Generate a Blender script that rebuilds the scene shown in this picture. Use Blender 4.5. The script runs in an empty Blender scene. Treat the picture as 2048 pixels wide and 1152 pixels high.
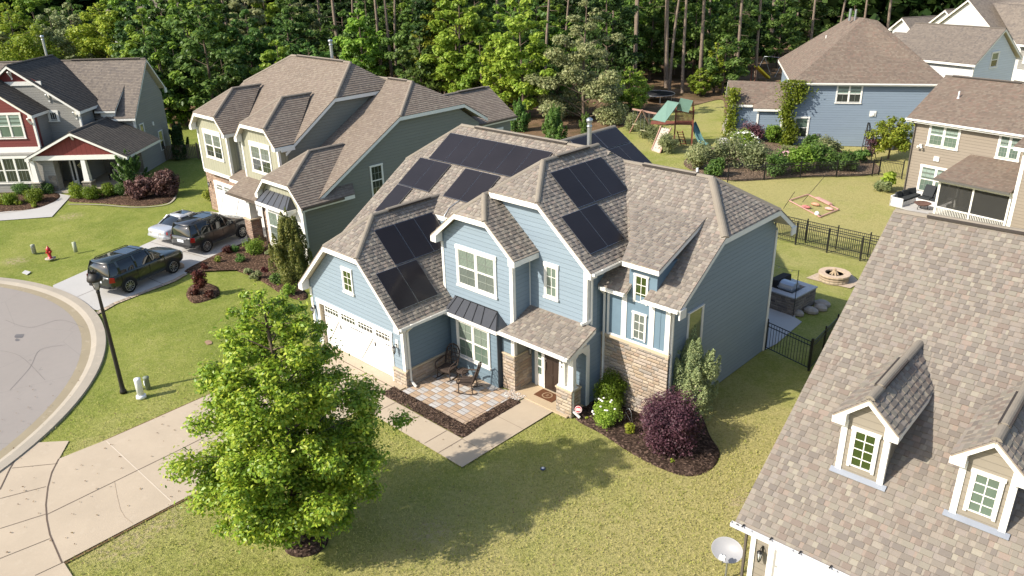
import bpy, bmesh, math, random
import numpy as np
from mathutils import Vector, Matrix
R = math.radians
SC = bpy.context.scene
COL = SC.collection

# ------------------------------------------------------------------ camera
CAM = Vector((0.0, 0.0, 16.0))
PITCH, YAW, ROLL, FPX = 0.4059, -0.7668, -0.026, 1570.5      # solved from the vanishing points of the houses
_cy, _sy, _cp, _sp = math.cos(YAW), math.sin(YAW), math.cos(PITCH), math.sin(PITCH)
FW = Vector((_sy*_cp, _cy*_cp, -_sp)); RT = Vector((_cy, -_sy, 0)); UP = RT.cross(FW)
RT, UP = math.cos(ROLL)*RT + math.sin(ROLL)*UP, -math.sin(ROLL)*RT + math.cos(ROLL)*UP
cam_d = bpy.data.cameras.new('camera'); cam = bpy.data.objects.new('camera', cam_d); COL.objects.link(cam)
cam_d.lens = FPX/2048*36; cam_d.sensor_width = 36; cam_d.clip_end = 1500; cam_d.clip_start = 0.1
cam.matrix_world = Matrix(((RT.x, UP.x, -FW.x, CAM.x), (RT.y, UP.y, -FW.y, CAM.y), (RT.z, UP.z, -FW.z, CAM.z), (0, 0, 0, 1)))
SC.camera = cam

# ------------------------------------------------------------------ sky, sun, exposure
SUN_AZ, SUN_EL = R(247), R(37)                               # direction towards the sun, counter-clockwise from +X
W = bpy.data.worlds.new('World'); SC.world = W; W.use_nodes = True
nt = W.node_tree; bg = nt.nodes['Background']; sky = nt.nodes.new('ShaderNodeTexSky')
sky.sky_type = 'NISHITA'; sky.sun_disc = False; sky.sun_elevation = SUN_EL; sky.sun_rotation = R(90) - SUN_AZ
sky.air_density = 1.0; sky.dust_density = 1.5; sky.ozone_density = 1.0
nt.links.new(sky.outputs[0], bg.inputs[0]); bg.inputs[1].default_value = 0.15
sd = bpy.data.lights.new('sun', 'SUN'); sd.energy = 4.7; sd.angle = R(0.6); sd.color = (1.0, 0.93, 0.82)
so = bpy.data.objects.new('sun', sd); COL.objects.link(so)
_d = Vector((math.cos(SUN_AZ)*math.cos(SUN_EL), math.sin(SUN_AZ)*math.cos(SUN_EL), math.sin(SUN_EL)))
so.rotation_euler = _d.to_track_quat('Z', 'Y').to_euler(); so.location = (-20, -20, 60)
SC.view_settings.view_transform = 'Standard'; SC.view_settings.look = 'None'
SC.view_settings.exposure = 0.62; SC.view_settings.gamma = 1.0
SC.render.engine = 'CYCLES'

# ------------------------------------------------------------------ placing on real planes
def ray(px, py): return ((px-1024)/FPX)*RT - ((py-576)/FPX)*UP + FW
def G(px, py, z=0.0):
    d = ray(px, py); return CAM + d*((z-CAM.z)/d.z)

# ------------------------------------------------------------------ naming
def tag(o, label=None, cat=None, group=None, kind=None):
    if label: o['label'] = label
    if cat: o['category'] = cat
    if group: o['group'] = group
    if kind: o['kind'] = kind
    return o
def thing(name, label, cat, loc=(0, 0, 0), rz=0.0, group=None):
    o = bpy.data.objects.new(name, None); COL.objects.link(o); o.location = loc; o.rotation_euler = (0, 0, rz)
    o.empty_display_size = 0.3
    return tag(o, label, cat, group)
KIDS = {}
def link(name, me, parent=None):
    o = bpy.data.objects.new(name, me); COL.objects.link(o)
    if parent: o.parent = parent; KIDS.setdefault(parent.name, []).append(o)
    return o
def copy_tree(o, parent=None, loc=None, rz=None, label=None, sc=None):
    c = o.copy(); COL.objects.link(c)
    if parent: c.parent = parent; KIDS.setdefault(parent.name, []).append(c)
    for ch in KIDS.get(o.name, []): copy_tree(ch, c)
    if loc is not None: c.location = loc
    if rz is not None: c.rotation_euler = (0, 0, rz)
    if label: c['label'] = label
    if sc is not None: c.scale = sc if hasattr(sc, '__len__') else (sc, sc, sc)
    return c

# ------------------------------------------------------------------ mesh building
def nrm(v): v = Vector(v); return v.normalized()
class MB:
    """collects shapes into one mesh; texture coordinates are in metres: along the horizontal and up the slope of each face"""
    def __init__(s): s.v = []; s.f = []; s.m = []; s.sm = []; s.mats = []; s.un = {}
    def mi(s, m):
        if m is None: return 0
        if m not in s.mats: s.mats.append(m)
        return s.mats.index(m)
    def face(s, pts, m=None, smooth=False):
        i = len(s.v); s.v += [tuple(p) for p in pts]; s.f.append(tuple(range(i, i+len(pts)))); s.m.append(s.mi(m)); s.sm.append(smooth); return s
    def mesh(s, vs, fs, m=None, smooth=False):
        i = len(s.v); s.v += [tuple(p) for p in vs]; k = s.mi(m)
        for f in fs: s.f.append(tuple(i+a for a in f)); s.m.append(k); s.sm.append(smooth)
        return s
    def box(s, c, d, m=None, rz=0.0, M=None):
        x, y, z = d[0]/2, d[1]/2, d[2]/2
        vs = [Vector((a*x, b*y, e*z)) for e in (-1, 1) for a, b in ((-1, -1), (1, -1), (1, 1), (-1, 1))]
        if M is None: M = Matrix.Rotation(rz, 3, 'Z')
        vs = [M @ v + Vector(c) for v in vs]
        return s.mesh(vs, [(3, 2, 1, 0), (4, 5, 6, 7), (0, 1, 5, 4), (1, 2, 6, 5), (2, 3, 7, 6), (3, 0, 4, 7)], m)
    def b2(s, a, b, m=None):
        return s.box([(a[i]+b[i])/2 for i in range(3)], [abs(b[i]-a[i]) for i in range(3)], m)
    def slab(s, pts, off, m=None):
        """polygon pts extruded by vector off"""
        a = [Vector(p) for p in pts]; o = Vector(off); b = [p+o for p in a]; n = len(a)
        nv = (a[1]-a[0]).cross(a[2]-a[0])
        if nv.dot(o) > 0: a.reverse(); b.reverse()
        vs = a + b
        fs = [tuple(range(n)), tuple(reversed(range(n, 2*n)))]
        fs += [((i+1) % n, i, n+i, n+(i+1) % n) for i in range(n)]
        return s.mesh(vs, fs, m)
    def bar(s, p, q, w, h=None, m=None, up=(0, 0, 1)):
        p, q = Vector(p), Vector(q); h = h or w; d = (q-p); L = d.length
        if L < 1e-6: return s
        d /= L; u = Vector(up)
        if abs(d.dot(u)) > .98: u = Vector((1, 0, 0))
        a = d.cross(u).normalized(); b = a.cross(d)
        M = Matrix((a, d, b)).transposed()
        return s.box((p+q)/2, (w, L, h), m, M=M)
    def tube(s, pts, r, n=8, m=None, smooth=True, cap=True):
        pts = [Vector(p) for p in pts]; rs = r if hasattr(r, '__len__') else [r]*len(pts); vs = []; fs = []
        for i, p in enumerate(pts):
            d = (pts[min(i+1, len(pts)-1)] - pts[max(i-1, 0)]).normalized()
            u = Vector((0, 0, 1)) if abs(d.z) < .95 else Vector((1, 0, 0))
            a = d.cross(u).normalized(); b = d.cross(a)
            for k in range(n):
                t = 2*math.pi*k/n; vs.append(p + (a*math.cos(t) + b*math.sin(t))*rs[i])
        for i in range(len(pts)-1):
            for k in range(n): fs.append((i*n+k, i*n+(k+1) % n, (i+1)*n+(k+1) % n, (i+1)*n+k))
        s.mesh(vs, fs, m, smooth)
        if cap:
            s.mesh([vs[k] for k in range(n)], [tuple(range(n))[::-1]], m); s.mesh(vs[-n:], [tuple(range(n))], m)
        return s
    def lathe(s, prof, c=(0, 0, 0), n=16, m=None, smooth=True, sx=1, sy=1):
        vs = []; fs = []
        for r, z in prof:
            for k in range(n):
                t = 2*math.pi*k/n; vs.append((c[0]+r*math.cos(t)*sx, c[1]+r*math.sin(t)*sy, c[2]+z))
        for i in range(len(prof)-1):
            for k in range(n): fs.append((i*n+k, i*n+(k+1) % n, (i+1)*n+(k+1) % n, (i+1)*n+k))
        if prof[0][0] > 1e-4: fs.append(tuple(range(n))[::-1])
        if prof[-1][0] > 1e-4: fs.append(tuple(range((len(prof)-1)*n, len(prof)*n)))
        return s.mesh(vs, fs, m, smooth)
    def build(s, name, mat=None, parent=None, bevel=0.0, uv=True):
        me = bpy.data.meshes.new(name)
        if not s.v: s.face([(0, 0, -5), (0.01, 0, -5), (0, .01, -5)])
        me.from_pydata(s.v, [], s.f)
        mats = s.mats or [mat]
        for k in mats: me.materials.append(k)
        if s.mats: me.polygons.foreach_set('material_index', s.m)
        me.polygons.foreach_set('use_smooth', s.sm)
        if uv: auto_uv(me, s.un)
        o = link(name, me, parent)
        if bevel:
            b = o.modifiers.new('bevel', 'BEVEL'); b.width = bevel; b.segments = 2; b.limit_method = 'ANGLE'
        return o
def auto_uv(me, un={}):
    uvl = me.uv_layers.new(name='UVMap'); co = me.vertices
    data = [0.0]*(2*len(me.loops))
    for p in me.polygons:
        n = un.get(p.index) or p.normal
        if abs(n.z) > .999: t = Vector((1, 0, 0)); b = Vector((0, 1, 0))
        else:
            t = Vector((-n.y, n.x, 0)).normalized(); b = n.cross(t)
        for li in p.loop_indices:
            c = co[me.loops[li].vertex_index].co
            data[2*li] = c.dot(t); data[2*li+1] = c.dot(b)
    uvl.data.foreach_set('uv', data)
def np_mesh(name, V, F, mats, mi=None, smooth=False, attr=None):
    """mesh from arrays, all faces with the same corner count"""
    me = bpy.data.meshes.new(name); V = np.asarray(V, np.float32); F = np.asarray(F, np.int32); k = F.shape[1]
    me.vertices.add(len(V)); me.vertices.foreach_set('co', V.ravel())
    me.loops.add(F.size); me.loops.foreach_set('vertex_index', F.ravel())
    me.polygons.add(len(F)); me.polygons.foreach_set('loop_start', np.arange(0, F.size, k, dtype=np.int32))
    me.polygons.foreach_set('loop_total', np.full(len(F), k, np.int32))
    for m in mats: me.materials.append(m)
    if mi is not None: me.polygons.foreach_set('material_index', np.asarray(mi, np.int32))
    if smooth: me.polygons.foreach_set('use_smooth', np.ones(len(F), bool))
    me.update(calc_edges=True); me.validate(); return me

# ------------------------------------------------------------------ material building
class NG:
    def __init__(s, name, rough=.7, spec=.3, metal=0.0):
        s.m = bpy.data.materials.new(name); s.m.use_nodes = True; s.t = s.m.node_tree; s.b = s.t.nodes['Principled BSDF']
        s.b.inputs['Roughness'].default_value = rough; s.b.inputs['Specular IOR Level'].default_value = spec
        s.b.inputs['Metallic'].default_value = metal
    def n(s, typ, **kw):
        o = s.t.nodes.new('ShaderNode'+typ)
        for k, v in kw.items(): setattr(o, k, v)
        return o
    def l(s, a, b): s.t.links.new(a, b)
    def val(s, x, sock):
        if isinstance(x, (int, float)): sock.default_value = x
        elif isinstance(x, tuple): sock.default_value = x if len(x) == 4 else (*x, 1) if sock.type == 'RGBA' else x
        else: s.l(x, sock)
    def math(s, op, a, b=0.0, c=0.0, clamp=False):
        o = s.n('Math', operation=op, use_clamp=clamp); s.val(a, o.inputs[0]); s.val(b, o.inputs[1]); s.val(c, o.inputs[2]); return o.outputs[0]
    def uv(s): 
        if not hasattr(s, '_uv'):
            u = s.n('UVMap'); q = s.n('SeparateXYZ'); s.l(u.outputs[0], q.inputs[0]); s._uv = (u.outputs[0], q.outputs[0], q.outputs[1])
        return s._uv
    def pos(s):
        if not hasattr(s, '_p'): s._p = s.n('NewGeometry').outputs['Position']
        return s._p
    def comb(s, x, y, z=0.0):
        o = s.n('CombineXYZ'); s.val(x, o.inputs[0]); s.val(y, o.inputs[1]); s.val(z, o.inputs[2]); return o.outputs[0]
    def noise(s, scale, detail=3, rough=.55, vec=None, dist=0.0, dim='3D'):
        o = s.n('TexNoise', noise_dimensions=dim); s.l(vec or s.pos(), o.inputs['Vector']); o.inputs['Scale'].default_value = scale
        o.inputs['Detail'].default_value = detail; o.inputs['Roughness'].default_value = rough; o.inputs['Distortion'].default_value = dist
        return o.outputs[0]
    def white(s, vec, dim='3D'):
        o = s.n('TexWhiteNoise', noise_dimensions=dim); s.l(vec, o.inputs['Vector']); return o.outputs['Value']
    def ramp(s, fac, stops, interp='LINEAR'):
        o = s.n('ValToRGB'); o.color_ramp.interpolation = interp; e = o.color_ramp.elements
        while len(e) < len(stops): e.new(.5)
        for k, (p, c) in enumerate(stops): e[k].position = p; e[k].color = (*c, 1) if len(c) == 3 else c
        s.val(fac, o.inputs[0]); return o.outputs[0]
    def mix(s, fac, a, b, typ='MIX'):
        o = s.n('Mix', data_type='RGBA', blend_type=typ); s.val(fac, o.inputs[0]); s.val(a, o.inputs[6]); s.val(b, o.inputs[7]); return o.outputs[2]
    def bump(s, h, dist=.01, strength=1.0):
        o = s.n('Bump'); o.inputs['Strength'].default_value = strength; o.inputs['Distance'].default_value = dist; s.l(h, o.inputs['Height'])
        s.l(o.outputs[0], s.b.inputs['Normal']); return o
    def col(s, c): s.val(c, s.b.inputs['Base Color']); return s
def shade(c, k): return tuple(min(1, x*k) for x in c)
_simple = {}
def M(name, c, rough=.6, spec=.3, metal=0.0, var=.06, scale=3.0):
    if name in _simple: return _simple[name]
    g = NG(name, rough, spec, metal)
    if var: g.col(g.mix(g.math('MULTIPLY', g.noise(scale, 4), 1.0), shade(c, 1-2*var), shade(c, 1+2*var)))
    else: g.col(c)
    _simple[name] = g.m; return g.m

def m_siding(name, c, lap=.18):
    g = NG(name, .55, .3); uv, u, v = g.uv()
    f = g.math('FRACT', g.math('DIVIDE', v, lap))
    row = g.math('FLOOR', g.math('DIVIDE', v, lap)); cell = g.math('FLOOR', g.math('DIVIDE', g.math('ADD', u, g.math('MULTIPLY', row, 1.37)), 3.6))
    w = g.white(g.comb(row, cell)); nz = g.noise(.7, 4); fine = g.noise(18, 3, vec=g.comb(u, g.math('MULTIPLY', v, 4.0)))
    k = g.math('ADD', g.math('MULTIPLY', w, .08), g.math('ADD', g.math('MULTIPLY', nz, .10), g.math('MULTIPLY', fine, .08)))
    c1 = g.mix(k, shade(c, .86), shade(c, 1.5))
    line = g.math('LESS_THAN', f, .075)  # lap shadow painted in: dark line along each board's lower edge
    # faint pale scuffs on the boards
    sc = g.math('GREATER_THAN', g.noise(3.0, 3, vec=g.comb(u, g.math('MULTIPLY', v, 5.0))), .73)
    c1 = g.mix(g.math('MULTIPLY', sc, .25), c1, shade(c, 1.9))
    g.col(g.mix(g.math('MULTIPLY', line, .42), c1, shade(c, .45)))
    h = g.math('SUBTRACT', 1.0, f); g.bump(h, .016, .9); return g.m
def m_batten(name, c, gap=.3):
    g = NG(name, .6, .25); uv, u, v = g.uv()
    f = g.math('FRACT', g.math('DIVIDE', u, gap)); b = g.math('LESS_THAN', f, .16)
    edge = g.math('LESS_THAN', g.math('ABSOLUTE', g.math('SUBTRACT', f, .19)), .03)
    nz = g.noise(1.3, 4); c1 = g.mix(nz, shade(c, .9), shade(c, 1.12)); g.col(g.mix(g.math('MULTIPLY', edge, .5), c1, shade(c, .35)))
    g.bump(b, .02, .8); return g.m
ROW = .15
def m_shingle(name, pal, tab=.155, row=ROW, dark=.12, contrast=1.0):
    """architectural asphalt shingles: random tabs in rows, butt edge of each row cast by a bump"""
    g = NG(name, .92, .12); uv, u, v = g.uv()
    vr = g.math('DIVIDE', v, row); rw = g.math('FLOOR', vr); f = g.math('FRACT', vr)
    ro = g.white(g.comb(rw, 3.7, 1.1)); uu = g.math('ADD', g.math('DIVIDE', u, tab), g.math('MULTIPLY', ro, 7.0))
    # tabs of uneven width
    uu = g.math('ADD', uu, g.math('MULTIPLY', g.math('SINE', g.math('MULTIPLY', uu, 2.1)), .22))
    ci = g.math('FLOOR', uu); fu = g.math('FRACT', uu)
    w1 = g.white(g.comb(ci, rw, .3)); w2 = g.white(g.comb(ci, rw, 5.3))
    n = len(pal); stops = [(i/n, c) for i, c in enumerate(pal)]
    c = g.ramp(w1, stops, 'CONSTANT')
    gr = g.noise(60, 2); big = g.noise(.35, 3)
    # raised tabs alternate with the flat base course
    base = g.ramp(g.white(g.comb(rw, g.math('FLOOR', g.math('DIVIDE', uu, 5.0)), 8.8)), [(0, pal[0]), (.4, pal[3]), (.75, shade(pal[1], .92))], 'CONSTANT')
    c = g.mix(g.math('MULTIPLY', g.math('LESS_THAN', g.white(g.comb(ci, rw, 2.9)), .38), .9), c, base)
    c = g.mix(g.math('MULTIPLY', g.math('SUBTRACT', gr, .25), .55), c, shade(pal[0], 1.9), 'MIX')
    c = g.mix(g.math('MULTIPLY', big, .25), c, shade(pal[1], .8))
    # butt shade painted as a thin dark line, stronger on the doubled tabs
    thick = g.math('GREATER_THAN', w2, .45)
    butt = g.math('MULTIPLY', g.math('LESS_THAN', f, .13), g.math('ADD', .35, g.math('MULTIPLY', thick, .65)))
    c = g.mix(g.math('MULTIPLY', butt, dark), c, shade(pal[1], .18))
    g.col(c)
    h = g.math('ADD', g.math('SUBTRACT', 1.0, f), g.math('MULTIPLY', thick, .55)); h = g.math('ADD', h, g.math('MULTIPLY', gr, .15))
    g.bump(h, .022, 1.0); return g.m
def m_stone(name, pal, mortar=(.30, .26, .21), w=.36, hgt=.14):
    g = NG(name, .85, .2); uv, u, v = g.uv()
    u2 = g.math('ADD', u, g.math('MULTIPLY', g.noise(4, 2), .04)); v2 = g.math('ADD', v, g.math('MULTIPLY', g.noise(3, 2), .05))
    vr = g.math('DIVIDE', v2, hgt); rw = g.math('FLOOR', vr); f = g.math('FRACT', vr)
    ro = g.white(g.comb(rw, 9.1, 2.2)); uu = g.math('ADD', g.math('DIVIDE', u2, w), g.math('MULTIPLY', ro, 5.0))
    uu = g.math('ADD', uu, g.math('MULTIPLY', g.math('SINE', g.math('MULTIPLY', uu, 1.9)), .3)); ci = g.math('FLOOR', uu); fu = g.math('FRACT', uu)
    w1 = g.white(g.comb(ci, rw, .7)); n = len(pal); c = g.ramp(w1, [(i/n, x) for i, x in enumerate(pal)], 'CONSTANT')
    c = g.mix(g.math('MULTIPLY', g.noise(14, 4), .6), c, shade(pal[0], .55))
    eu = g.math('MINIMUM', fu, g.math('SUBTRACT', 1.0, fu)); ev = g.math('MINIMUM', f, g.math('SUBTRACT', 1.0, f))
    e = g.math('MINIMUM', g.math('MULTIPLY', eu, w/hgt), ev); j = g.math('LESS_THAN', e, .06)
    c = g.mix(g.math('MULTIPLY', j, .8), c, mortar); g.col(c)
    h = g.math('ADD', g.math('MINIMUM', g.math('MULTIPLY', e, 4.0), 1.0), g.math('ADD', g.math('MULTIPLY', w1, .9), g.math('MULTIPLY', g.noise(9, 4), .8)))
    g.bump(h, .03, .9); return g.m
def m_concrete(name, c, var=.18, stain=(.5, .42, .32)):
    g = NG(name, .85, .25); n1 = g.noise(.6, 5, .6); n2 = g.noise(9, 5, .65); n3 = g.noise(120, 2)
    k = g.mix(n1, shade(c, 1-var), shade(c, 1+var)); k = g.mix(g.math('MULTIPLY', g.math('GREATER_THAN', g.noise(2.2, 5, .7), .60), .28), k, stain)
    k = g.mix(g.math('MULTIPLY', n2, .3), k, shade(c, .8)); k = g.mix(g.math('MULTIPLY', n3, .16), k, shade(c, .55)); g.col(k); g.bump(n3, .004, .5); return g.m
def m_leaf(name, pal, trans=.42, rough=.5, spec=.3):
    """leaf colours vary from leaf to leaf and from clump to clump"""
    g = NG(name, rough, spec); r = g.n('NewGeometry').outputs['Random Per Island']; oi = g.n('ObjectInfo').outputs['Random']
    n = len(pal); c = g.ramp(g.math('ADD', g.math('MULTIPLY', r, .62), g.math('MULTIPLY', g.noise(.9, 2), .42)), [(i/(n-1), x) for i, x in enumerate(pal)])
    h = g.n('HueSaturation'); g.l(c, h.inputs['Color']); g.val(g.math('ADD', .485, g.math('MULTIPLY', oi, .03)), h.inputs['Hue'])
    g.val(g.math('ADD', .8, g.math('MULTIPLY', g.math('FRACT', g.math('MULTIPLY', oi, 7.31)), .45)), h.inputs['Value']); g.col(h.outputs[0])
    tr = g.n('BsdfTranslucent'); g.l(h.outputs[0], tr.inputs[0]); mx = g.n('MixShader'); mx.inputs[0].default_value = trans
    out = g.t.nodes['Material Output']; g.l(g.b.outputs[0], mx.inputs[1]); g.l(tr.outputs[0], mx.inputs[2]); g.l(mx.outputs[0], out.inputs[0]); return g.m
def m_bark(name, c):
    g = NG(name, .9, .1); p = g.n('Mapping'); g.l(g.pos(), p.inputs[0]); p.inputs['Scale'].default_value = (6, 6, 1.2); n = g.noise(3, 5, .7, vec=p.outputs[0])
    g.col(g.ramp(n, [(.3, shade(c, .45)), (.55, c), (.75, shade(c, 1.6))])); g.bump(n, .04, .9); return g.m
def m_glass(name, c, rough=.04):
    g = NG(name, rough, .7); g.col(g.mix(g.noise(1.1, 3), shade(c, .6), shade(c, 1.5))); g.b.inputs['Coat Weight'].default_value = .6; g.b.inputs['Coat Roughness'].default_value = .02
    n = g.noise(1.5, 2); g.bump(n, .004, .25); return g.m
def m_blind(name, c, gap=.05, dark=(.04, .06, .05)):
    """slatted blind close behind the glass"""
    g = NG(name, .35, .4); uv, u, v = g.uv(); f = g.math('FRACT', g.math('DIVIDE', v, gap)); k = g.math('LESS_THAN', f, .38)
    g.col(g.mix(k, g.mix(g.noise(2, 3), shade(c, .75), shade(c, 1.2)), dark)); g.b.inputs['Coat Weight'].default_value = 1.0; g.b.inputs['Coat Roughness'].default_value = .03; return g.m
def m_solar():
    g = NG('solar_glass', .34, .18); uv, u, v = g.uv()
    a = g.math('LESS_THAN', g.math('FRACT', g.math('DIVIDE', u, .158)), .03); b = g.math('LESS_THAN', g.math('FRACT', g.math('DIVIDE', v, .158)), .03)
    c = g.math('LESS_THAN', g.math('FRACT', g.math('DIVIDE', u, .0395)), .12); k = g.math('ADD', g.math('MAXIMUM', a, b), g.math('MULTIPLY', c, .35), clamp=True)
    g.col(g.mix(g.math('MULTIPLY', k, .5), g.mix(g.noise(.7, 2), (.013, .011, .012), (.023, .020, .022)), (.035, .034, .040)))
    g.b.inputs['Coat Weight'].default_value = .12; g.b.inputs['Coat Roughness'].default_value = .08; return g.m
def m_lawn():
    """turf: green to straw by lot, blotches, thin tufts and a few worn patches"""
    g = NG('lawn_grass', .95, .08); P = g.pos(); q = g.n('SeparateXYZ'); g.l(P, q.inputs[0]); x, y = q.outputs[0], q.outputs[1]
    big = g.noise(.16, 4, .6); mid = g.noise(.75, 5, .7, dist=.4); small = g.noise(4.5, 5, .75, dist=.8); tuft = g.noise(11, 4, .75, dist=.6); fine = g.noise(30, 3, .7)
    def sstep(v, a, b): o = g.n('MapRange', interpolation_type='SMOOTHSTEP'); g.l(v, o.inputs[0]); o.inputs[1].default_value = a; o.inputs[2].default_value = b; return o.outputs[0]
    dry = g.math('MAXIMUM', sstep(y, 40, 48), g.math('MULTIPLY', sstep(x, -17, -11), g.math('SUBTRACT', 1.0, sstep(y, 22, 27))))     # the back lots and the front corner get less water
    lush = g.math('MULTIPLY', g.math('SUBTRACT', 1.0, sstep(x, -31, -27)), .35)
    k = g.math('ADD', g.math('ADD', g.math('MULTIPLY', big, .8), g.math('MULTIPLY', mid, .55)), g.math('SUBTRACT', g.math('MULTIPLY', dry, .26), g.math('MULTIPLY', lush, .55)))
    c = g.ramp(k, [(.40, LAWN[0]), (.58, LAWN[1]), (.74, LAWN[2]), (.92, LAWN[3])])
    c = g.mix(g.math('MULTIPLY', g.ramp(small, [(.48, (0, 0, 0)), (.74, (1, 1, 1))]), .38), c, LAWN[4])
    c = g.mix(g.math('MULTIPLY', g.ramp(small, [(.28, (1, 1, 1)), (.46, (0, 0, 0))]), .32), c, shade(LAWN[0], .9))
    for px, py, r in ((250, 1085, 1.3), (330, 1040, .9), (140, 432, 1.2), (1500, 1010, 1.1), (90, 620, .2), (860, 1060, .9), (30, 520, 1.0)):
        p = G(px, py); d = g.n('VectorMath', operation='DISTANCE'); g.l(P, d.inputs[0]); d.inputs[1].default_value = tuple(p); w = g.math('SUBTRACT', 1.0, sstep(d.outputs['Value'], r*.2, r)); w = g.math('MULTIPLY', w, g.ramp(g.noise(5, 4, .7), [(.42, (0, 0, 0)), (.6, (1, 1, 1))])); c = g.mix(g.math('MULTIPLY', w, .75), c, (.44, .34, .22))
    t = g.math('ADD', g.math('MULTIPLY', tuft, .65), g.math('MULTIPLY', fine, .45)); c = g.mix(g.math('MULTIPLY', g.ramp(t, [(.42, (1, 1, 1)), (.58, (0, 0, 0))]), .55), c, shade(LAWN[0], .5)); c = g.mix(g.math('MULTIPLY', g.ramp(t, [(.60, (0, 0, 0)), (.78, (1, 1, 1))]), .5), c, shade(LAWN[4], 1.15))
    g.col(c); h = g.math('ADD', t, g.math('ADD', g.math('MULTIPLY', mid, .6), g.math('MULTIPLY', small, .5))); g.bump(h, .09, .85); return g.m
LAWN = [(.175, .215, .038), (.255, .275, .062), (.335, .325, .105), (.40, .35, .14), (.42, .365, .17)]
# ================================================================== materials of the houses
WHITE = M('white_trim', (.74, .72, .66), .45, .35, var=.03)
MUNT = M('grille_between_panes', (.20, .22, .19), .4, .4, var=.02)
PWHITE = M('white_door_paint', (.80, .79, .76), .4, .4, var=.02)
SOFFIT = M('soffit_paint', (.66, .60, .48), .6, .2, var=.03)
BLACK = M('black_metal', (.012, .012, .013), .4, .5, var=.05)
CHAR = M('charcoal_standing_seam', (.05, .052, .058), .38, .5, var=.08)
GALV = M('galvanised', (.42, .44, .46), .35, .5, .8, var=.06)
PIPE = M('white_pipe', (.75, .75, .74), .4, .4, var=.02)
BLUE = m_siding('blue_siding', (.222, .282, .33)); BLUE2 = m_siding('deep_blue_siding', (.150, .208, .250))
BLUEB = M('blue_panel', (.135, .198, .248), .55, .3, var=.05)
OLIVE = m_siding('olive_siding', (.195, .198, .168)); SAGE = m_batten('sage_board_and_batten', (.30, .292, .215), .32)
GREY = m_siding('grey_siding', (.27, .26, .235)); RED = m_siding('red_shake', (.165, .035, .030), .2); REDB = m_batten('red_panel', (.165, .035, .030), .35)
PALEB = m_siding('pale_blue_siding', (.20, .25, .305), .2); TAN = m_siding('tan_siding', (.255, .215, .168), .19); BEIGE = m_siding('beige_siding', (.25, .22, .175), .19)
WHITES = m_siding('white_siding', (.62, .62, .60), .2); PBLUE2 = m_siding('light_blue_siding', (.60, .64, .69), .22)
SH_MAIN = m_shingle('weathered_shingle', [(0.215, 0.184, 0.154), (0.285, 0.248, 0.204), (0.186, 0.163, 0.140), (0.244, 0.210, 0.174), (0.265, 0.206, 0.170), (0.320, 0.286, 0.228), (0.227, 0.198, 0.170)])
SH_BROWN = m_shingle('mixed_brown_shingle', [(0.217, 0.184, 0.152), (0.261, 0.229, 0.185), (0.194, 0.170, 0.146), (0.235, 0.201, 0.165), (0.246, 0.188, 0.152), (0.283, 0.257, 0.200), (0.225, 0.197, 0.170), (0.217, 0.184, 0.161)], .145, ROW, .12)
SH_GREEN = m_shingle('taupe_shingle', [(0.179, 0.142, 0.112), (0.226, 0.186, 0.147), (0.164, 0.134, 0.109), (0.202, 0.163, 0.132), (0.236, 0.198, 0.155)])
SH_GREY = m_shingle('grey_brown_shingle', [(0.154, 0.130, 0.110), (0.209, 0.176, 0.143), (0.127, 0.110, 0.099), (0.182, 0.154, 0.127)])
SH_DARK = m_shingle('charcoal_shingle', [(0.072, 0.064, 0.056), (0.098, 0.086, 0.073), (0.058, 0.052, 0.046), (0.085, 0.075, 0.064)], dark=.4)
SH_TAN = m_shingle('brown_shingle', [(0.151, 0.115, 0.090), (0.206, 0.167, 0.129), (0.128, 0.101, 0.083), (0.178, 0.138, 0.109), (0.190, 0.129, 0.101)])
STONE = m_stone('ledge_stone', [(.40, .31, .22), (.50, .41, .31), (.33, .26, .20), (.46, .38, .30), (.38, .28, .21), (.30, .27, .24), (.43, .36, .30)])
STONE2 = m_stone('brick_stone', [(.36, .24, .17), (.44, .31, .23), (.30, .19, .14), (.40, .29, .22), (.24, .17, .14)], w=.30, hgt=.12)
STONE3 = m_stone('grey_stone', [(.24, .21, .17), (.32, .28, .22), (.18, .16, .14), (.28, .23, .18)])
CAPST = M('stone_cap', (.46, .38, .27), .8, .2, var=.08)
GL_DARK = m_glass('dark_window_glass', (.030, .035, .030)); GL_GREEN = m_glass('green_tinted_glass', (.030, .048, .012)); GL_SAGE = m_glass('sage_window_glass', (.10, .14, .11))
GL_REFL = m_glass('reflecting_window_glass', (.13, .15, .09))
BLIND = m_blind('blind_behind_glass', (.25, .30, .24)); BLIND2 = m_blind('shaded_blind', (.17, .19, .165)); CURT = m_blind('pale_curtain', (.24, .31, .27), .3, (.09, .12, .10))
SOLAR = m_solar(); ALU = M('aluminium', (.32, .33, .35), .3, .5, .9, var=.02)
def capm(name, c):
    g = NG(name, .95, .1); n = g.noise(2.5, 5, .7); n2 = g.noise(50, 2); g.col(g.mix(g.math('MULTIPLY', n2, .4), g.mix(n, shade(c, .78), shade(c, 1.2)), shade(c, .5))); g.bump(n2, .01, .6); return g.m
CAP_MAIN = capm('ridge_cap_brown', (.255, .222, .178)); CAP_GREEN = capm('ridge_cap_taupe', (.25, .212, .17)); CAP_GREY = capm('ridge_cap_grey', (.14, .12, .10)); CAP_DARK = capm('ridge_cap_charcoal', (.05, .045, .04))
VENTM = M('ridge_vent', (.055, .047, .042), .9, .1, var=.1)

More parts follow.
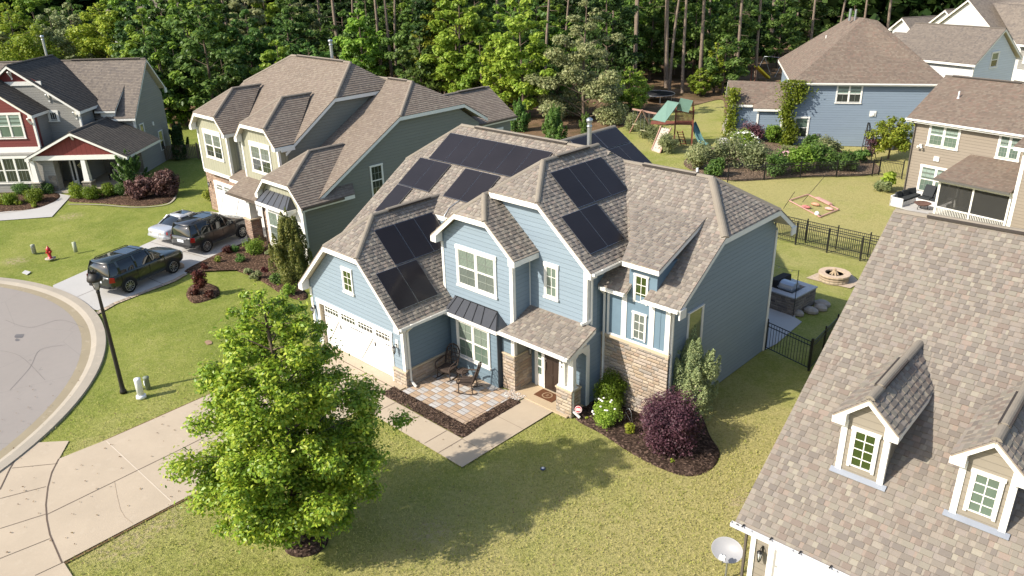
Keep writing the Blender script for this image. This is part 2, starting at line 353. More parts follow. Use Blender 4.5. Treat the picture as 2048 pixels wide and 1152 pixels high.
def _tabs():
    TABS[SH_MAIN] = m_tab('main_shingle_tab', [(0.186, 0.161, 0.137), (0.217, 0.191, 0.158), (0.169, 0.148, 0.128), (0.202, 0.168, 0.142), (0.237, 0.212, 0.176), (0.193, 0.170, 0.146)])
    TABS[SH_BROWN] = m_tab('brown_shingle_tab', [(0.187, 0.161, 0.134), (0.214, 0.189, 0.155), (0.174, 0.151, 0.130), (0.199, 0.159, 0.131), (0.231, 0.208, 0.167), (0.193, 0.170, 0.143), (0.206, 0.179, 0.148)])
# ================================================================== house kit
BASE = {}
class House:
    def __init__(s, name, label, phi=0.0, base=(0, 0), cat='house'):
        s.phi = R(phi); c, n = math.cos(s.phi), math.sin(s.phi)
        s.W = lambda p: Vector((c*p[0]-n*p[1], n*p[0]+c*p[1], p[2] if len(p) > 2 else 0))
        s.off = Vector((-base[0], -base[1], 0)); s.h = thing(name, label, cat, s.W(base), s.phi)
    def part(s, mb, name, mat=None, label=None, bevel=0):
        o = mb.build(name, mat, s.h, bevel); o.location = s.off
        if label: o['label'] = label
        return o
    def wall(s, name, mat, pts, off, label=None):
        return s.part(MB().slab(pts, off), name, mat, label)
    def prism(s, name, mat, poly, v0, v1, axis='v', label=None):
        """poly of (s, z) points extruded from v0 to v1 along v (or u)"""
        P = [(a, v0, z) for a, z in poly] if axis == 'v' else [(v0, a, z) for a, z in poly]
        off = (0, v1-v0, 0) if axis == 'v' else (v1-v0, 0, 0)
        return s.wall(name, mat, P, off, label)

def face_n(p):
    n = Vector((0, 0, 0)); c = [Vector(q) for q in p]
    for i in range(1, len(c)-1): n += (c[i]-c[0]).cross(c[i+1]-c[0])
    n.normalize(); return n if n.z > 0 else -n
def m_tab(name, pal):
    g = NG(name, .92, .1); r = g.n('NewGeometry').outputs['Random Per Island']; n = len(pal); c = g.ramp(r, [(i/n, c) for i, c in enumerate(pal)], 'CONSTANT'); gr = g.noise(60, 2)
    c = g.mix(g.math('MULTIPLY', gr, .3), c, shade(pal[0], .75)); g.col(c); g.bump(gr, .004, .6); return g.m
TABS = {}
_tabs()
class Roof:
    """slopes with thickness, soffit below, white boards on free edges, caps on hips and ridges"""
    def __init__(s, H, shingle, cap, name='roof', th=.035, courses=True):
        s.H = H; s.sh = shingle; s.cp = cap; s.name = name; s.th = th; s.a = MB(); s.so = MB(); s.fa = MB(); s.ca = MB(); s.ex = []; s.co = courses; s.tb = MB()
    def slope(s, pts, fascia=(), fh=.2):
        n = face_n(pts); P = [Vector(p) for p in pts]; c = sum(P, Vector())/len(P)
        i0 = len(s.a.f); s.a.slab(P, -n*s.th)
        for k in range(i0, len(s.a.f)): pass
        if s.co: s.course(P, n)
        if s.sh in TABS: s.raised(P, n)
        Q = [p - n*(s.th+.002) + (c-p)*.004 for p in P]; s.so.slab(Q, -n*.045)
        for k in fascia:
            s.board(P[k], P[(k+1) % len(P)], c, fh)
        return s
    def raised(s, P, n, lift=.014):
        """the upper layer of laminated shingles: separate tabs of uneven width on every row"""
        t = Vector((-n.y, n.x, 0)).normalized(); b = n.cross(t); o = P[0]; Q = [((p-o).dot(t), p.dot(b)) for p in P]; rg = random.Random(int(sum(abs(p.x*7+p.y*3) for p in P)*10)); k0 = math.ceil(min(q[1] for q in Q)/ROW); k1 = math.floor(max(q[1] for q in Q)/ROW); u0 = min(q[0] for q in Q); u1 = max(q[0] for q in Q); N = len(Q)
        def inside(x, y):
            c = False
            for i in range(N):
                (x1, y1), (x2, y2) = Q[i], Q[i-1]
                if (y1 > y) != (y2 > y) and x < (x2-x1)*(y-y1)/(y2-y1)+x1: c = not c
            return c
        ob = o.dot(b); m = s.tb
        for k in range(k0, k1):
            v = k*ROW; x = u0+rg.random()*.2
            while x < u1:
                w = rg.choice((.11, .14, .17, .2, .26)); h = ROW*.97
                if all(inside(a, c) for a, c in ((x, v+.004), (x+w, v+.004), (x, v+h), (x+w, v+h))):
                    B = [o+t*a+b*(c-ob) for a, c in ((x, v), (x+w, v), (x+w, v+h), (x, v+h))]; z0 = .004+lift; z1 = .005; th = .013
                    L_ = [B[0]+n*(z0-.002), B[1]+n*(z0-.002), B[2]+n*z1, B[3]+n*z1]; U = [B[0]+n*(z0+th), B[1]+n*(z0+th), B[2]+n*(z1+th*.8), B[3]+n*(z1+th*.8)]
                    i = len(m.v); m.v += [tuple(p) for p in L_+U]
                    for f in ((4, 5, 6, 7), (0, 1, 5, 4), (1, 2, 6, 5), (3, 0, 4, 7)): m.f.append(tuple(i+q for q in f)); m.m.append(0); m.sm.append(False)
                x += w + rg.choice((.06, .1, .14, .2, .26))
    def course(s, P, n, lift=.014):
        """overlapping rows of shingles: every row is tilted so that its lower edge stands proud of the row below"""
        t = Vector((-n.y, n.x, 0)).normalized(); b = n.cross(t); off = -s.H.off; bm = bmesh.new()
        f = bm.faces.new([bm.verts.new(p) for p in P]); vs = [p.dot(b) for p in P]; k0 = math.floor(min(vs)/ROW)+1; k1 = math.ceil(max(vs)/ROW)
        if abs(n.z) > .995: bm.free(); return
        for k in range(k0, k1):
            bmesh.ops.bisect_plane(bm, geom=bm.verts[:]+bm.edges[:]+bm.faces[:], plane_co=b*(k*ROW), plane_no=b, dist=1e-5)
        for f in bm.faces:
            cv = f.calc_center_median().dot(b); lo = math.floor(cv/ROW)*ROW; Q = [v.co for v in f.verts]
            up = [q + n*(.004+lift*(1-(q.dot(b)-lo)/ROW)) for q in Q]
            if (up[1]-up[0]).cross(up[2]-up[0]).dot(n) < 0 and len(up) == 3: up.reverse(); Q.reverse()
            elif face_n(up).dot(n) > 0:
                a = Vector((0, 0, 0))
                for i in range(1, len(up)-1): a += (up[i]-up[0]).cross(up[i+1]-up[0])
                if a.dot(n) < 0: up.reverse(); Q.reverse()
            s.a.un[len(s.a.f)] = n; s.a.face(up)
            for i in range(len(up)):
                j = (i+1) % len(up)
                if abs(Q[i].dot(b)-lo) < 1e-4 and abs(Q[j].dot(b)-lo) < 1e-4 and (Q[i]-Q[j]).length > .01:
                    s.a.face([up[j], up[i], Q[i], Q[j]])
        bm.free()
    def board(s, p, q, c, fh=.2, t=.035):
        p, q = Vector(p), Vector(q); d = (q-p).normalized(); a = d.cross(Vector((0, 0, 1))).normalized(); m = (p+q)/2
        if a.dot(m-Vector(c)) < 0: a = -a
        b = Vector((0, 0, 1)); o = a*(-t/2-.008) - b*(fh/2+.034)
        v = []
        for e, pt in ((0, p+d*.004), (1, q-d*.004)):
            for x, z in ((-1, -1), (1, -1), (1, 1), (-1, 1)): v.append(pt + o + a*(x*t/2) + b*(z*fh/2))
        s.fa.mesh(v, [(0, 1, 2, 3), (7, 6, 5, 4), (0, 4, 5, 1), (1, 5, 6, 2), (2, 6, 7, 3), (3, 7, 4, 0)])
    def cap(s, p, q, w=.23, lift=.02):
        p, q = Vector(p), Vector(q); d = (q-p).normalized(); a = d.cross(Vector((0, 0, 1))).normalized(); b = a.cross(d)
        prof = [(-w/2, -.045), (-w/2+.02, -.005), (-w/5, .035), (0, .045), (w/5, .035), (w/2-.02, -.005), (w/2, -.045)]
        vs = [e + a*x + b*(z+lift) for e in (p, q) for x, z in prof]; n = len(prof)
        s.ca.mesh(vs, [(i, i+1, n+i+1, n+i) for i in range(n-1)] + [tuple(range(n))[::-1], tuple(range(n, 2*n))])
    def vent(s, p, q, w=.34):
        p, q = Vector(p), Vector(q); m = MB().bar(p+Vector((0, 0, .03)), q+Vector((0, 0, .03)), w*.85, .06)
        s.ex.append(('ridge_vent', m, VENTM)); s.cap(p+Vector((0, 0, .035)), q+Vector((0, 0, .035)), w*.75)
    def gutter(s, p, q, c, mat=None, dark=False):
        p, q = Vector(p), Vector(q); d = (q-p).normalized(); a = d.cross(Vector((0, 0, 1))).normalized()
        if a.dot((p+q)/2-Vector(c)) < 0: a = -a
        g = MB(); z = Vector((0, 0, 1))
        g.bar(p+a*.085-z*.10, q+a*.085-z*.10, .10, .02); g.bar(p+a*.135-z*.05, q+a*.135-z*.05, .014, .115); g.bar(p+a*.04-z*.055, q+a*.04-z*.055, .012, .10)
        for e in (p, q): g.bar(e+a*.03-z*.055, e+a*.14-z*.055, .012, .10)
        k = max(2, int((q-p).length/1.0))
        for i in range(k): t = p.lerp(q, (i+.5)/k); g.bar(t+a*.03-z*.012, t+a*.135-z*.012, .02, .012)
        s.ex.append(('gutter', g, mat or WHITE))
    def done(s, label=None):
        r = s.H.part(s.a, s.name, s.sh, label)
        if s.ca.v: s.ca.build('ridge_cap', s.cp, r)
        if s.tb.v: s.tb.build('shingle_tabs', TABS[s.sh], r, uv=False)['kind'] = 'stuff'
        if s.so.v: s.so.build('soffit', SOFFIT, r)
        if s.fa.v: s.fa.build('fascia', WHITE, r)
        for n, m, k in s.ex: m.build(n, k, r)
        return r
def gable(H, sh, cap, xc, hw, ze, slope, yf, yb, yw=None, wallmat=None, wallname='gable_wall', wz0=0.0, wx=None, clip=None, ry=None, faces='LR', gut='', name='roof', ridge_back=None, fh=.2, wd=.12, axis='v', sides=True, notch=None, extra=None):
    """gable (or, with clip=(z, y of the ridge's front end), a clipped gable) whose ridge runs along v (or u)"""
    T = (lambda a, b, z: (a, b, z)) if axis == 'v' else (lambda a, b, z: (b, a, z))
    r = Roof(H, sh, cap, name); zr = ze + slope*hw; rb = ridge_back if ridge_back is not None else yb
    sgn = 1 if yb > yf else -1
    if clip:
        cz, cy = clip; cw = (zr-cz)/slope
        Lp = [T(xc-hw, yf, ze), T(xc-cw, yf, cz), T(xc, cy, zr), T(xc, rb, zr), T(xc-hw, yb, ze)]
        Rp = [T(xc+hw, yf, ze), T(xc+cw, yf, cz), T(xc, cy, zr), T(xc, rb, zr), T(xc+hw, yb, ze)]
        if 'L' in faces: r.slope(Lp, (0,), fh)
        if extra: Rp[4:4] = [T(a, b, zr-slope*abs(a-xc)) for a, b in extra]
        if 'R' in faces: r.slope(Rp, (0,), fh)
        r.slope([T(xc-cw, yf, cz), T(xc+cw, yf, cz), T(xc, cy, zr)], (0,), fh)
        r.cap(T(xc-cw+.03, yf+.03*sgn, cz), T(xc, cy, zr)); r.cap(T(xc+cw-.03, yf+.03*sgn, cz), T(xc, cy, zr))
        r.cap(T(xc, cy-.05*sgn, zr), T(xc, rb, zr))
    else:
        if 'L' in faces: r.slope([T(xc-hw, yf, ze), T(xc, yf, zr), T(xc, rb, zr), T(xc-hw, yb, ze)], (0,), fh)
        if 'R' in faces: r.slope([T(xc+hw, yf, ze), T(xc, yf, zr), T(xc, rb, zr), T(xc+hw, yb, ze)], (0,), fh)
        r.cap(T(xc, yf+.02*sgn, zr), T(xc, rb, zr))
    c = T(xc, (yf+yb)/2, ze)
    for sd in gut:
        x = xc-hw if sd == 'L' else xc+hw; r.gutter(T(x, yf+.02*sgn, ze+.01), T(x, yb, ze+.01), c)
    for sd in 'LR':
        if sides and sd not in gut and sd in faces:
            x = xc-hw if sd == 'L' else xc+hw; r.board(T(x, yf, ze), T(x, yb, ze), c, fh)
    # boxed return under each eave tip
    for sg in (-1, 1):
        x = xc+sg*hw; a = (x-sg*.32); P = [T(x-sg*.006, yf+.003*sgn, ze-fh-.05), T(x-sg*.006, yf+.003*sgn, ze-.06), T(a, yf+.003*sgn, ze-.08+slope*.32), T(a, yf+.003*sgn, ze-fh-.05)]
        r.fa.slab(P, T(0, .36*sgn, 0))
    if wallmat:
        d = .17; x0, x1 = wx or (xc-hw+.35, xc+hw-.35); zt = lambda x: zr - slope*abs(x-xc) - d
        poly = [(x0, wz0)] + ([(notch[0], wz0), (notch[0], notch[2]), (notch[1], notch[2]), (notch[1], wz0)] if notch else []) + [(x1, wz0), (x1, zt(x1))]
        if clip: poly += [(xc+cw-.02, cz-d), (xc-cw+.02, cz-d)]
        else: poly += [(xc, zt(xc))]
        poly += [(x0, zt(x0))]
        H.prism(wallname, wallmat, poly, yw, yw+wd*sgn, axis)
    return r
def window(H, a, b, z0, z1, plane, n=1, grid=(2, 2), dh=True, glass=None, glass2=None, trim=.1, head=.14, sill=.08, name='window', frame_mat=None, d0=0.0, label=None):
    """framed window on plane ('v'|'u', position, facing sign); n sashes side by side"""
    ax, p, sg = plane; fm = frame_mat or WHITE
    def bx(m, s0, s1, y0, y1, e0, e1):
        e0 += d0; e1 += d0
        if ax == 'v': m.b2((s0, p+sg*e0, y0), (s1, p+sg*e1, y1))
        else: m.b2((p+sg*e0, s0, y0), (p+sg*e1, s1, y1))
    f = MB(); t = trim
    bx(f, a-t, a, z0-t*.4, z1, .0, .055); bx(f, b, b+t, z0-t*.4, z1, .0, .055); bx(f, a-t-.02, b+t+.02, z1, z1+head, 0, .065)
    w = (b-a)/n
    for i in range(1, n): bx(f, a+w*i-t*.42, a+w*i+t*.42, z0, z1, 0, .05)
    gl = MB(); g2 = MB(); mu = MB()
    for i in range(n):
        s0, s1 = a+w*i+(t*.42 if i else 0), a+w*(i+1)-(t*.42 if i < n-1 else 0)
        halves = [(z0, (z0+z1)/2), ((z0+z1)/2, z1)] if dh else [(z0, z1)]
        for k, (y0, y1) in enumerate(halves):
            e = .03
            bx(f, s0, s0+e, y0, y1, 0, .036); bx(f, s1-e, s1, y0, y1, 0, .036); bx(f, s0+e, s1-e, y0, y0+e, 0, .036); bx(f, s0+e, s1-e, y1-e, y1, 0, .036)
            bx(gl if k == len(halves)-1 else g2, s0+e, s1-e, y0+e, y1-e, 0, .012)
            for j in range(1, grid[0]): x = s0+(s1-s0)*j/grid[0]; bx(mu, x-.011, x+.011, y0+e, y1-e, .010, .024)
            for j in range(1, grid[1]): z = y0+(y1-y0)*j/grid[1]; bx(mu, s0+e, s1-e, z-.011, z+.011, .010, .0225)
    o = H.part(f, name, fm, label); gl.build('pane', glass or GL_DARK, o)
    if g2.v: g2.build('pane', glass2 or glass or GL_DARK, o)
    if mu.v: mu.build('muntins', MUNT if dh else fm, o)
    if sill:
        q = MB(); bx(q, a-t-.03, b+t+.03, z0-t*.4-sill, z0-t*.4, 0, .085); q.build('sill', fm, o)
    return o
def strip(H, name, plane, s0, s1, z0, z1, e=.03, mat=None, d0=0.0):
    ax, p, sg = plane; m = MB()
    if ax == 'v': m.b2((s0, p+sg*d0, z0), (s1, p+sg*e, z1))
    else: m.b2((p+sg*d0, s0, z0), (p+sg*e, s1, z1))
    return H.part(m, name, mat or WHITE)
def corner(H, x, y, z0, z1, sx, sy, mat=None, w=.13, e=.028):
    """corner board wrapping an outside corner; sx, sy point outwards"""
    m = MB(); m.b2((x-sx*w, y, z0), (x+sx*e, y+sy*e, z1)); m.b2((x, y-sy*w, z0), (x+sx*e, y-sy*.001, z1)); return H.part(m, 'corner_board', mat or WHITE)
def downspout(H, x, y, z1, dx, dy, z0=.12, mat=None, foot=.45, top=.35, topxy=None):
    """pipe held to a wall, elbow from the gutter above, kick-out at the foot; (dx, dy) points away from the wall"""
    m = MB(); k = .055; a = Vector((x+dx*k, y+dy*k, 0)); t = Vector(topxy) if topxy else a+Vector((dx, dy, 0))*top
    P = [Vector((t.x, t.y, z1)), Vector((t.x, t.y, z1-.12)), Vector((a.x, a.y, z1-.38)), Vector((a.x, a.y, z0+.12)), Vector((a.x+dx*foot*.9, a.y+dy*foot*.9, z0-.02))]
    for i in range(4): m.bar(P[i]-(P[i+1]-P[i]).normalized()*.02, P[i+1]+(P[i+1]-P[i]).normalized()*.02, .075, .055)
    return H.part(m, 'downspout', mat or WHITE)
def solar(H, pts, nx, ny, slope_n, gap=.02):
    """panels laid in a grid on the parallelogram pts = (top-left, top-right, bottom-left) and set off the roof on rails"""
    A, B, C = (Vector(p) for p in pts); du = (B-A)/nx; dv = (C-A)/ny; n = nrm(slope_n)
    for i in range(nx):
        for j in range(ny):
            p = A+du*i+dv*j; u, v = du.normalized(), dv.normalized(); q = [p+u*gap/2+v*gap/2, p+du-u*gap/2+v*gap/2, p+du+dv-u*gap/2-v*gap/2, p+dv+u*gap/2-v*gap/2]
            fr = MB().slab([x for x in q], -n*.035); o = H.part(fr, 'solar_panel', ALU)
            MB().slab([x + n*.0025 + (p+du/2+dv/2-x)*.015 for x in q], -n*.002).build('cells', SOLAR, o)
    m = MB()
    for t in (.22, .78):
        for j in range(ny):
            s0 = A+dv*(j+t)-n*.085; m.bar(s0, s0+(B-A), .04, .07, up=n)
    H.part(m, 'mounting_rail', ALU)
def vent_pipe(H, p, h=.3, r=.045, mat=None):
    m = MB(); m.tube([p, Vector(p)+Vector((0, 0, h))], r, 10); m.lathe([(.16, -.05), (.10, .05), (r, .10)], p, 12); return H.part(m, 'vent_pipe', mat or PIPE)
def flue(H, p, h, r=.1):
    m = MB(); P = Vector(p); m.tube([P, P+Vector((0, 0, h))], r, 14); m.lathe([(r*1.5, h-.02), (r*1.5, h+.09), (r*.6, h+.15)], p, 14); m.lathe([(r*1.25, h-.22), (r*1.3, h-.18), (r*1.0, h-.14)], p, 14); return H.part(m, 'flue', GALV)
def lantern(H, plane, s, z, mat=None, name='wall_lantern'):
    ax, p, sg = plane; T = (lambda a, e, q: Vector((a, p+sg*e, q))) if ax == 'v' else (lambda a, e, q: Vector((p+sg*e, a, q)))
    m = MB(); m.bar(T(s, 0, z-.09), T(s, 0, z+.09), .09, .03); m.tube([T(s, .02, z+.02), T(s, .09, z+.11), T(s, .17, z+.09), T(s, .18, z+.02)], .012, 6)
    c = T(s, .18, z); m.lathe([(.02, .05), (.075, .0), (.08, -.01)], c, 8); m.lathe([(.03, -.30), (.035, -.26), (.05, -.25)], c, 8)
    for k in range(6):
        t = k*math.pi/3; m.bar(c+Vector((.072*math.cos(t), .072*math.sin(t), -.01)), c+Vector((.045*math.cos(t), .045*math.sin(t), -.25)), .012)
    o = H.part(m, name, mat or BLACK); MB().lathe([(.04, -.245), (.066, -.012)], c, 8).build('glass', M('lantern_glass', (.5, .5, .46), .1, .6), o); return o
def garage_door(H, plane, a, b, z0, z1, deep=-.0, hinges=True, mat=None, lights=True):
    ax, p, sg = plane; g = MB(); T = (lambda s, e, z: (s, p+sg*e, z)) if ax == 'v' else (lambda s, e, z: (p+sg*e, s, z))
    bx = lambda m, s0, s1, y0, y1, e0, e1: m.b2(T(s0, e0, y0), T(s1, e1, y1))
    bx(g, a, b, z0, z1, 0, .03); h = (z1-z0)/4; n = 4; w = (b-a)/n; gm = MB(); wd = MB(); hw = MB()
    for j in range(1, 4): bx(wd, a, b, z0+h*j-.006, z0+h*j+.006, .028, .032)
    for i in range(n):
        s0, s1 = a+w*i+.05, a+w*(i+1)-.05
        for (x0, x1) in ((s0, s0+.06), (s1-.06, s1)): bx(g, x0, x1, z0+.05, z1-h-.02, .03, .048)
        bx(g, s0+.06, s1-.06, z0+.05, z0+.15, .03, .047); bx(g, s0+.06, s1-.06, z1-h-.1, z1-h-.02, .03, .047)
        q = 1 if i % 2 else -1; m0, m1 = (s0+.05, s1-.05) if i % 2 == 0 else (s1-.05, s0+.05)
        P, Q = Vector(T(m0, .04, z0+.12)), Vector(T(m1, .04, z1-h-.08)); g.bar(P, Q, .018, .07, up=Vector(T(0, 1, 0))-Vector(T(0, 0, 0)))
        for k in range(1, 6): x = s0+(s1-s0)*k/6; bx(wd, x-.004, x+.004, z0+.06, z1-h-.04, .026, .034)
        # window: four by two lights with an arched head
        if not lights: bx(g, s0, s1, z1-h+.06, z1-.06, .03, .042); continue
        ww0, ww1 = s0+.06, s1-.06; y0, y1 = z1-h+.07, z1-.07; bx(gm, ww0, ww1, y0, y1, .03, .036)
        for k in range(6): x = ww0+(ww1-ww0)*k/5; bx(g, x-.013, x+.013, y0, y1, .034, .048)
        for z in (y0, (y0+y1)/2, y1): bx(g, ww0-.02, ww1+.02, z-.014, z+.014, .034, .047)
        for e, x in ((1, ww0), (-1, ww1)): g.slab([T(x, .034, y1), T(x+e*.10, .034, y1), T(x, .034, y1-.10)], Vector(T(0, .012, 0))-Vector(T(0, 0, 0)))
        if hinges and (i in (0, 3)):
            x = s0 if i == 0 else s1; bx(hw, min(x, x+(.45 if i == 0 else -.45)), max(x, x+(.45 if i == 0 else -.45)), z1-h-.12, z1-h-.085, .048, .055)
    if hinges:
        bx(hw, a+2*w-.45, a+2*w+.45, z1-h-.12, z1-h-.085, .048, .055)
        for x in (a+w, a+3*w): bx(hw, x-.02, x+.02, z1-h-.42, z1-h-.26, .046, .075); bx(hw, x-.035, x+.035, z1-h-.44, z1-h-.40, .046, .06)
    o = H.part(g, 'garage_door', mat or PWHITE); (gm.build('pane', GL_DARK, o) if gm.v else 0); wd.build('groove', M('panel_groove', (.55, .54, .52), .6), o)
    if hw.v: hw.build('strap_hinge', BLACK, o)
    return o
# ================================================================== the blue house in the middle
H = House('house', 'blue two storey house in the middle with solar panels, stone wainscot and white garage door', 0, (-20, 19))
Pm = lambda y: 4.58 + .652*(y-19.19)
Pw = lambda y: 4.86 + .667*(y-20.9)
# walls
H.prism('wall', BLUE, [(17.05, 0), (29, 0), (29, 5.3), (27.6, 6.8), (22.96, 6.8), (17.05, 2.9)], -28.45, -27.3, 'u')
H.part(MB().b2((-27.3, 21.0, 0), (-22.44, 28.9, 5.45)), 'wall', BLUE)
H.part(MB().b2((-28.4, 17.03, 0), (-22.101, 20.2, 2.62)), 'wall', BLUE2)
H.part(MB().b2((-22.43, 20.6, 0), (-15.851, 28.9, 5.5)).b2((-15.95, 20.31, 0), (-15.8505, 21.3, 2.9)), 'wall', BLUE)
H.part(MB().b2((-28.44, 28.0, 0), (-19.5, 30.55, 5.4)), 'wall', BLUE)
H.prism('wall', BLUE, [(21.25, 0), (28.9, 0), (28.9, 5.5), (27.87, 6.40), (23.63, 6.40), (21.25, 4.85)], -15.849, -12.96, 'u')
# garage gable
r = gable(H, SH_MAIN, CAP_MAIN, -25.28, 3.47, 2.85, .98, 16.35, 21.5, 16.75, BLUE, 'gable_wall', 0, (-28.45, -22.1), clip=(5.13, 18.16), ridge_back=21.75, gut='R', name='garage_roof', notch=(-27.86, -22.95, 2.06), wd=.27)
r.vent((-25.28, 18.9, 6.25), (-25.28, 21.2, 6.25)); r.done()
for n, a, b, z, w in (('door_trim', -28.03, -27.86, 2.06, 0), ('door_trim', -22.95, -22.80, 2.06, 0)): H.part(MB().b2((a, 16.715, 0), (b, 16.75, z)), n, WHITE)
H.part(MB().b2((-28.07, 16.705, 2.06), (-22.76, 16.75, 2.24)), 'door_trim', WHITE)
garage_door(H, ('v', 16.93, -1), -27.80, -22.98, 0.03, 2.06)
H.part(MB().b2((-27.855, 16.74, 0), (-27.82, 17.0, 2.05)), 'door_jamb', M('tan_jamb', (.42, .36, .26), .6))
H.part(MB().b2((-22.87, 16.70, 0), (-22.05, 16.75, .66)).b2((-22.10, 16.75, 0), (-22.05, 19.10, .74)), 'stone_wainscot', STONE)
H.part(MB().b2((-22.89, 16.67, .66), (-22.02, 16.75, .72)).b2((-22.10, 16.75, .74), (-22.02, 19.10, .80)), 'stone_cap', CAPST)
corner(H, -22.1, 16.75, .73, 2.68, 1, -1); corner(H, -28.45, 16.75, 0, 2.68, -1, -1)
window(H, -25.72, -25.16, 3.27, 4.18, ('v', 16.75, -1), 1, (2, 3), False, GL_GREEN, trim=.07)
lantern(H, ('v', 16.75, -1), -28.22, 1.75); lantern(H, ('v', 16.75, -1), -22.52, 1.75)
H.part(MB().b2((-22.60, 16.73, 1.68), (-22.44, 16.75, 2.02)), 'mounting_plate', WHITE)
downspout(H, -22.1, 16.93, 2.84, 1, 0, .12, topxy=(-21.75, 16.93, 0), foot=.3)
# long front slope over the garage and the rear slope
r = Roof(H, SH_MAIN, CAP_MAIN, 'main_roof')
def mp(x, y): return (x, y, Pm(y))
r.slope([mp(-28.9, 16.55), mp(-28.9, 22.96), mp(-27.25, 25.2), mp(-18.6, 25.2), mp(-18.6, 20.95), mp(-24.73, 20.95), mp(-25.28, 21.75)], (0, 4))
r.slope([(-28.9, 22.96, Pm(22.96)), (-28.9, 27.44, Pm(22.96)), (-27.25, 25.2, 8.5)], (0,))
r.slope([(-27.25, 25.2, 8.5), (-18.6, 25.2, 8.5), (-18.6, 29.3, 5.83), (-28.9, 29.3, 5.83), (-28.9, 27.44, Pm(22.96))])
r.cap(mp(-28.88, 22.98), mp(-27.25, 25.2)); r.cap((-27.3, 25.2, 8.5), (-19.4, 25.2, 8.5)); r.vent((-26.3, 25.2, 8.5), (-20.8, 25.2, 8.5)); r.done()
# rear gable
r = gable(H, SH_MAIN, CAP_MAIN, -22.6, 3.7, 5.6, .667, 30.92, 26.2, 30.55, BLUE, 'gable_wall', 5.3, (-25.9, -19.3), name='rear_roof', wd=.1)
r.done()
# small gable with the paired window
r = gable(H, SH_MAIN, CAP_MAIN, -20.39, 2.28, 5.75, .833, 18.94, 20.32, 19.34, BLUE, 'gable_wall', 2.9, (-22.45, -18.6), clip=(6.95, 19.80), name='small_gable_roof', wd=1.0)
r.done()
corner(H, -18.6, 19.34, 2.9, 5.45, 1, -1); corner(H, -22.45, 19.34, 3.35, 5.45, -1, -1, w=.1)
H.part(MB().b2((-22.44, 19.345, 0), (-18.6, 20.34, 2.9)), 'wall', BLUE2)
window(H, -21.50, -19.52, 3.9, 5.36, ('v', 19.34, -1), 2, (2, 2), True, BLIND, BLIND2, trim=.11, head=.16)
# large gable over the entrance
r = gable(H, SH_MAIN, CAP_MAIN, -19.08, 3.68, 5.69, .833, 19.93, 22.3, 20.3, BLUE, 'gable_wall', 2.9, (-21.9, -15.85), clip=(7.74, 21.66), ridge_back=25.0, gut='', faces='LR', name='large_gable_roof', wd=.6, extra=[(-18.3, 25.74)], sides=False)
r.gutter((-15.40, 19.95, 5.70), (-15.40, 22.0, 5.70), (-18, 21, 5.6)); r.vent((-19.08, 22.4, 8.755), (-19.08, 24.3, 8.755))
r.slope([(-19.08, 25.0, 8.755), (-18.3, 25.74, 8.105), (-19.86, 25.74, 8.105)]); r.done()
H.part(MB().b2((-15.86, 20.895, 2.9), (-15.848, 21.5, 5.4)), 'wall', BLUE2)
corner(H, -15.85, 20.3, 3.45, 5.45, 1, -1, w=.15)
window(H, -17.76, -17.26, 4.12, 5.28, ('v', 20.3, -1), 1, (2, 3), False, GL_SAGE, trim=.09, head=.16)
downspout(H, -15.83, 20.48, 5.68, 1, 0, 3.45, topxy=(-15.33, 20.48, 0), foot=.0)
m = MB(); m.bar((-15.77, 20.48, 3.62), (-15.95, 20.1, 3.50), .09, .09); H.part(m, 'downspout_foot', WHITE)
H.part(MB().b2((-18.63, 20.27, 3.4), (-18.57, 20.31, 5.4)), 'corner_board', WHITE)
# right-hand wing
r = Roof(H, SH_MAIN, CAP_MAIN, 'wing_roof')
def wp(x, y): return (x, y, Pw(y))
r.slope([wp(-15.84, 20.9), wp(-14.60, 20.9), wp(-14.60, 22.2), wp(-13.84, 22.2), wp(-13.84, 20.9), wp(-12.4, 20.9), wp(-12.4, 23.6), wp(-14.27, 25.7), wp(-19.2, 25.7), wp(-19.2, 22.6), wp(-15.84, 22.6)], (5,))
r.slope([wp(-12.4, 23.6), (-12.4, 27.8, Pw(23.6)), (-14.27, 25.7, Pw(25.7))], (0,))
r.slope([(-12.4, 27.8, Pw(23.6)), (-14.27, 25.7, Pw(25.7)), (-19.2, 25.7, Pw(25.7)), (-19.2, 29.3, Pw(25.7)-3.6*.667), (-12.4, 29.3, Pw(25.7)-3.6*.667)], (4,))
r.cap(wp(-12.43, 23.63), wp(-14.27, 25.7), .3); r.cap((-12.43, 27.77, Pw(23.6)), (-14.27, 25.7, Pw(25.7))); r.cap((-14.2, 25.7, Pw(25.7)), (-18.4, 25.7, Pw(25.7))); r.vent((-17.3, 25.7, Pw(25.7)), (-14.9, 25.7, Pw(25.7)))
r.gutter(wp(-13.84, 20.9), wp(-12.42, 20.9), (-14, 22, 5)); r.gutter(wp(-15.7, 20.9), wp(-14.62, 20.9), (-15, 22, 5)); r.fa.b2((-12.42, 20.86, 4.50), (-12.36, 21.25, 4.84)); r.fa.b2((-12.42, 28.95, 5.30), (-12.36, 29.33, 5.62)); r.done()
r = Roof(H, SH_MAIN, CAP_MAIN, 'dormer_roof')
dz = lambda y: 6.06 + .30*(y-20.88)
r.slope([(-14.80, 20.88, dz(20.88)), (-13.28, 20.88, dz(20.88)), (-13.50, 24.15, dz(24.15)), (-16.9, 24.15, dz(24.15)), (-15.35, 22.15, dz(22.15))], (0, 1), .17); r.done()
H.part(MB().slab([(-14.72, 21.249, 4.4), (-13.56, 21.249, 4.4), (-13.56, 21.249, 5.93), (-14.72, 21.249, 5.93)], (0, 2.4, 0)), 'dormer_wall', BLUEB)
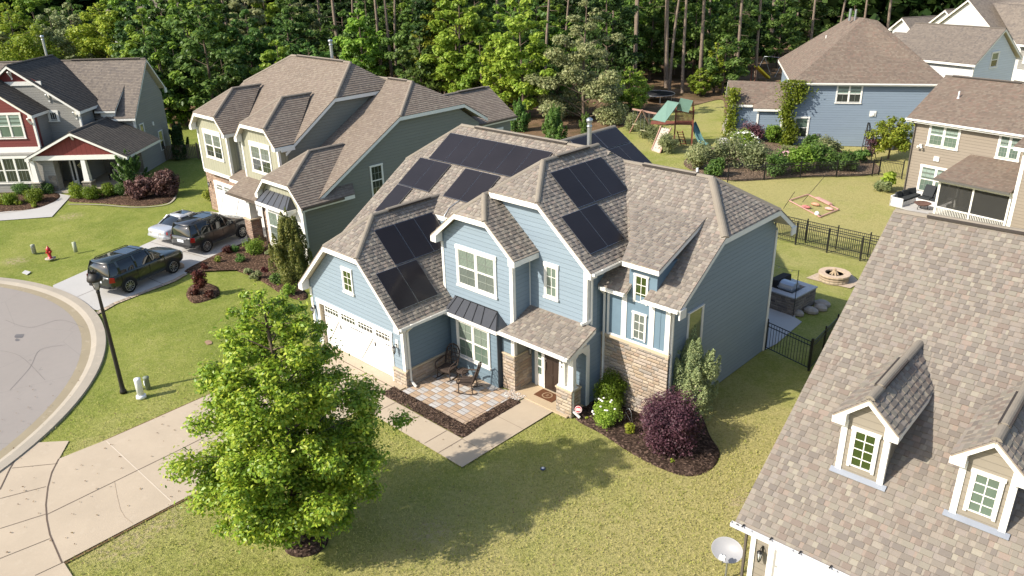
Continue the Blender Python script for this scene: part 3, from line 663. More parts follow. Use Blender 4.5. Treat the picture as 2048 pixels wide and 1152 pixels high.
H.part(MB().b2((-15.849, 21.19, 0), (-12.92, 21.25, 2.75)), 'stone_wall', STONE); H.part(MB().b2((-15.849, 21.16, 2.75), (-12.89, 21.25, 2.86)), 'stone_cap', CAPST)
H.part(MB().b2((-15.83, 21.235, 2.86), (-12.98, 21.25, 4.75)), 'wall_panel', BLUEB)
m = MB(); z0 = 2.86
for a, b, t in ((-15.62, -15.53, 4.62), (-14.98, -14.76, 4.62), (-13.80, -13.58, 4.62), (-13.12, -12.93, 4.62)): m.b2((a, 21.205, z0), (b, 21.236, t))
m.b2((-15.62, 21.203, z0), (-12.95, 21.236, z0+.07)); m.b2((-15.6, 21.2, 4.52), (-14.78, 21.236, 4.66)); m.b2((-13.78, 21.2, 4.52), (-12.95, 21.236, 4.66)); m.b2((-12.96, 21.21, 2.9), (-12.93, 21.36, 4.66))
H.part(m, 'trim_board', WHITE)
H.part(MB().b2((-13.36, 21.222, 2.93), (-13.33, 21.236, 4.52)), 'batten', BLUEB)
window(H, -14.44, -13.96, 4.50, 5.50, ('v', 21.249, -1), 1, (2, 3), False, GL_GREEN, trim=.06, head=.06, sill=0); window(H, -14.44, -13.96, 3.06, 4.06, ('v', 21.235, -1), 1, (2, 3), False, BLIND2, trim=.06, head=.06, sill=0)
downspout(H, -15.70, 21.2, 4.84, 0, -1, .2, topxy=(-15.62, 20.83, 0)); downspout(H, -12.96, 21.36, 4.84, 1, 0, .2, topxy=(-12.75, 20.83, 0))
window(H, 22.45, 23.38, 2.52, 4.02, ('u', -12.96, 1), 1, (1, 1), False, GL_REFL, trim=.05, head=.05, sill=0)
H.part(MB().b2((-12.955, 28.78, 0), (-12.925, 28.93, 5.45)), 'corner_board', WHITE)
H.part(MB().b2((-12.96, 25.0, .55), (-12.91, 25.14, .80)).b2((-12.92, 25.03, .6), (-12.87, 25.10, .68)), 'outlet_cover', M('pale_plastic', (.5, .52, .53), .5))
# dining bay with its metal roof
H.part(MB().b2((-21.95, 19.10, 0), (-19.30, 19.36, 2.72)), 'bay_wall', BLUE2); H.part(MB().b2((-19.302, 19.10, 0), (-19.27, 19.35, 2.7)), 'bay_side', M('shaded_bay_side', (.06, .075, .09), .6))  # side face of the bay painted in the dark tone of its shade
window(H, -21.46, -19.76, .82, 2.34, ('v', 19.10, -1), 2, (2, 2), True, BLIND, GL_SAGE, trim=.1, head=.1, sill=.07)
m = MB(); e = (-21.80, -18.90, 18.70, 2.80); t = (-21.64, -19.44, 19.335, 3.24)
A, B, C, D, E_ = Vector((e[0], e[2], e[3])), Vector((e[1], e[2], e[3])), Vector((t[1], t[2], t[3])), Vector((t[0]-.2, t[2], t[3])), Vector((e[1], t[2], e[3]))
A.x -= .06; m.slab([A, B, C, D], (0, 0, -.05)); m.slab([B, E_, C], (0, 0, -.05))
o = H.part(m, 'metal_roof', CHAR); sm = MB()
for k in range(6):
    a = A.lerp(B, (k+.35)/6.1); b = D.lerp(C, min(1, (k+.35)/6.1)); b = b if k < 5 else C.copy()
    if k == 5: a = A.lerp(B, .87)
    sm.bar(a+Vector((0, 0, .012)), b+Vector((0, 0, .012)), .022, .03)
sm.bar(B, C, .04, .03); sm.bar(D, C+Vector((.0, 0, .01)), .03, .04); sm.build('seam', BLACK, o)
m = MB(); m.b2((-21.86, 18.66, 2.66), (-18.86, 18.70, 2.79)); m.b2((-18.90, 18.70, 2.66), (-18.86, 19.33, 2.79)); m.b2((-21.85, 18.7, 2.66), (-18.9, 19.1, 2.69)); m.build('fascia', WHITE, o)
# porch
H.part(MB().b2((-19.22, 19.30, 0), (-18.57, 19.34, 1.55)).b2((-18.60, 19.34, 0), (-18.55, 20.28, 1.55)), 'stone_pier', STONE); H.part(MB().b2((-19.24, 19.27, 1.55), (-18.54, 19.34, 1.61)).b2((-18.6, 19.34, 1.55), (-18.52, 20.28, 1.61)), 'stone_cap', CAPST)
corner(H, -18.6, 19.34, 1.61, 2.7, 1, -1, w=.14)
H.part(MB().b2((-18.585, 20.28, 1.61), (-18.57, 20.32, 2.7)).b2((-18.59, 19.5, 1.61), (-18.572, 20.28, 2.7)), 'porch_side_wall', M('taupe_panel', (.24, .24, .21), .7))
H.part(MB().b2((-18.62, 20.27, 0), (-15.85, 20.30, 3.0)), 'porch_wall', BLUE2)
H.part(MB().b2((-18.55, 19.2, .0), (-15.87, 20.27, .06)), 'porch_floor', m_concrete('porch_concrete', (.46, .36, .24)))
r = Roof(H, SH_MAIN, CAP_MAIN, 'porch_roof')
r.slope([(-18.78, 18.78, 2.84), (-15.42, 18.78, 2.84), (-15.42, 20.31, 3.45), (-18.60, 20.31, 3.45), (-18.60, 19.33, 3.06)], (1,), .16)
r.gutter((-18.78, 18.78, 2.85), (-15.42, 18.78, 2.85), (-17, 20, 3)); r.board((-18.78, 18.78, 2.84), (-15.42, 18.78, 2.84), (-17, 20, 3), .16); r.done()
H.part(MB().b2((-18.6, 19.36, 2.46), (-15.75, 19.56, 2.72)), 'porch_beam', WHITE); H.part(MB().b2((-18.57, 19.5, 2.66), (-15.8, 20.27, 2.70)), 'porch_ceiling', SOFFIT)
H.prism('porch_gable', BLUE, [(18.95, 2.70), (20.3, 2.70), (20.3, 3.27), (18.95, 2.76)], -15.9, -15.85, 'u')
H.part(MB().b2((-15.86, 19.56, 2.44), (-15.80, 20.44, 2.62)).b2((-15.85, 20.30, 0), (-15.80, 20.46, 2.44)).slab([(-15.86, 19.56, 2.2), (-15.86, 19.56, 2.44), (-15.86, 19.82, 2.44)], (.05, 0, 0)).slab([(-15.86, 20.04, 2.44), (-15.86, 20.3, 2.44), (-15.86, 20.3, 2.2)], (.05, 0, 0)), 'arch_trim', WHITE)
H.part(MB().b2((-16.47, 19.32, 0), (-15.74, 19.86, 1.07)), 'stone_pier', STONE); H.part(MB().b2((-16.50, 19.29, 1.07), (-15.71, 19.89, 1.13)), 'stone_cap', CAPST)
def taper(m, cx, cy, z0, z1, w0, w1, y0=None, y1=None):
    y0 = y0 or w0; y1 = y1 or w1
    vs = [(cx+a*w*.5, cy+b*y*.5, z) for z, w, y in ((z0, w0, y0), (z1, w1, y1)) for a, b in ((-1, -1), (1, -1), (1, 1), (-1, 1))]
    m.mesh(vs, [(3, 2, 1, 0), (4, 5, 6, 7), (0, 1, 5, 4), (1, 2, 6, 5), (2, 3, 7, 6), (3, 0, 4, 7)]); return m
m = MB(); taper(m, -16.26, 19.52, 1.13, 2.5, .29, .24); taper(m, -15.88, 19.52, 1.13, 2.5, .24, .20); m.b2((-16.44, 19.34, 1.13), (-15.72, 19.7, 1.19)); cn = H.part(m, 'porch_column', WHITE)
def text(name, body, size, loc, rot, mat, parent, ext=.004, align='CENTER', off=None):
    c = bpy.data.curves.new(name, 'FONT'); c.body = body; c.size = size; c.extrude = ext; c.align_x = align; c.align_y = 'CENTER'; c.resolution_u = 3
    t = bpy.data.objects.new(name, c); COL.objects.link(t); bpy.context.view_layer.update()
    me = bpy.data.meshes.new_from_object(t.evaluated_get(bpy.context.evaluated_depsgraph_get())); bpy.data.objects.remove(t)
    me.materials.clear(); me.materials.append(mat); o = link(name, me, parent); o.location = loc; o.rotation_euler = rot; return o
for k, ch in enumerate('94'): text('house_number', ch, .15, (-16.26, 19.372+.0, 2.12-k*.16), (R(90), 0, 0), BLACK, cn)
# entrance door
m = MB(); m.b2((-18.36, 20.235, .06), (-18.26, 20.27, 2.2)); m.b2((-17.93, 20.235, .06), (-17.85, 20.27, 2.2)); m.b2((-16.95, 20.235, .06), (-16.85, 20.27, 2.2)); m.b2((-18.36, 20.23, 2.12), (-16.85, 20.27, 2.26))
H.part(m, 'door_frame', WHITE)
DR = M('dark_brown_door', (.035, .022, .016), .4, .5, var=.1); m = MB().b2((-17.85, 20.25, .08), (-16.95, 20.268, 2.12)); mm = MB()
for i in range(2):
    for z0, z1 in ((.2, .75), (.85, 1.4), (1.5, 1.95)): m.b2((-17.76+i*.42, 20.235, z0), (-17.42+i*.42, 20.252, z1))
d = H.part(m, 'front_door', DR); hm = MB(); hm.bar((-17.76, 20.19, .95), (-17.76, 20.19, 1.3), .035, .03); hm.bar((-17.76, 20.19, .97), (-17.76, 20.25, .97), .03); hm.bar((-17.76, 20.19, 1.28), (-17.76, 20.25, 1.28), .03); hm.box((-17.76, 20.23, 1.42), (.06, .03, .08)); hm.build('handle', M('nickel', (.5, .5, .48), .25, .5, .9), d)
sl = H.part(MB().b2((-18.26, 20.245, .08), (-17.93, 20.27, 2.12)), 'sidelight', WHITE); m = MB()
for k in range(4): m.b2((-18.18, 20.236, .62+k*.36), (-18.01, 20.247, .92+k*.36))
m.build('pane', GL_SAGE, sl)
for a in (-18.40,): lantern(H, ('v', 20.27, -1), -18.45, 1.7)
downspout(H, -15.80, 19.42, 2.84, 1, 0, .15, topxy=(-15.60, 18.70, 0), foot=.35)
# plates on the back wall of the drive side, pipes, flue
flue(H, (-19.45, 24.9, 8.2), 1.45, .09); vent_pipe(H, (-15.0, 25.85, 7.95), .32)
c = MB(); c.tube([(-23.9, 21.7, Pm(21.7)+.05), (-24.1, 21.3, Pm(21.3)+.05), (-24.0, 20.9, Pm(20.9)+.06), (-24.0, 20.86, Pm(20.9)-.25)], .018, 6); H.part(c, 'conduit', GALV)
# solar arrays, set .1 above the shingles
nM = (0, -.652, 1); nG = (.98, 0, 1); nR = (.833, 0, 1); nB = (.667, 0, 1)
def pv(x, y, z0, s, ax): return (x, y, z0)
q = lambda x, y: (x, y, Pm(y)+.11)
solar(H, (q(-27.45, 24.60), q(-21.15, 24.60), q(-27.45, 23.16)), 6, 1, nM); solar(H, (q(-27.98, 23.12), q(-25.87, 23.12), q(-27.98, 21.67)), 2, 1, nM)
solar(H, (q(-27.98, 21.65), q(-26.93, 21.65), q(-27.98, 20.22)), 1, 1, nM); solar(H, (q(-24.90, 23.10), q(-22.78, 23.10), q(-24.90, 21.66)), 2, 1, nM)
q = lambda x, y: (x, y, 6.25-.98*(x+25.28)+.11)
solar(H, (q(-24.72, 17.75), q(-24.72, 20.84), q(-23.49, 17.75)), 3, 1, nG); solar(H, (q(-23.46, 16.73), q(-23.46, 18.79), q(-22.21, 16.73)), 2, 1, nG)
q = lambda x, y: (x, y, 8.755-.833*(x+19.08)+.11)
solar(H, (q(-18.56, 21.44), q(-18.56, 24.54), q(-17.22, 21.44)), 3, 1, nR); solar(H, (q(-17.17, 20.42), q(-17.17, 22.49), q(-15.83, 20.42)), 2, 1, nR)
q = lambda x, y: (x, y, 8.07-.667*(x+22.6)+.11)
solar(H, (q(-22.42, 27.3), q(-22.42, 30.8), q(-21.56, 27.3)), 2, 1, nB); solar(H, (q(-21.52, 27.7), q(-21.52, 30.8), q(-20.12, 27.7)), 3, 1, nB)
# ================================================================== olive and sage house to the left of the blue one
H = House('house', 'olive sided house with sage board gables and a brick pillar beside the parked cars', 0, (-44, 22))
DKG = M('bronze_gutter', (.09, .07, .055), .5, .4)
H.part(MB().b2((-51.35, 23.57, 0), (-41.6, 30, 5.6)), 'wall', OLIVE); H.prism('wall', OLIVE, [(23.6, 0), (34, 0), (34, 6.0), (31.5, 7.9), (27.0, 7.9), (23.6, 5.6)], -50.6, -40.5, 'u')
H.prism('wall', OLIVE, [(21.86, 0), (35.5, 0), (35.5, 5.8), (33.8, 6.95), (28.9, 6.95), (21.86, 3.1)], -40.7, -36.8, 'u')
# ground floor garage front in brick
m = MB(); m.b2((-51.40, 23.50, 0), (-50.35, 23.57, 3.05)); m.b2((-45.95, 23.50, 0), (-45.6, 23.57, 3.05)); m.b2((-50.35, 23.50, 2.14), (-45.95, 23.57, 3.05)); m.b2((-45.6, 23.50, 2.2), (-41.0, 23.57, 3.05)); m.b2((-42.15, 22.4, 0), (-40.9, 23.5, 2.9)); m.b2((-51.41, 23.5, 0), (-51.35, 30, 3.0)); H.part(m, 'brick_wall', STONE2)
garage_door(H, ('v', 23.53, -1), -50.2, -46.1, .02, 2.1, hinges=False); garage_door(H, ('v', 23.53, -1), -45.5, -42.3, .02, 2.15, hinges=False)
m = MB(); m.b2((-50.36, 23.46, 0), (-50.2, 23.51, 2.25)); m.b2((-46.1, 23.46, 0), (-45.5, 23.51, 2.25)); m.b2((-50.2, 23.455, 2.1), (-42.2, 23.51, 2.27)); H.part(m, 'door_trim', WHITE)
for x in (-50.85,): lantern(H, ('v', 23.5, -1), x, 2.0)
# overhanging upper gables
for xc, xa, xb in ((-48.35, -50.42, -46.55), (-42.5, -44.7, -40.56)):
    nm = 'upper_gable_roof'
    r = gable(H, SH_GREEN, CAP_GREEN, xc, 2.3, 6.03, 1.0, 22.60, 23.9, 23.0, SAGE, 'gable_wall', 3.15, (xa, xb), clip=(6.98, 24.86), ridge_back=26.9, name=nm, wd=.6); r.done()
    H.part(MB().b2((xa, 22.98, 2.95), (xb+.02, 23.57, 3.16)), 'band_board', WHITE)
    window(H, xc-1.25+.15, xc+.95, 4.15, 5.65, ('v', 23.0, -1), 2, (2, 2), True, BLIND2, GL_DARK, trim=.12, head=.28)
    corner(H, xb, 23.0, 3.1, 5.9, 1, -1); corner(H, xa, 23.0, 3.1, 5.9, -1, -1)
H.part(MB().b2((-50.4, 23.1, 3.1), (-46.56, 24.0, 5.9)).b2((-44.68, 23.1, 3.1), (-40.57, 24.0, 5.9)), 'wall', OLIVE)
zf = lambda y: 8.21 + .69*(y-27.01)
r = Roof(H, SH_GREEN, CAP_GREEN, 'upper_roof')
u = lambda x, y: (x, y, zf(y))
r.slope([u(-50.9, 23.9), u(-50.9, 27.0), u(-48.3, 29.45), u(-41.75, 29.45), u(-40.2, 27.01), u(-40.2, 23.3)], (0, 4)); r.slope([u(-40.2, 27.01), (-40.2, 31.9, zf(27.01)), u(-41.75, 29.45)], (0,)); r.slope([u(-50.9, 27.0), (-50.9, 31.9, zf(27)), u(-48.3, 29.45)], (0,))
r.slope([u(-48.3, 29.45), u(-41.75, 29.45), (-40.2, 31.9, zf(27)), (-40.2, 34.5, 6.4), (-50.9, 34.5, 6.4), (-50.9, 31.9, zf(27))])
r.cap(u(-40.23, 27.05), u(-41.75, 29.45)); r.cap(u(-48.3, 29.45), u(-41.7, 29.45)); r.cap(u(-50.87, 27.05), u(-48.3, 29.45)); r.vent(u(-47.6, 29.45), u(-42.4, 29.45)); r.fa.b2((-40.22, 23.0, 5.70), (-40.16, 23.9, 5.98)); r.done()
r = Roof(H, SH_GREEN, CAP_GREEN, 'lower_roof'); zl = lambda y: 3.58 + .585*(y-22.52); u = lambda x, y: (x, y, zl(y))
r.slope([u(-41.6, 21.9), u(-36.46, 22.4), u(-36.46, 28.8), u(-38.3, 31.4), u(-43, 31.4), u(-43, 24)], (1,)); r.slope([u(-36.46, 28.8), (-36.46, 34.0, zl(28.8)), u(-38.3, 31.4)], (0,))
r.slope([u(-38.3, 31.4), u(-43, 31.4), (-43, 36, zl(31.4)-2.7), (-36.46, 36, zl(31.4)-2.7), (-36.46, 34.0, zl(28.8))], (3,))
r.cap(u(-36.5, 28.85), u(-38.3, 31.4)); r.cap(u(-38.2, 31.4), u(-42, 31.4)); r.vent(u(-38.7, 31.4), u(-40.5, 31.4)); r.done(); vent_pipe(H, (-37.5, 30.3, 7.75), .4)
# front gable with its metal awning
r = gable(H, SH_GREEN, CAP_GREEN, -38.7, 2.42, 3.5, .97, 21.45, 25.0, 21.85, SAGE, 'gable_wall', 3.1, (-40.75, -36.8), clip=(4.55, 23.87), ridge_back=26.2, name='front_gable_roof', wd=.3); r.gutter((-36.28, 21.47, 3.51), (-36.28, 24.2, 3.51), (-38, 23, 3), DKG); r.done()
H.part(MB().b2((-40.85, 21.82, 0), (-36.79, 21.86, 3.1)), 'front_panel', WHITE); window(H, -40.5, -37.6, .75, 2.45, ('v', 21.82, -1), 3, (2, 2), True, BLIND, BLIND2, trim=.1, sill=.1)
m = MB(); A, B, C, D = Vector((-40.6, 21.2, 3.18)), Vector((-37.4, 21.2, 3.18)), Vector((-37.85, 21.8, 3.78)), Vector((-40.3, 21.8, 3.78)); m.slab([A, B, C, D], (0, 0, -.05)); m.slab([B, Vector((-37.4, 21.8, 3.18)), C], (0, 0, -.05)); o = H.part(m, 'metal_roof', CHAR); sm = MB()
for k in range(6): sm.bar(A.lerp(B, k/5.4)+Vector((0, 0, .01)), D.lerp(C, k/5.4)+Vector((0, 0, .01)), .035, .035)
sm.build('seam', BLACK, o); MB().b2((-40.65, 21.14, 2.98), (-37.35, 21.2, 3.17)).b2((-37.40, 21.2, 2.98), (-37.35, 21.8, 3.17)).build('fascia', WHITE, o)
corner(H, -36.8, 21.82, 0, 3.3, 1, -1)
window(H, 26.62, 27.40, 2.95, 4.65, ('u', -36.8, 1), 1, (3, 2), True, GL_DARK, GL_DARK, trim=.07, head=.08)
# low porch roof, pillar
r = Roof(H, SH_GREEN, CAP_GREEN, 'porch_roof'); r.slope([(-44.4, 21.4, 2.95), (-40.9, 21.4, 3.0), (-40.9, 23.57, 3.75), (-45.2, 23.57, 3.75)], (0, 3), .12); r.gutter((-44.4, 21.4, 2.97), (-40.95, 21.4, 3.0), (-42, 23, 3), DKG); r.slope([(-46.5, 22.7, 3.2), (-44.6, 22.7, 3.2), (-44.6, 23.6, 3.6), (-46.5, 23.6, 3.6)], (0,)); r.done()
H.part(MB().b2((-43.18, 21.62, 0), (-42.42, 22.3, 1.48)), 'stone_pier', STONE2); H.part(MB().b2((-43.23, 21.57, 1.48), (-42.37, 22.35, 1.56)), 'stone_cap', CAPST); H.part(taper(MB(), -42.8, 21.96, 1.56, 2.82, .52, .34), 'porch_column', WHITE); H.part(MB().b2((-44.2, 21.7, 2.7), (-41, 21.95, 2.88)), 'porch_beam', WHITE)
downspout(H, -41.05, 21.84, 2.95, 0, -1, .1, DKG, topxy=(-41.05, 21.35, 0)); downspout(H, -45.0, 23.4, 6.0, 0, -1, 3.3, DKG, foot=.1)
flue(H, (-44.6, 30.1, 9.0), 1.9, .1)
# rear wing
r = gable(H, SH_GREEN, CAP_GREEN, -39.8, 2.6, 5.55, .67, 39.5, 34.5, 39.2, OLIVE, 'gable_wall', 0, (-42.1, -37.5), gut='', name='rear_roof', wd=4.5); r.gutter((-37.2, 35.8, 5.56), (-37.2, 39.5, 5.56), (-39, 37, 5), DKG); r.vent((-39.8, 36.5, 7.29), (-39.8, 39.0, 7.29)); r.done(); window(H, 36.4, 38.3, 3.2, 4.8, ('u', -37.5, 1), 2, (1, 1), False, GL_REFL, trim=.1)

# ================================================================== red and grey house, turned towards the turning circle
H = House('house', 'grey house with red shake box and red porch gable above clipped round shrubs', 43, (-33, 59))
H.part(MB().b2((-50, 58.1, 0), (-36.05, 66, 5.7)), 'wall', GREY); H.prism('wall', GREY, [(62.42, 0), (68.2, 0), (68.2, 5.6), (66, 8.05), (62.42, 4.45)], -45, -30.7, 'u')
H.part(MB().b2((-36.1, 60.1, 0), (-33.9, 66, 5.5)), 'wall', GREY)
r = Roof(H, SH_GREY, CAP_GREY, 'main_roof'); r.slope([(-42, 62.0, 4.55), (-30.4, 62.0, 4.55), (-30.4, 66, 8.62), (-46, 66, 8.62), (-46, 62, 4.55)], (1,)); r.slope([(-30.4, 68.6, 5.9), (-30.4, 66, 8.62), (-46, 66, 8.62), (-46, 68.6, 5.9)], (0,)); r.board((-33, 62.0, 4.55), (-30.4, 62.0, 4.55), (-31, 65, 5), .16)
r.cap((-30.45, 66, 8.62), (-46, 66, 8.62)); r.vent((-30.9, 66, 8.62), (-36.5, 66, 8.62)); r.fa.b2((-30.45, 68.3, 5.5), (-30.36, 68.62, 5.88)); r.done()
corner(H, -30.7, 62.42, 2, 4.4, 1, -1)
# little shed dormer
r = Roof(H, SH_GREY, CAP_GREY, 'dormer_roof'); r.slope([(-33.45, 61.9, 5.2), (-31.8, 61.9, 5.2), (-31.75, 64.2, 6.8), (-33.45, 64.2, 6.8)], (0, 1), .14); r.done()
H.part(MB().b2((-33.1, 62.15, 4.2), (-32.0, 64, 5.15)), 'dormer_wall', WHITE); window(H, -32.78, -32.32, 4.25, 4.72, ('v', 62.15, -1), 1, (3, 1), False, GL_DARK, trim=.16, head=.12)
# large dark gable
r = gable(H, SH_DARK, CAP_GREY, -38.0, 4.7, 5.62, .735, 59.6, 66.5, 60.0, GREY, 'gable_wall', 2.6, (-42.3, -33.6), name='large_gable_roof', wd=2.0, ridge_back=66); r.done()
H.prism('gable_panel', REDB, [(-39.4, 7.85), (-36.2, 7.85), (-38.0, 8.82)], 59.95, 60.0); H.part(MB().b2((-39.9, 59.92, 7.55), (-35.9, 60.0, 7.85)), 'band_board', WHITE)
for u0, z0 in ((-38.0, 8.6), (-35.6, 6.9), (-33.85, 5.55)): m = MB(); m.bar((u0, 59.62, z0), (u0, 59.98, z0-.45), .11, .11); m.b2((u0-.06, 59.93, z0-.6), (u0+.06, 60, z0)); H.part(m, 'bracket', WHITE)
window(H, -35.85, -35.35, 4.95, 5.5, ('v', 60.0, -1), 1, (3, 1), False, GL_DARK, trim=.16, head=.16); corner(H, -33.6, 60.0, 3.5, 5.5, 1, -1)
# red box
r = gable(H, SH_DARK, CAP_GREY, -39.3, 3.5, 5.75, .74, 57.6, 60.5, 58.0, RED, 'gable_wall', 3.3, (-42.6, -36.0), name='box_gable_roof', wd=.5); r.done()
corner(H, -36.0, 58.0, 3.3, 5.6, 1, -1); H.part(MB().b2((-43, 57.93, 2.95), (-35.98, 58.0, 3.35)), 'band_board', WHITE); m = MB(); m.bar((-36.2, 57.62, 5.5), (-36.2, 57.98, 5.05), .11, .11); H.part(m, 'bracket', WHITE)
window(H, -39.6, -36.95, 4.1, 5.75, ('v', 58.0, -1), 3, (1, 1), True, CURT, GL_SAGE, trim=.12, head=.16)
H.part(MB().b2((-42, 57.35, 0), (-36.4, 58, 2.95)), 'bay_wall', GREY); window(H, -40.6, -36.9, .85, 2.65, ('v', 57.35, -1), 4, (3, 1), True, GL_DARK, GL_DARK, trim=.13, head=.16)
# porch
r = gable(H, SH_DARK, CAP_GREY, -32.65, 3.8, 2.82, .485, 56.4, 62.3, 56.75, REDB, 'gable_wall', 2.92, (-35.9, -29.4), name='porch_roof', wd=.1, ridge_back=62.4, fh=.18); r.done()
H.part(MB().b2((-36.0, 56.66, 2.6), (-29.3, 56.95, 2.93)), 'porch_beam', WHITE); m = MB(); m.bar((-32.65, 56.45, 4.45), (-32.65, 56.7, 4.1), .11, .11); H.part(m, 'bracket', WHITE)
H.part(MB().b2((-36.4, 57.0, 0), (-30.75, 62.4, .14)), 'porch_floor', m_concrete('pale_concrete', (.42, .37, .30)))
for u0 in (-36.15, -32.35, -29.65):
    H.part(taper(MB(), u0, 56.85, .95, 2.62, .42, .3), 'porch_column', WHITE); H.part(MB().b2((u0-.32, 56.55, 0), (u0+.32, 57.15, .9)), 'stone_pier', STONE3); H.part(MB().b2((u0-.36, 56.5, .9), (u0+.36, 57.2, .97)), 'stone_cap', M('grey_cap', (.35, .32, .27), .8))
H.part(MB().b2((-36.35, 57.25, .1), (-34.9, 57.9, 2.5)), 'entry_wall', GREY); H.part(MB().b2((-35.5, 57.20, 0), (-34.95, 57.26, 1.3)), 'stone_wainscot', STONE3)
H.part(MB().b2((-34.75, 58.9, .1), (-33.6, 59.28, 2.3)), 'entry_wall', M('grey_panel', (.2, .2, .18), .7)); d = H.part(MB().b2((-34.15, 58.84, .14), (-33.2, 58.9, 2.25)), 'front_door', M('near_black_door', (.018, .02, .018), .45)); sl = H.part(MB().b2((-34.62, 58.83, .14), (-34.2, 58.9, 2.25)), 'sidelight', WHITE); MB().b2((-34.5, 58.81, .5), (-34.32, 58.84, 2.05)).build('pane', GL_DARK, sl); MB().b2((-33.35, 58.79, 1.0), (-33.31, 58.84, 1.3)).build('handle', GALV, d)
wr = MB(); rr = random.Random(3)
for k in range(90):
    t = rr.random()*6.283; q = .20+rr.gauss(0, .03); c = Vector((-33.68+q*math.cos(t), 58.79+rr.uniform(-.03, .02), 1.62+q*math.sin(t))); wr.box(c, (.09, .03, .05), M('wreath_leaf', (.10, .12, .03)) if k % 3 else M('cream_blossom', (.7, .62, .35)), rz=rr.random()*3)
wt = wr.build('wreath', None, None); wt.location = H.W((0, 0, 0)); wt.rotation_euler = (0, 0, H.phi); tag(wt, 'round green and cream wreath hung on the dark door of the red and grey house', 'wreath')
for v0, v1, z0, z1 in ((63.1, 63.7, 2.3, 3.8), (66.1, 66.8, 1.0, 2.6)): window(H, v0, v1, z0, z1, ('u', -30.7, 1), 1, (1, 1), z1 < 3, GL_REFL, GL_DARK, trim=.06, head=.06, sill=0)
H.part(MB().b2((-30.69, 65.3, 3.3), (-30.6, 65.5, 3.6)), 'vent_cover', WHITE); flue(H, (-38.3, 65.7, 9.0), 1.5, .1)
# bench and cushion in the porch
bt = thing('porch_bench', 'black bench standing in the porch of the red and grey house', 'bench', H.W((-31.7, 60.2, .14)), H.phi)
m = MB(); m.b2((-.75, -.25, .38), (.75, .25, .44)); m.build('seat', BLACK, bt); MB().b2((-.75, .2, .44), (.75, .26, .95)).build('backrest', BLACK, bt)
for a in (-.7, .7):
    for b in (-.2, .2): MB().b2((a-.03, b-.03, 0), (a+.03, b+.03, .38)).build('leg', BLACK, bt)
cu = MB().box((0, 0, .2), (.5, .13, .38), M('cushion_cloth', (.55, .50, .46), .9)).build('cushion', None, None, .05); cu.location = H.W((-31.9, 60.22, .58)); cu.rotation_euler = (0, 0, H.phi); tag(cu, 'pale cushion with dark red stripes propped on the black porch bench', 'cushion')
st = MB().box((0, -.07, .14), (.40, .012, .03), M('dark_red_print', (.25, .03, .03))).box((0, -.07, .26), (.40, .012, .03), M('dark_red_print', (.25, .03, .03))).build('print', None, cu)

# ================================================================== pale blue house, back right
H = House('house', 'pale blue hip-roofed house with creepers on its corner, behind the flower bed', 31, (14, 71))
H.part(MB().b2((8.7, 70.75, 0), (19.8, 80, 5.25)), 'wall', PALEB); H.part(MB().b2((4.0, 73.2, 0), (8.7, 78, 2.9)).b2((5.9, 72.4, 0), (8.7, 73.3, 2.8)), 'wing_wall', PALEB)
r = Roof(H, SH_GREY if 0 else SH_TAN, CAP_GREY, 'main_roof'); e = [(8.2, 70.4, 5.3), (20.4, 70.4, 5.3), (20.4, 81.5, 5.3), (8.2, 83.0, 5.3)]; rg = [(14.4, 76.3, 9.9), (15.4, 76.3, 9.7)]
r.slope([e[0], e[1], rg[1], rg[0]], (0,)); r.slope([e[1], e[2], rg[1]], (0,)); r.slope([e[0], rg[0], (13.7, 79.5, 9.8), (8.2, 83, 5.6)], (3,)); r.slope([e[2], e[3], (13.7, 79.5, 9.8), rg[0], rg[1]])
r.gutter(e[0], e[1], (14, 75, 5)); r.done()
H.part(MB().b2((8.71, 80, 0), (19, 83, 5.2)), 'wall', PALEB)
r = Roof(H, SH_TAN, CAP_GREY, 'wing_roof'); r.slope([(3.5, 72.9, 3.0), (5.5, 72.9, 3.0), (5.5, 72.1, 2.8), (8.3, 72.1, 2.8), (8.7, 75.0, 4.6), (3.3, 75.4, 4.7)], (0, 2)); r.slope([(3.3, 75.4, 4.7), (8.7, 75, 4.6), (8.7, 78.4, 2.9), (3.3, 78.4, 2.9)], (3,)); r.done()
m = MB()
for x, y in ((4.05, 73.15), (5.95, 72.35), (8.0, 72.35)): m.b2((x-.08, y-.03, 0), (x+.08, y+.02, 2.75))
H.part(m, 'trim_board', WHITE)
window(H, 12.0, 13.85, 3.7, 5.05, ('v', 70.75, -1), 2, (2, 1), True, CURT, GL_DARK, trim=.1); window(H, 8.95, 9.95, .7, 2.3, ('v', 70.75, -1), 1, (1, 1), True, GL_SAGE, GL_DARK, trim=.12)
H.part(MB().b2((14.75, 70.68, 2.55), (15.25, 70.75, 3.0)).b2((14.9, 70.6, 2.65), (15.1, 70.7, 2.9)), 'vent_cover', WHITE); H.part(MB().b2((10.45, 70.6, .75), (10.65, 70.75, 1.05)), 'electric_meter', GALV); H.part(MB().b2((10.8, 70.6, .75), (11.0, 70.75, 1.05)), 'electric_meter', GALV); H.part(MB().b2((15.2, 70.65, .95), (16.5, 70.75, 1.25)), 'sign_board', WHITE)
m = MB()
for z in (0,): m.tube([(13.3, 77.5, 9.6), (13.3, 77.5, 10.6)], .11, 10).tube([(13.75, 77.5, 9.6), (13.75, 77.5, 10.55)], .09, 10)
H.part(m, 'flue', GALV); vent_pipe(H, (11.6, 77.8, 7.9), .45)
ac = [thing('air_conditioner', 'dark grey air conditioning unit by the pale blue wall, nearer the tan house', 'air conditioner', H.W((17.6, 70.0, 0)), H.phi)]; MB().b2((-.4, -.4, .05), (.4, .4, .85)).build('cabinet', M('ac_grey', (.09, .095, .10), .6), ac[0]); q = MB()
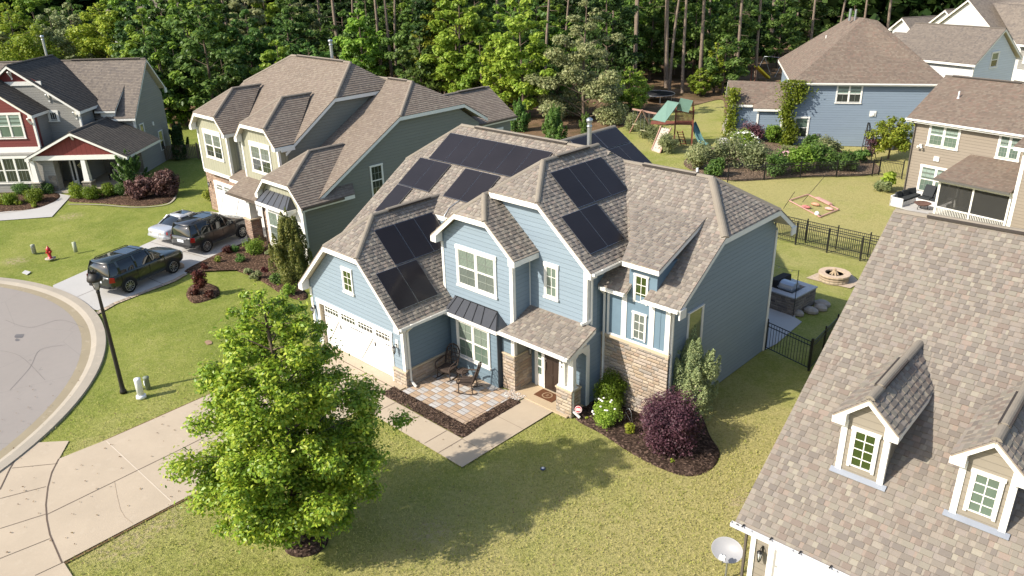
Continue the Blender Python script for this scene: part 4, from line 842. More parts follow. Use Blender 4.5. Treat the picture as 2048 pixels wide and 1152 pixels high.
for k in range(7): q.b2((-.42, -.42, .15+k*.09), (.42, .42, .18+k*.09))
q.build('grille', BLACK, ac[0]); MB().lathe([(.32, .85), (.32, .9), (.1, .92)], n=16).build('fan_guard', BLACK, ac[0])
c = copy_tree(ac[0], loc=H.W((16.4, 70.1, 0)), label='dark grey air conditioning unit by the pale blue wall, beside the small dark pillar'); 
BH = H
# ================================================================== tan house at the right edge
H = House('house', 'tan house at the right edge with a screened porch and dark corner sofa', -10, (-22, 52))
H.part(MB().b2((-25.73, 51.88, 0), (-8, 60, 5.15)), 'wall', TAN); H.prism('gable_wall', TAN, [(51.9, 5.1), (60, 5.1), (55.9, 7.2)], -25.73, -25.6, 'u')
r = Roof(H, SH_TAN, CAP_GREY, 'main_roof'); r.slope([(-26.2, 51.45, 5.3), (-8, 51.45, 5.3), (-8, 55.9, 7.52), (-26.3, 55.9, 7.52)], (0, 3)); r.slope([(-26.3, 55.9, 7.52), (-8, 55.9, 7.52), (-8, 60.4, 5.3), (-26.2, 60.4, 5.3)], (3,)); r.gutter((-26.2, 51.45, 5.31), (-19, 51.45, 5.31), (-22, 55, 5)); r.cap((-26.3, 55.9, 7.52), (-8, 55.9, 7.52)); r.vent((-25.8, 55.9, 7.52), (-21.5, 55.9, 7.52)); r.done(); vent_pipe(H, (-24.3, 53.9, 6.45), .5)
for a, b, z0, z1 in ((-24.68, -22.92, 3.75, 5.05), (-20.42, -19.3, 3.7, 5.0), (-24.78, -22.9, .65, 2.25)): window(H, a, b, z0, z1, ('v', 51.88, -1), 2, (3, 2), True, CURT, GL_SAGE, trim=.12)
downspout(H, -25.7, 51.85, 5.3, 0, -1, .1, M('dark_downspout', (.10, .085, .07)), topxy=(-25.75, 51.35, 0)); H.part(MB().b2((-24.15, 51.8, 2.75), (-23.8, 51.88, 3.05)), 'vent_cover', WHITE)
m = MB(); m.box((-25.1, 51.76, 3.62), (.14, .2, .14)); m.lathe([(.03, 0), (.09, -.16)], (-25.22, 51.62, 3.62), 10); m.lathe([(.03, 0), (.09, -.16)], (-24.98, 51.62, 3.62), 10); H.part(m, 'flood_light', WHITE)
H.part(MB().b2((-17.95, 49.0, 0), (-8, 51.9, 5.1)), 'projecting_wall', TAN); corner(H, -17.95, 49.0, 0, 5.1, -1, -1, w=.18)
r = Roof(H, SH_TAN, CAP_GREY, 'projection_roof'); r.slope([(-18.4, 48.6, 5.2), (-8, 48.6, 5.2), (-8, 51.5, 6.2), (-18.4, 51.5, 6.2)], (0, 3)); r.done(); window(H, -16.2, -14.5, .7, 2.3, ('v', 49.0, -1), 2, (3, 2), True, CURT, GL_SAGE, trim=.12)
r = Roof(H, SH_TAN, CAP_GREY, 'porch_roof'); r.slope([(-22.5, 48.8, 2.5), (-18.1, 48.8, 2.5), (-18.0, 51.9, 3.55), (-21.95, 51.9, 3.55)], (0, 3), .14); r.gutter((-22.5, 48.8, 2.51), (-18.1, 48.8, 2.51), (-20, 51, 3), M('dark_gutter', (.10, .095, .085))); r.done()
m = MB()
for u0, u1, v0, v1 in ((-22.3, -22.16, 49.1, 49.24), (-20.25, -20.15, 49.1, 49.2), (-18.2, -18.08, 49.1, 49.22), (-22.3, -22.2, 51.7, 51.86)): m.b2((u0, v0, 0), (u1, v1, 2.35))
m.b2((-22.3, 49.08, 2.2), (-18.0, 49.24, 2.4)); m.b2((-22.3, 49.11, .62), (-18.1, 49.2, .7)); m.b2((-22.3, 49.11, .06), (-18.1, 49.2, .12)); m.b2((-22.29, 49.2, 2.2), (-22.17, 51.8, 2.36)); m.b2((-22.29, 49.2, .62), (-22.2, 51.8, .7)); H.part(m, 'porch_frame', WHITE)
bl = MB()
for k in range(42): x = -22.12+k*.097; bl.b2((x, 49.13, .12), (x+.03, 49.17, .62))
H.part(bl, 'balustrade', WHITE)
g = NG('insect_screen', .7, .2); tb = g.n('BsdfTransparent'); mx = g.n('MixShader'); mx.inputs[0].default_value = .62; g.col((.045, .045, .042)); g.l(tb.outputs[0], mx.inputs[1]); g.l(g.b.outputs[0], mx.inputs[2]); g.l(mx.outputs[0], g.t.nodes['Material Output'].inputs[0])
H.part(MB().b2((-22.16, 49.15, .7), (-20.25, 49.155, 2.2)).b2((-20.15, 49.15, .7), (-18.2, 49.155, 2.2)).b2((-22.24, 49.24, .7), (-22.235, 51.7, 2.2)), 'screen', g.m); H.part(MB().b2((-22.3, 49.1, 0), (-18, 51.9, .06)), 'porch_floor', M('deck_grey', (.25, .23, .2), .8))
TH = H
# ================================================================== roof and garage of the nearest house, bottom right
H = House('house', 'nearest house at the lower right, brown shingle roof with two white-trimmed dormers', 1.5, (-5, 18))
zn = lambda v: 2.82 + .668*(v-15.16)
H.prism('wall', BEIGE, [(15.6, 0), (32.0, 0), (32.0, 2.9), (23.95, 8.35), (15.6, 2.85)], -6.2, 12, 'u')
r = Roof(H, SH_BROWN, CAP_MAIN, 'main_roof'); r.slope([(-6.54, 15.16, 2.82), (12, 15.16, 2.82), (12, 23.95, zn(23.95)), (-6.54, 23.95, zn(23.95))], (0, 3), .16); r.slope([(-6.54, 23.95, zn(23.95)), (12, 23.95, zn(23.95)), (12, 32.6, 2.91), (-6.54, 32.6, 2.91)], (3,), .16)
r.cap((-6.5, 23.95, zn(23.95)), (12, 23.95, zn(23.95))); r.vent((-5.6, 23.95, zn(23.95)), (4, 23.95, zn(23.95))); r.gutter((-6.60, 15.16, 2.84), (8, 15.16, 2.84), (-2, 20, 3), M('grey_white_gutter', (.55, .55, .55), .4)); r.done()
for k, xc in enumerate((-4.41, -1.84)):
    r = gable(H, SH_BROWN, CAP_MAIN, xc, .76, 5.68, .93, 16.84, 19.6, 17.06, BEIGE, 'dormer_wall', 4.0, (xc-.50, xc+.50), ridge_back=20.5, name='dormer_roof', wd=2.6, fh=.15); r.vent((xc, 17.5, 6.387), (xc, 19.2, 6.387), .3); r.done()
    for sg in (-1, 1): H.part(MB().b2((xc+sg*.42, 17.03, 4.04), (xc+sg*.56, 17.06, 5.55)).b2((xc+sg*.50, 17.0605, 4.04), (xc+sg*.56, 17.14, 5.5)), 'corner_board', WHITE)
    window(H, xc-.24, xc+.26, 4.36, 5.36, ('v', 17.06, -1), 1, (2, 4), False, GL_GREEN if k == 0 else GL_SAGE, trim=.07, head=.07, sill=0)
    H.part(MB().slab([(xc-.66, 16.93, zn(16.93)+.05), (xc+.66, 16.93, zn(16.93)+.05), (xc+.66, 17.05, zn(17.05)+.055), (xc-.66, 17.05, zn(17.05)+.055)], (0, 0, .012)), 'flashing', GALV)
for k in range(7):
    x = -6.3+k*.72; m = MB(); m.bar((x, 15.15, 2.86), (x, 15.03, 2.86), .03, .02); H.part(m, 'gutter_hanger', BLACK)
m = MB(); m.b2((-6.25, 15.56, 0), (-6.12, 15.6, 2.7)); m.b2((-5.78, 15.56, 0), (-5.62, 15.6, 2.34)); m.b2((-5.78, 15.55, 2.25), (-.5, 15.6, 2.42)); H.part(m, 'trim_board', WHITE)
garage_door(H, ('v', 15.58, -1), -5.6, -.9, .02, 2.25, hinges=False, lights=False); H.part(MB().b2((-5.62, 15.545, 0), (-5.5, 15.58, 2.2)), 'weather_strip', M('grey_strip', (.30, .29, .27), .7)); lantern(H, ('v', 15.6, -1), -5.93, 2.02)
downspout(H, -6.38, 15.62, 2.8, 0, -1, .1, M('dark_downspout', (.10, .085, .07)), topxy=(-6.45, 15.1, 0), foot=.2)

# ================================================================== houses farther off at the top right
H = House('house', 'light blue gable-ended house with a white front wall, just past the pale blue hip-roofed house', -15, (-41, 75))
H.prism('wall', PBLUE2, [(72.9, 0), (79.7, 0), (79.7, 5.6), (76.4, 8.2), (72.9, 5.6)], -40, -40.3, 'u'); H.part(MB().b2((-47.5, 72.9, 0), (-40.31, 79.7, 5.7)), 'wall', WHITES)
r = Roof(H, SH_GREY, CAP_GREY, 'roof'); r.slope([(-48.5, 72.5, 5.7), (-39.7, 72.5, 5.7), (-39.7, 76.4, 8.5), (-48.5, 76.4, 8.5)], (0, 1)); r.slope([(-48.5, 80.2, 5.7), (-39.7, 80.2, 5.7), (-39.7, 76.4, 8.5), (-48.5, 76.4, 8.5)], (0, 1)); r.cap((-39.7, 76.4, 8.5), (-48.5, 76.4, 8.5)); r.done()
window(H, 75.5, 76.5, 5.2, 6.4, ('u', -40, 1), 1, (1, 1), True, GL_SAGE, GL_DARK, trim=.14); corner(H, -40, 72.9, 0, 5.5, 1, -1)
H.part(MB().b2((-52, 73.6, 0), (-47.51, 78, 5.2)), 'wall', PALEB); r = Roof(H, SH_GREY, CAP_GREY, 'side_roof'); r.slope([(-52.5, 72.2, 4.8), (-45.6, 72.2, 5.4), (-46.5, 75.6, 7.6), (-50, 75.6, 7.6)], (0,)); r.done()
H = House('house', 'farthest white house with three stepped gables, at the top right corner', -30, (-68, 74))
H.part(MB().b2((-74.5, 76.0, 0), (-58, 90, 5.9)), 'wall', WHITES)
for xc, hw, zp, yf, wl in ((-83.4, 2.0, 7.3, 74.5, WHITES), (-76.9, 2.4, 8.6, 74.5, WHITES), (-73.4, 4.4, 9.9, 74, WHITES)):
    r = gable(H, SH_GREY, CAP_GREY, xc, hw, zp-hw*.72, .72, yf, 92, yf+.4, wl, 'gable_wall', 0, name='gable_roof', wd=3); r.done()
r = Roof(H, SH_GREY, CAP_GREY, 'main_roof'); r.slope([(-72, 76, 9.5), (-66.2, 74.0, 5.9), (-58, 74.0, 5.9), (-58, 82, 10.5), (-73, 82, 10.5)], (1,)); r.done(); H.part(MB().b2((-66, 74.6, 0), (-58, 76.2, 5.75)), 'wall', GREY)
window(H, -65.3, -64.2, 4.1, 5.5, ('v', 74.6, -1), 1, (2, 2), True, GL_DARK, trim=.15); m = MB(); m.b2((-66.2, 72.4, 2.6), (-58, 74.6, 2.8)); m.b2((-66.2, 72.4, 2.8), (-58, 72.5, 3.7)); m.b2((-66.1, 72.5, 0), (-65.9, 72.7, 2.6)); H.part(m, 'balcony', WHITE)
H = House('house', 'white house glimpsed through the trees behind the red and grey house', 20, (-100, 92))
H.part(MB().b2((-108, 92, 0), (-92, 100, 8.2)), 'wall', WHITES); r = Roof(H, SH_GREY, CAP_GREY, 'roof'); r.slope([(-108.5, 91.6, 8.2), (-91.5, 91.6, 8.2), (-91.5, 96, 11), (-108.5, 96, 11)], (0, 1)); r.slope([(-108.5, 100.4, 8.2), (-91.5, 100.4, 8.2), (-91.5, 96, 11), (-108.5, 96, 11)], (0, 1)); r.done()
for a in (-106, -102, -98, -94): window(H, a, a+1.2, 5.4, 7.0, ('v', 92, -1), 1, (2, 2), True, GL_SAGE, trim=.15); window(H, a, a+1.2, 1.4, 3.2, ('v', 92, -1), 1, (2, 2), True, GL_SAGE, trim=.15)
# ================================================================== ground, street, drives, walks
def sheet(name, pts, z, mat, kind='structure', holes=None, label=None, cat=None, thick=0.0):
    m = MB()
    P = [(p[0], p[1], z) for p in pts]
    if thick: m.slab(P, (0, 0, -thick))
    else:
        a = sum(P[i][0]*P[(i+1) % len(P)][1]-P[(i+1) % len(P)][0]*P[i][1] for i in range(len(P)))
        m.face(P if a > 0 else P[::-1])
    o = m.build(name, mat)
    if kind: o['kind'] = kind
    if label: tag(o, label, cat)
    return o
def spline(pts, n=8, closed=True):
    P = [Vector((p[0], p[1], 0)) for p in pts]; out = []; k = len(P)
    for i in range(k if closed else k-1):
        a, b, c, d = (P[(i+j-1) % k] if closed else P[min(max(i+j-1, 0), k-1)] for j in range(4))
        for t in range(n):
            t /= n; out.append(.5*((2*b)+(c-a)*t+(2*a-5*b+4*c-d)*t*t+(3*b-a-3*c+d)*t**3))
    if not closed: out.append(P[-1])
    return out
# gently uneven lawn out to the horizon, dense near the camera
LAWNM = m_lawn()
xs = np.concatenate([np.linspace(-500, -130, 8), np.linspace(-124, 20, 145), np.linspace(26, 300, 8)]); ys = np.concatenate([np.linspace(-120, -10, 6), np.linspace(-5, 120, 126), np.linspace(128, 700, 14)])
X, Y = np.meshgrid(xs, ys)
def smooth(a, b, t): t = np.clip((t-a)/(b-a), 0, 1); return t*t*(3-2*t)
Z = -.03 + .012*np.sin(X*.9+Y*.4)*np.sin(Y*1.1-X*.3)
# shallow swales through the left-hand lawns
def swale(P0, P1, w, d):
    P0, P1 = np.array(P0), np.array(P1); v = P1-P0; t = np.clip(((X-P0[0])*v[0]+(Y-P0[1])*v[1])/(v@v), 0, 1); return -d*np.exp(-(((X-P0[0]-t*v[0])**2+(Y-P0[1]-t*v[1])**2)/w**2))
Z += swale(G(60, 530)[:2], G(300, 440)[:2], .9, .16) + swale(G(330, 745)[:2], G(470, 700)[:2], .7, .10)
V = np.stack([X.ravel(), Y.ravel(), Z.ravel()], 1); nx_, ny_ = len(xs), len(ys)
I = (np.arange(ny_-1)[:, None]*nx_+np.arange(nx_-1)[None]).ravel(); F = np.stack([I, I+1, I+nx_+1, I+nx_], 1)
lw = link('ground', np_mesh('ground', V, F, [LAWNM], smooth=True)); lw['kind'] = 'structure'
CC = Vector((-41.27, -3.74, 0)); RA = 14.06
CONC = m_concrete('pink_concrete', (.44, .36, .265)); CONCG = m_concrete('pale_grey_concrete', (.44, .425, .40), .12, (.4, .38, .35)); CURB = m_concrete('kerb_concrete', (.36, .315, .25), .2); CURBD = m_concrete('gutter_concrete', (.30, .25, .165), .2)
g = NG('asphalt', .9, .2); P = g.pos(); n1 = g.noise(.25, 4, .6); n2 = g.noise(3, 5, .7); n3 = g.noise(90, 2); c = g.mix(n1, (.245, .212, .182), (.30, .262, .228)); c = g.mix(g.math('MULTIPLY', n2, .35), c, (.165, .155, .148)); c = g.mix(g.math('MULTIPLY', n3, .4), c, (.32, .30, .28))
cr = g.n('TexVoronoi', feature='DISTANCE_TO_EDGE'); cr.inputs['Scale'].default_value = .22; mpv = g.n('Vector Math'.replace(' ', '')) ; mpv.operation = 'ADD'; nc = g.n('TexNoise'); nc.inputs['Scale'].default_value = .8; g.l(P, mpv.inputs[0]); g.l(nc.outputs[1], mpv.inputs[1]); g.l(mpv.outputs[0], cr.inputs['Vector'])
c = g.mix(g.math('MULTIPLY', g.math('LESS_THAN', cr.outputs[0], .004), .12), c, (.08, .08, .08)); st = g.math('GREATER_THAN', g.noise(.9, 3, .6), .70); c = g.mix(g.math("MULTIPLY", st, .35), c, (.15, .14, .13)); g.col(c); g.bump(n3, .006, .6); ASPH = g.m
def ring(name, r0, r1, z0, z1, mat, n=96, a0=-60, a1=150, kind='structure'):
    vs = []; fs = []
    for i in range(n+1):
        t = R(a0+(a1-a0)*i/n); c, s = math.cos(t), math.sin(t); vs += [(CC.x+r0*c, CC.y+r0*s, z0), (CC.x+r1*c, CC.y+r1*s, z1)]
    for i in range(n): fs.append((2*i, 2*i+1, 2*i+3, 2*i+2))
    m = MB(); m.mesh(vs, fs, None, True); o = m.build(name, mat); o['kind'] = kind; return o
sheet('road', [(CC.x+RA*math.cos(R(t)), CC.y+RA*math.sin(R(t))) for t in range(0, 360, 3)], .0, ASPH)
ring('kerb', RA, RA+.38, .0, -.005, CURBD); ring('kerb', RA+.38, RA+.62, -.004, .07, CURB); ring('kerb', RA+.62, RA+1.0, .07, .062, CURB); ring('kerb', RA+1.0, RA+1.02, .062, -.06, CURB)
# driveway of the blue house: widened apron at the street, a curved joint, then two rows of slabs
def L(pts): return [tuple(G(*p)[:2]) for p in pts]
def band(r, a0, a1, n=14): return [(CC.x+r*math.cos(R(a0+(a1-a0)*i/n)), CC.y+r*math.sin(R(a0+(a1-a0)*i/n))) for i in range(n+1)]
def ang(p): q = G(*p); return math.degrees(math.atan2(q.y-CC.y, q.x-CC.x))
gx0, gx1 = -27.75, -22.75
ap = L([(62, 886), (138, 882), (118, 918), (100, 960), (92, 1010), (98, 1070), (118, 1110), (150, 1160), (210, 1290)])
a0_ = ang((62, 886)); ap = L([(62, 886), (138, 882), (118, 918), (100, 960), (92, 1010), (98, 1070), (118, 1110), (150, 1160), (190, 1240)]) + band(RA+1.0, a0_-42, a0_, 12)[:-1]
sheet('driveway_apron', ap, .012, CONC)
edge = L([(118, 918), (100, 960), (92, 1010), (98, 1070), (124, 1126)])
drv = edge + [(-22.0, 5.2), (-22.0, 16.9), (-27.9, 16.9), (-27.9, 15.5)] + []
drv = L([(118, 918)]) + L([(100, 960), (92, 1010), (98, 1070), (124, 1126)]) + L([(440, 960)]) + [(-22.15, 12), (-22.15, 16.72), (-22.9, 17.0), (-27.86, 17.0), (-28.0, 16.72)] + [(-27.9, 12.6)] + L([(480, 762), (300, 842), (213, 880)])
sheet('driveway', drv, .016, CONC)
JT = M('concrete_joint', (.12, .09, .07), .9, .1, var=.1); JL = M('pale_joint', (.56, .48, .38), .9, .1)
def line(name, pts, w, z, mat=None):
    P = [Vector((p[0], p[1], z)) for p in pts]; vs = []; fs = []
    for i, p in enumerate(P):
        d = (P[min(i+1, len(P)-1)]-P[max(i-1, 0)]).normalized(); a = Vector((-d.y, d.x, 0))*w/2; vs += [p-a, p+a]
    for i in range(len(P)-1): fs.append((2*i, 2*i+2, 2*i+3, 2*i+1)) if True else None
    m = MB(); m.mesh(vs, [f[::-1] for f in fs] if (Vector(vs[1])-Vector(vs[0])).cross(Vector(vs[2])-Vector(vs[0])).z > 0 else fs); o = m.build(name, mat or JT); o['kind'] = 'structure'; return o
line('driveway_joint', L([(118, 918), (104, 945), (96, 975), (92, 1010), (94, 1040), (100, 1070), (124, 1126)]), .045, .022); line('driveway_joint', L([(94, 1030), (360, 900), (600, 778)]), .03, .022); line('driveway_joint', L([(213, 883), (343, 1004)]), .03, .022, JL)
line('driveway_joint', L([(24, 937), (115, 928)]), .02, .022); line('driveway_joint', L([(0, 998), (92, 974)]), .02, .022); line('driveway_joint', L([(0, 1058), (92, 1029)]), .02, .022); line('driveway_joint', L([(-5, 1120), (100, 1078)]), .02, .022); line('driveway_joint', L([(70, 1152), (130, 1124)]), .02, .022)
line('driveway_crack', L([(229, 963), (233, 985), (236, 1000), (241, 1020), (250, 1035), (266, 1048)]), .012, .022, M('crack', (.34, .26, .18), .9)); line('driveway_joint', L([(62, 886), (40, 905), (20, 938), (0, 980)]), .04, .022)
line('lawn_edge', L([(122, 924), (213, 880), (380, 806), (480, 762)]), .10, .006, M('bare_soil_edge', (.13, .08, .045), .95, .05, var=.3)); line('lawn_edge', L([(127, 1128), (440, 962)]), .07, .006, M('bare_soil_edge', (.20, .11, .06)))
line('driveway_joint', [(-28.0, 16.35), (-22.2, 16.35)], .03, .022)
# front walk
sheet('front_walk', [(-24.8, 14.6), (-16.58, 14.55), (-16.55, 19.3), (-18.0, 19.3), (-17.82, 15.72), (-22.57, 15.72), (-22.5, 16.7), (-24.8, 16.7)], .020, CONC)
for x in (-23.0, -21.55, -20.1, -18.6): line('walk_joint', [(x, 14.62), (x, 15.70)], .025, .026)
line('walk_joint', [(-17.80, 14.58), (-17.80, 15.72)], .025, .026); line('walk_joint', [(-17.8, 15.7), (-16.58, 15.7)], .012, .026); line('walk_joint', [(-17.95, 17.6), (-16.57, 17.6)], .012, .026)
# mulch strip and paver patio
def m_mulch(name, c):
    g = NG(name, .98, .05); mp = g.n('Mapping'); g.l(g.pos(), mp.inputs[0]); mp.inputs['Scale'].default_value = (1, 1, 1); v = g.n('TexVoronoi'); v.inputs['Scale'].default_value = 16; v.inputs['Randomness'].default_value = 1; g.l(mp.outputs[0], v.inputs['Vector']); sc = g.n('SeparateColor'); g.l(v.outputs['Color'], sc.inputs[0]); n = g.noise(34, 4, .75)
    c1 = g.ramp(sc.outputs[0], [(0, shade(c, .35)), (.45, c), (.8, shade(c, 1.7)), (.97, shade(c, 3.2))]); g.col(g.mix(g.math('MULTIPLY', n, .5), c1, shade(c, .3))); g.bump(g.math('ADD', sc.outputs[0], n), .05, 1.0); return g.m
MULCH = m_mulch('bark_mulch', (.075, .05, .038)); MULCHR = m_mulch('brown_mulch', (.10, .062, .042))
def bed(name, pts, mat, h=.07, sp=True, label=None):
    P = spline(pts, 6) if sp else [Vector((*p[:2], 0)) for p in pts]; c = sum(P, Vector())/len(P); rr = random.Random(len(P)); vs = []; n = len(P); rings = ((1, -.03), (.985, .02), (.86, h), (.5, h*1.2))
    for k, z in rings:
        for p in P: q = c+(p-c)*k; vs.append((q.x+(rr.random()-.5)*.05*(k < .99), q.y+(rr.random()-.5)*.05*(k < .99), z+rr.random()*.02*(k < .99)))
    vs.append((c.x, c.y, h*1.2)); fs = []
    for j in range(len(rings)-1):
        for i in range(n): fs.append((j*n+i, j*n+(i+1) % n, (j+1)*n+(i+1) % n, (j+1)*n+i))
    for i in range(n): fs.append(((len(rings)-1)*n+i, (len(rings)-1)*n+(i+1) % n, len(vs)-1))
    m = MB(); m.mesh(vs, fs, None, True); o = m.build(name, mat); o['kind'] = 'stuff'
    return o
def strip_bed(name, x0, y0, x1, y1, mat):
    nx, ny = max(2, int((x1-x0)/.13)), max(2, int((y1-y0)/.13)); rr = random.Random(nx*ny); vs = []; fs = []
    for j in range(ny+1):
        for i in range(nx+1):
            e = i in (0, nx) or j in (0, ny); vs.append((x0+(x1-x0)*i/nx+(rr.random()-.5)*.03, y0+(y1-y0)*j/ny+(rr.random()-.5)*.04, .024 if e else .035+rr.random()*.05))
    for j in range(ny):
        for i in range(nx): a = j*(nx+1)+i; fs.append((a, a+1, a+nx+2, a+nx+1))
    o = MB().mesh(vs, fs).build(name, mat); o['kind'] = 'stuff'; return o
strip_bed('mulch', -22.55, 15.74, -17.80, 16.42, MULCH); strip_bed('mulch', -18.42, 16.42, -17.88, 18.9, MULCH)
g = NG('paver_blocks', .85, .2); P = g.n('NewGeometry').outputs['Position']; sp = g.n('SeparateXYZ'); mpg = g.n('Mapping'); g.l(P, mpg.inputs[0]); mpg.inputs['Location'].default_value = (22.4, -16.4, 0); g.l(mpg.outputs[0], sp.inputs[0]); S_ = .39
ux, uy = g.math('DIVIDE', sp.outputs[0], S_), g.math('DIVIDE', sp.outputs[1], S_); ix, iy = g.math('FLOOR', ux), g.math('FLOOR', uy); fx, fy = g.math('FRACT', ux), g.math('FRACT', uy)
par = g.math('MODULO', g.math('ADD', g.math('ADD', ix, iy), 40.0), 2.0); chk = g.math('GREATER_THAN', par, .5); hx = g.math('FLOOR', g.math('MULTIPLY', fx, 1.0)); hy = g.math('FLOOR', g.math('MULTIPLY', fy, 2.0))
w = g.white(g.comb(ix, g.math('ADD', iy, g.math('MULTIPLY', hy, .5)))); light = g.math('MULTIPLY', chk, g.math('GREATER_THAN', g.white(g.comb(ix, iy, 4.0)), .22))
ta = g.ramp(w, [(0, (.33, .23, .15)), (.3, (.41, .29, .19)), (.6, (.36, .27, .20)), (.85, (.43, .34, .26))], 'CONSTANT'); li = g.ramp(w, [(0, (.36, .37, .38)), (.5, (.44, .44, .44)), (.8, (.39, .38, .37))], 'CONSTANT'); c = g.mix(light, ta, li)
fy2 = g.math('FRACT', g.math('MULTIPLY', fy, 2.0)); e = g.math('MINIMUM', g.math('MINIMUM', fx, g.math('SUBTRACT', 1.0, fx)), g.math('MULTIPLY', g.math('MINIMUM', fy2, g.math('SUBTRACT', 1.0, fy2)), .5)); j = g.math('LESS_THAN', e, .026)
c = g.mix(g.math('MULTIPLY', g.noise(3.5, 4), .5), c, (.50, .40, .30)); g.col(g.mix(g.math('MULTIPLY', j, .75), c, (.07, .05, .035))); g.bump(g.math('MINIMUM', g.math('MULTIPLY', e, 12.0), 1.0), .012, .8)
sheet('paver_patio', [(-22.06, 16.40), (-18.40, 16.40), (-18.40, 18.95), (-18.62, 19.29), (-19.27, 19.1), (-21.95, 19.1), (-22.06, 19.1)], .032, g.m, 'structure')
# pebbles where the patio meets the porch
def scatter_np(name, n, fn, size, mats, kind='stuff', seed=1, flat=.6, mi=None):
    rg = np.random.default_rng(seed); P = np.array([fn(rg) for _ in range(n)]); base = np.array([(1, 0, 0), (-1, 0, 0), (0, 1, 0), (0, -1, 0), (0, 0, 1), (0, 0, -1)], float); tri = np.array([(0, 2, 4), (2, 1, 4), (1, 3, 4), (3, 0, 4), (2, 0, 5), (1, 2, 5), (3, 1, 5), (0, 3, 5)])
    s = size*rg.uniform(.6, 1.4, (n, 1, 3)); s[..., 2] *= flat; V = base[None]*s; a = rg.uniform(0, 6.28, n); ca, sa = np.cos(a)[:, None], np.sin(a)[:, None]; V = np.stack([V[..., 0]*ca-V[..., 1]*sa, V[..., 0]*sa+V[..., 1]*ca, V[..., 2]], -1)+P[:, None]
    F = (tri[None]+np.arange(n)[:, None, None]*6).reshape(-1, 3); o = link(name, np_mesh(name, V.reshape(-1, 3), F, mats, rg.integers(0, len(mats), n).repeat(8))); o['kind'] = kind; return o
scatter_np('pebbles', 420, lambda r: (-18.62+r.uniform(-.12, .68)*(k := r.random())*0+r.uniform(-.15, .62), 18.95+r.uniform(-.1, .38), .045+r.random()*.02), .028, [M('pebble_white', (.62, .58, .53), .8), M('pebble_grey', (.40, .37, .34), .8), M('pebble_tan', (.48, .36, .27), .8)])
scatter_np('mulch_chips', 900, lambda r: (r.uniform(-22.5, -17.85), r.uniform(15.78, 16.38), .085) if r.random() < .75 else (r.uniform(-18.38, -17.92), r.uniform(16.4, 18.85), .085), .022, [M('chip_brown', (.12, .075, .05), .95), M('chip_pale', (.22, .15, .10), .95), M('chip_dark', (.035, .025, .02), .95)], seed=5, flat=.35)
# planting bed in front of the stone wing
bed('mulch', L([(1150, 835), (1205, 868), (1262, 905), (1320, 935), (1375, 952), (1420, 940), (1440, 905), (1420, 870), (1395, 815), (1330, 770), (1230, 762), (1165, 800)]), MULCH, .05)
tr_c = G(612, 1082); bed('mulch', [(tr_c.x+.68*math.cos(t), tr_c.y+.65*math.sin(t)) for t in np.linspace(0, 6.28, 13)[:-1]], MULCH, .08)
# beds of the neighbouring lots
bed('mulch', L([(372, 588), (385, 570), (410, 566), (434, 574), (438, 590), (410, 602), (385, 605)]), MULCHR, .08)
bed('mulch', L([(370, 540), (440, 505), (500, 482), (545, 480), (590, 560), (615, 590), (600, 600), (560, 585), (520, 560), (470, 540), (430, 532), (390, 545)]), MULCHR, .06)
bed('mulch', L([(138, 402), (160, 388), (230, 385), (345, 372), (352, 392), (335, 405), (280, 412), (200, 406)]), MULCHR, .05); bed('mulch', L([(-40, 432), (-30, 390), (60, 378), (118, 388), (112, 402), (70, 418), (0, 425)]), MULCHR, .05)
line('bed_edging', spline(L([(137, 409), (200, 410), (270, 415), (330, 410), (350, 396), (348, 385)]), 6, False), .14, .03, CURB); line('bed_edging', spline(L([(0, 427), (50, 421), (85, 412), (112, 399)]), 6, False), .12, .03, CURB)
sheet('red_house_walk', L([(-60, 428), (60, 414), (85, 400), (110, 386), (142, 392), (104, 434), (-60, 446)]), .02, CONCG)
# driveway of the olive house
dl = L([(106, 571), (300, 484), (330, 470)]) + [(-50.3, 23.5), (-42.2, 23.5)] + [(-42.2, 21.6)] + L([(484, 495), (345, 560), (196, 621)])
dl += [p for p in band(RA+1.0, ang((196, 621)), ang((106, 571)))][1:-1]
sheet('driveway', dl, .014, CONCG); line('driveway_joint', L([(155, 594), (430, 478)]), .03, .020); line('driveway_joint', L([(215, 522), (330, 570)]), .03, .020); line('driveway_joint', L([(300, 484), (425, 520)]), .03, .020)
sheet('front_walk', L([(484, 494), (500, 480), (548, 492), (540, 500), (505, 486)])+[], .018, CONCG)
line('paver_edging', L([(185, 632), (230, 607), (300, 580), (345, 563), (372, 548)]), .28, .018, m_stone('edging_block', [(.42, .33, .24), (.5, .4, .3), (.34, .28, .22)], w=.5, hgt=.3))
# stepping concrete pad behind the house, side slab
sheet('rear_patio', [(-19.0, 29.0), (-12.9, 28.97), tuple(G(1553, 688)[:2]), tuple(G(1604, 644)[:2]), (-13.4, 32.8), (-13.6, 34.9), (-19.0, 35.4)], .012, CONCG)
sheet('paver_base', L([(1612, 556), (1650, 540), (1700, 546), (1720, 566), (1700, 577), (1650, 566)]), .015, M('stone_pad', (.44, .35, .26), .85, var=.2, scale=8))
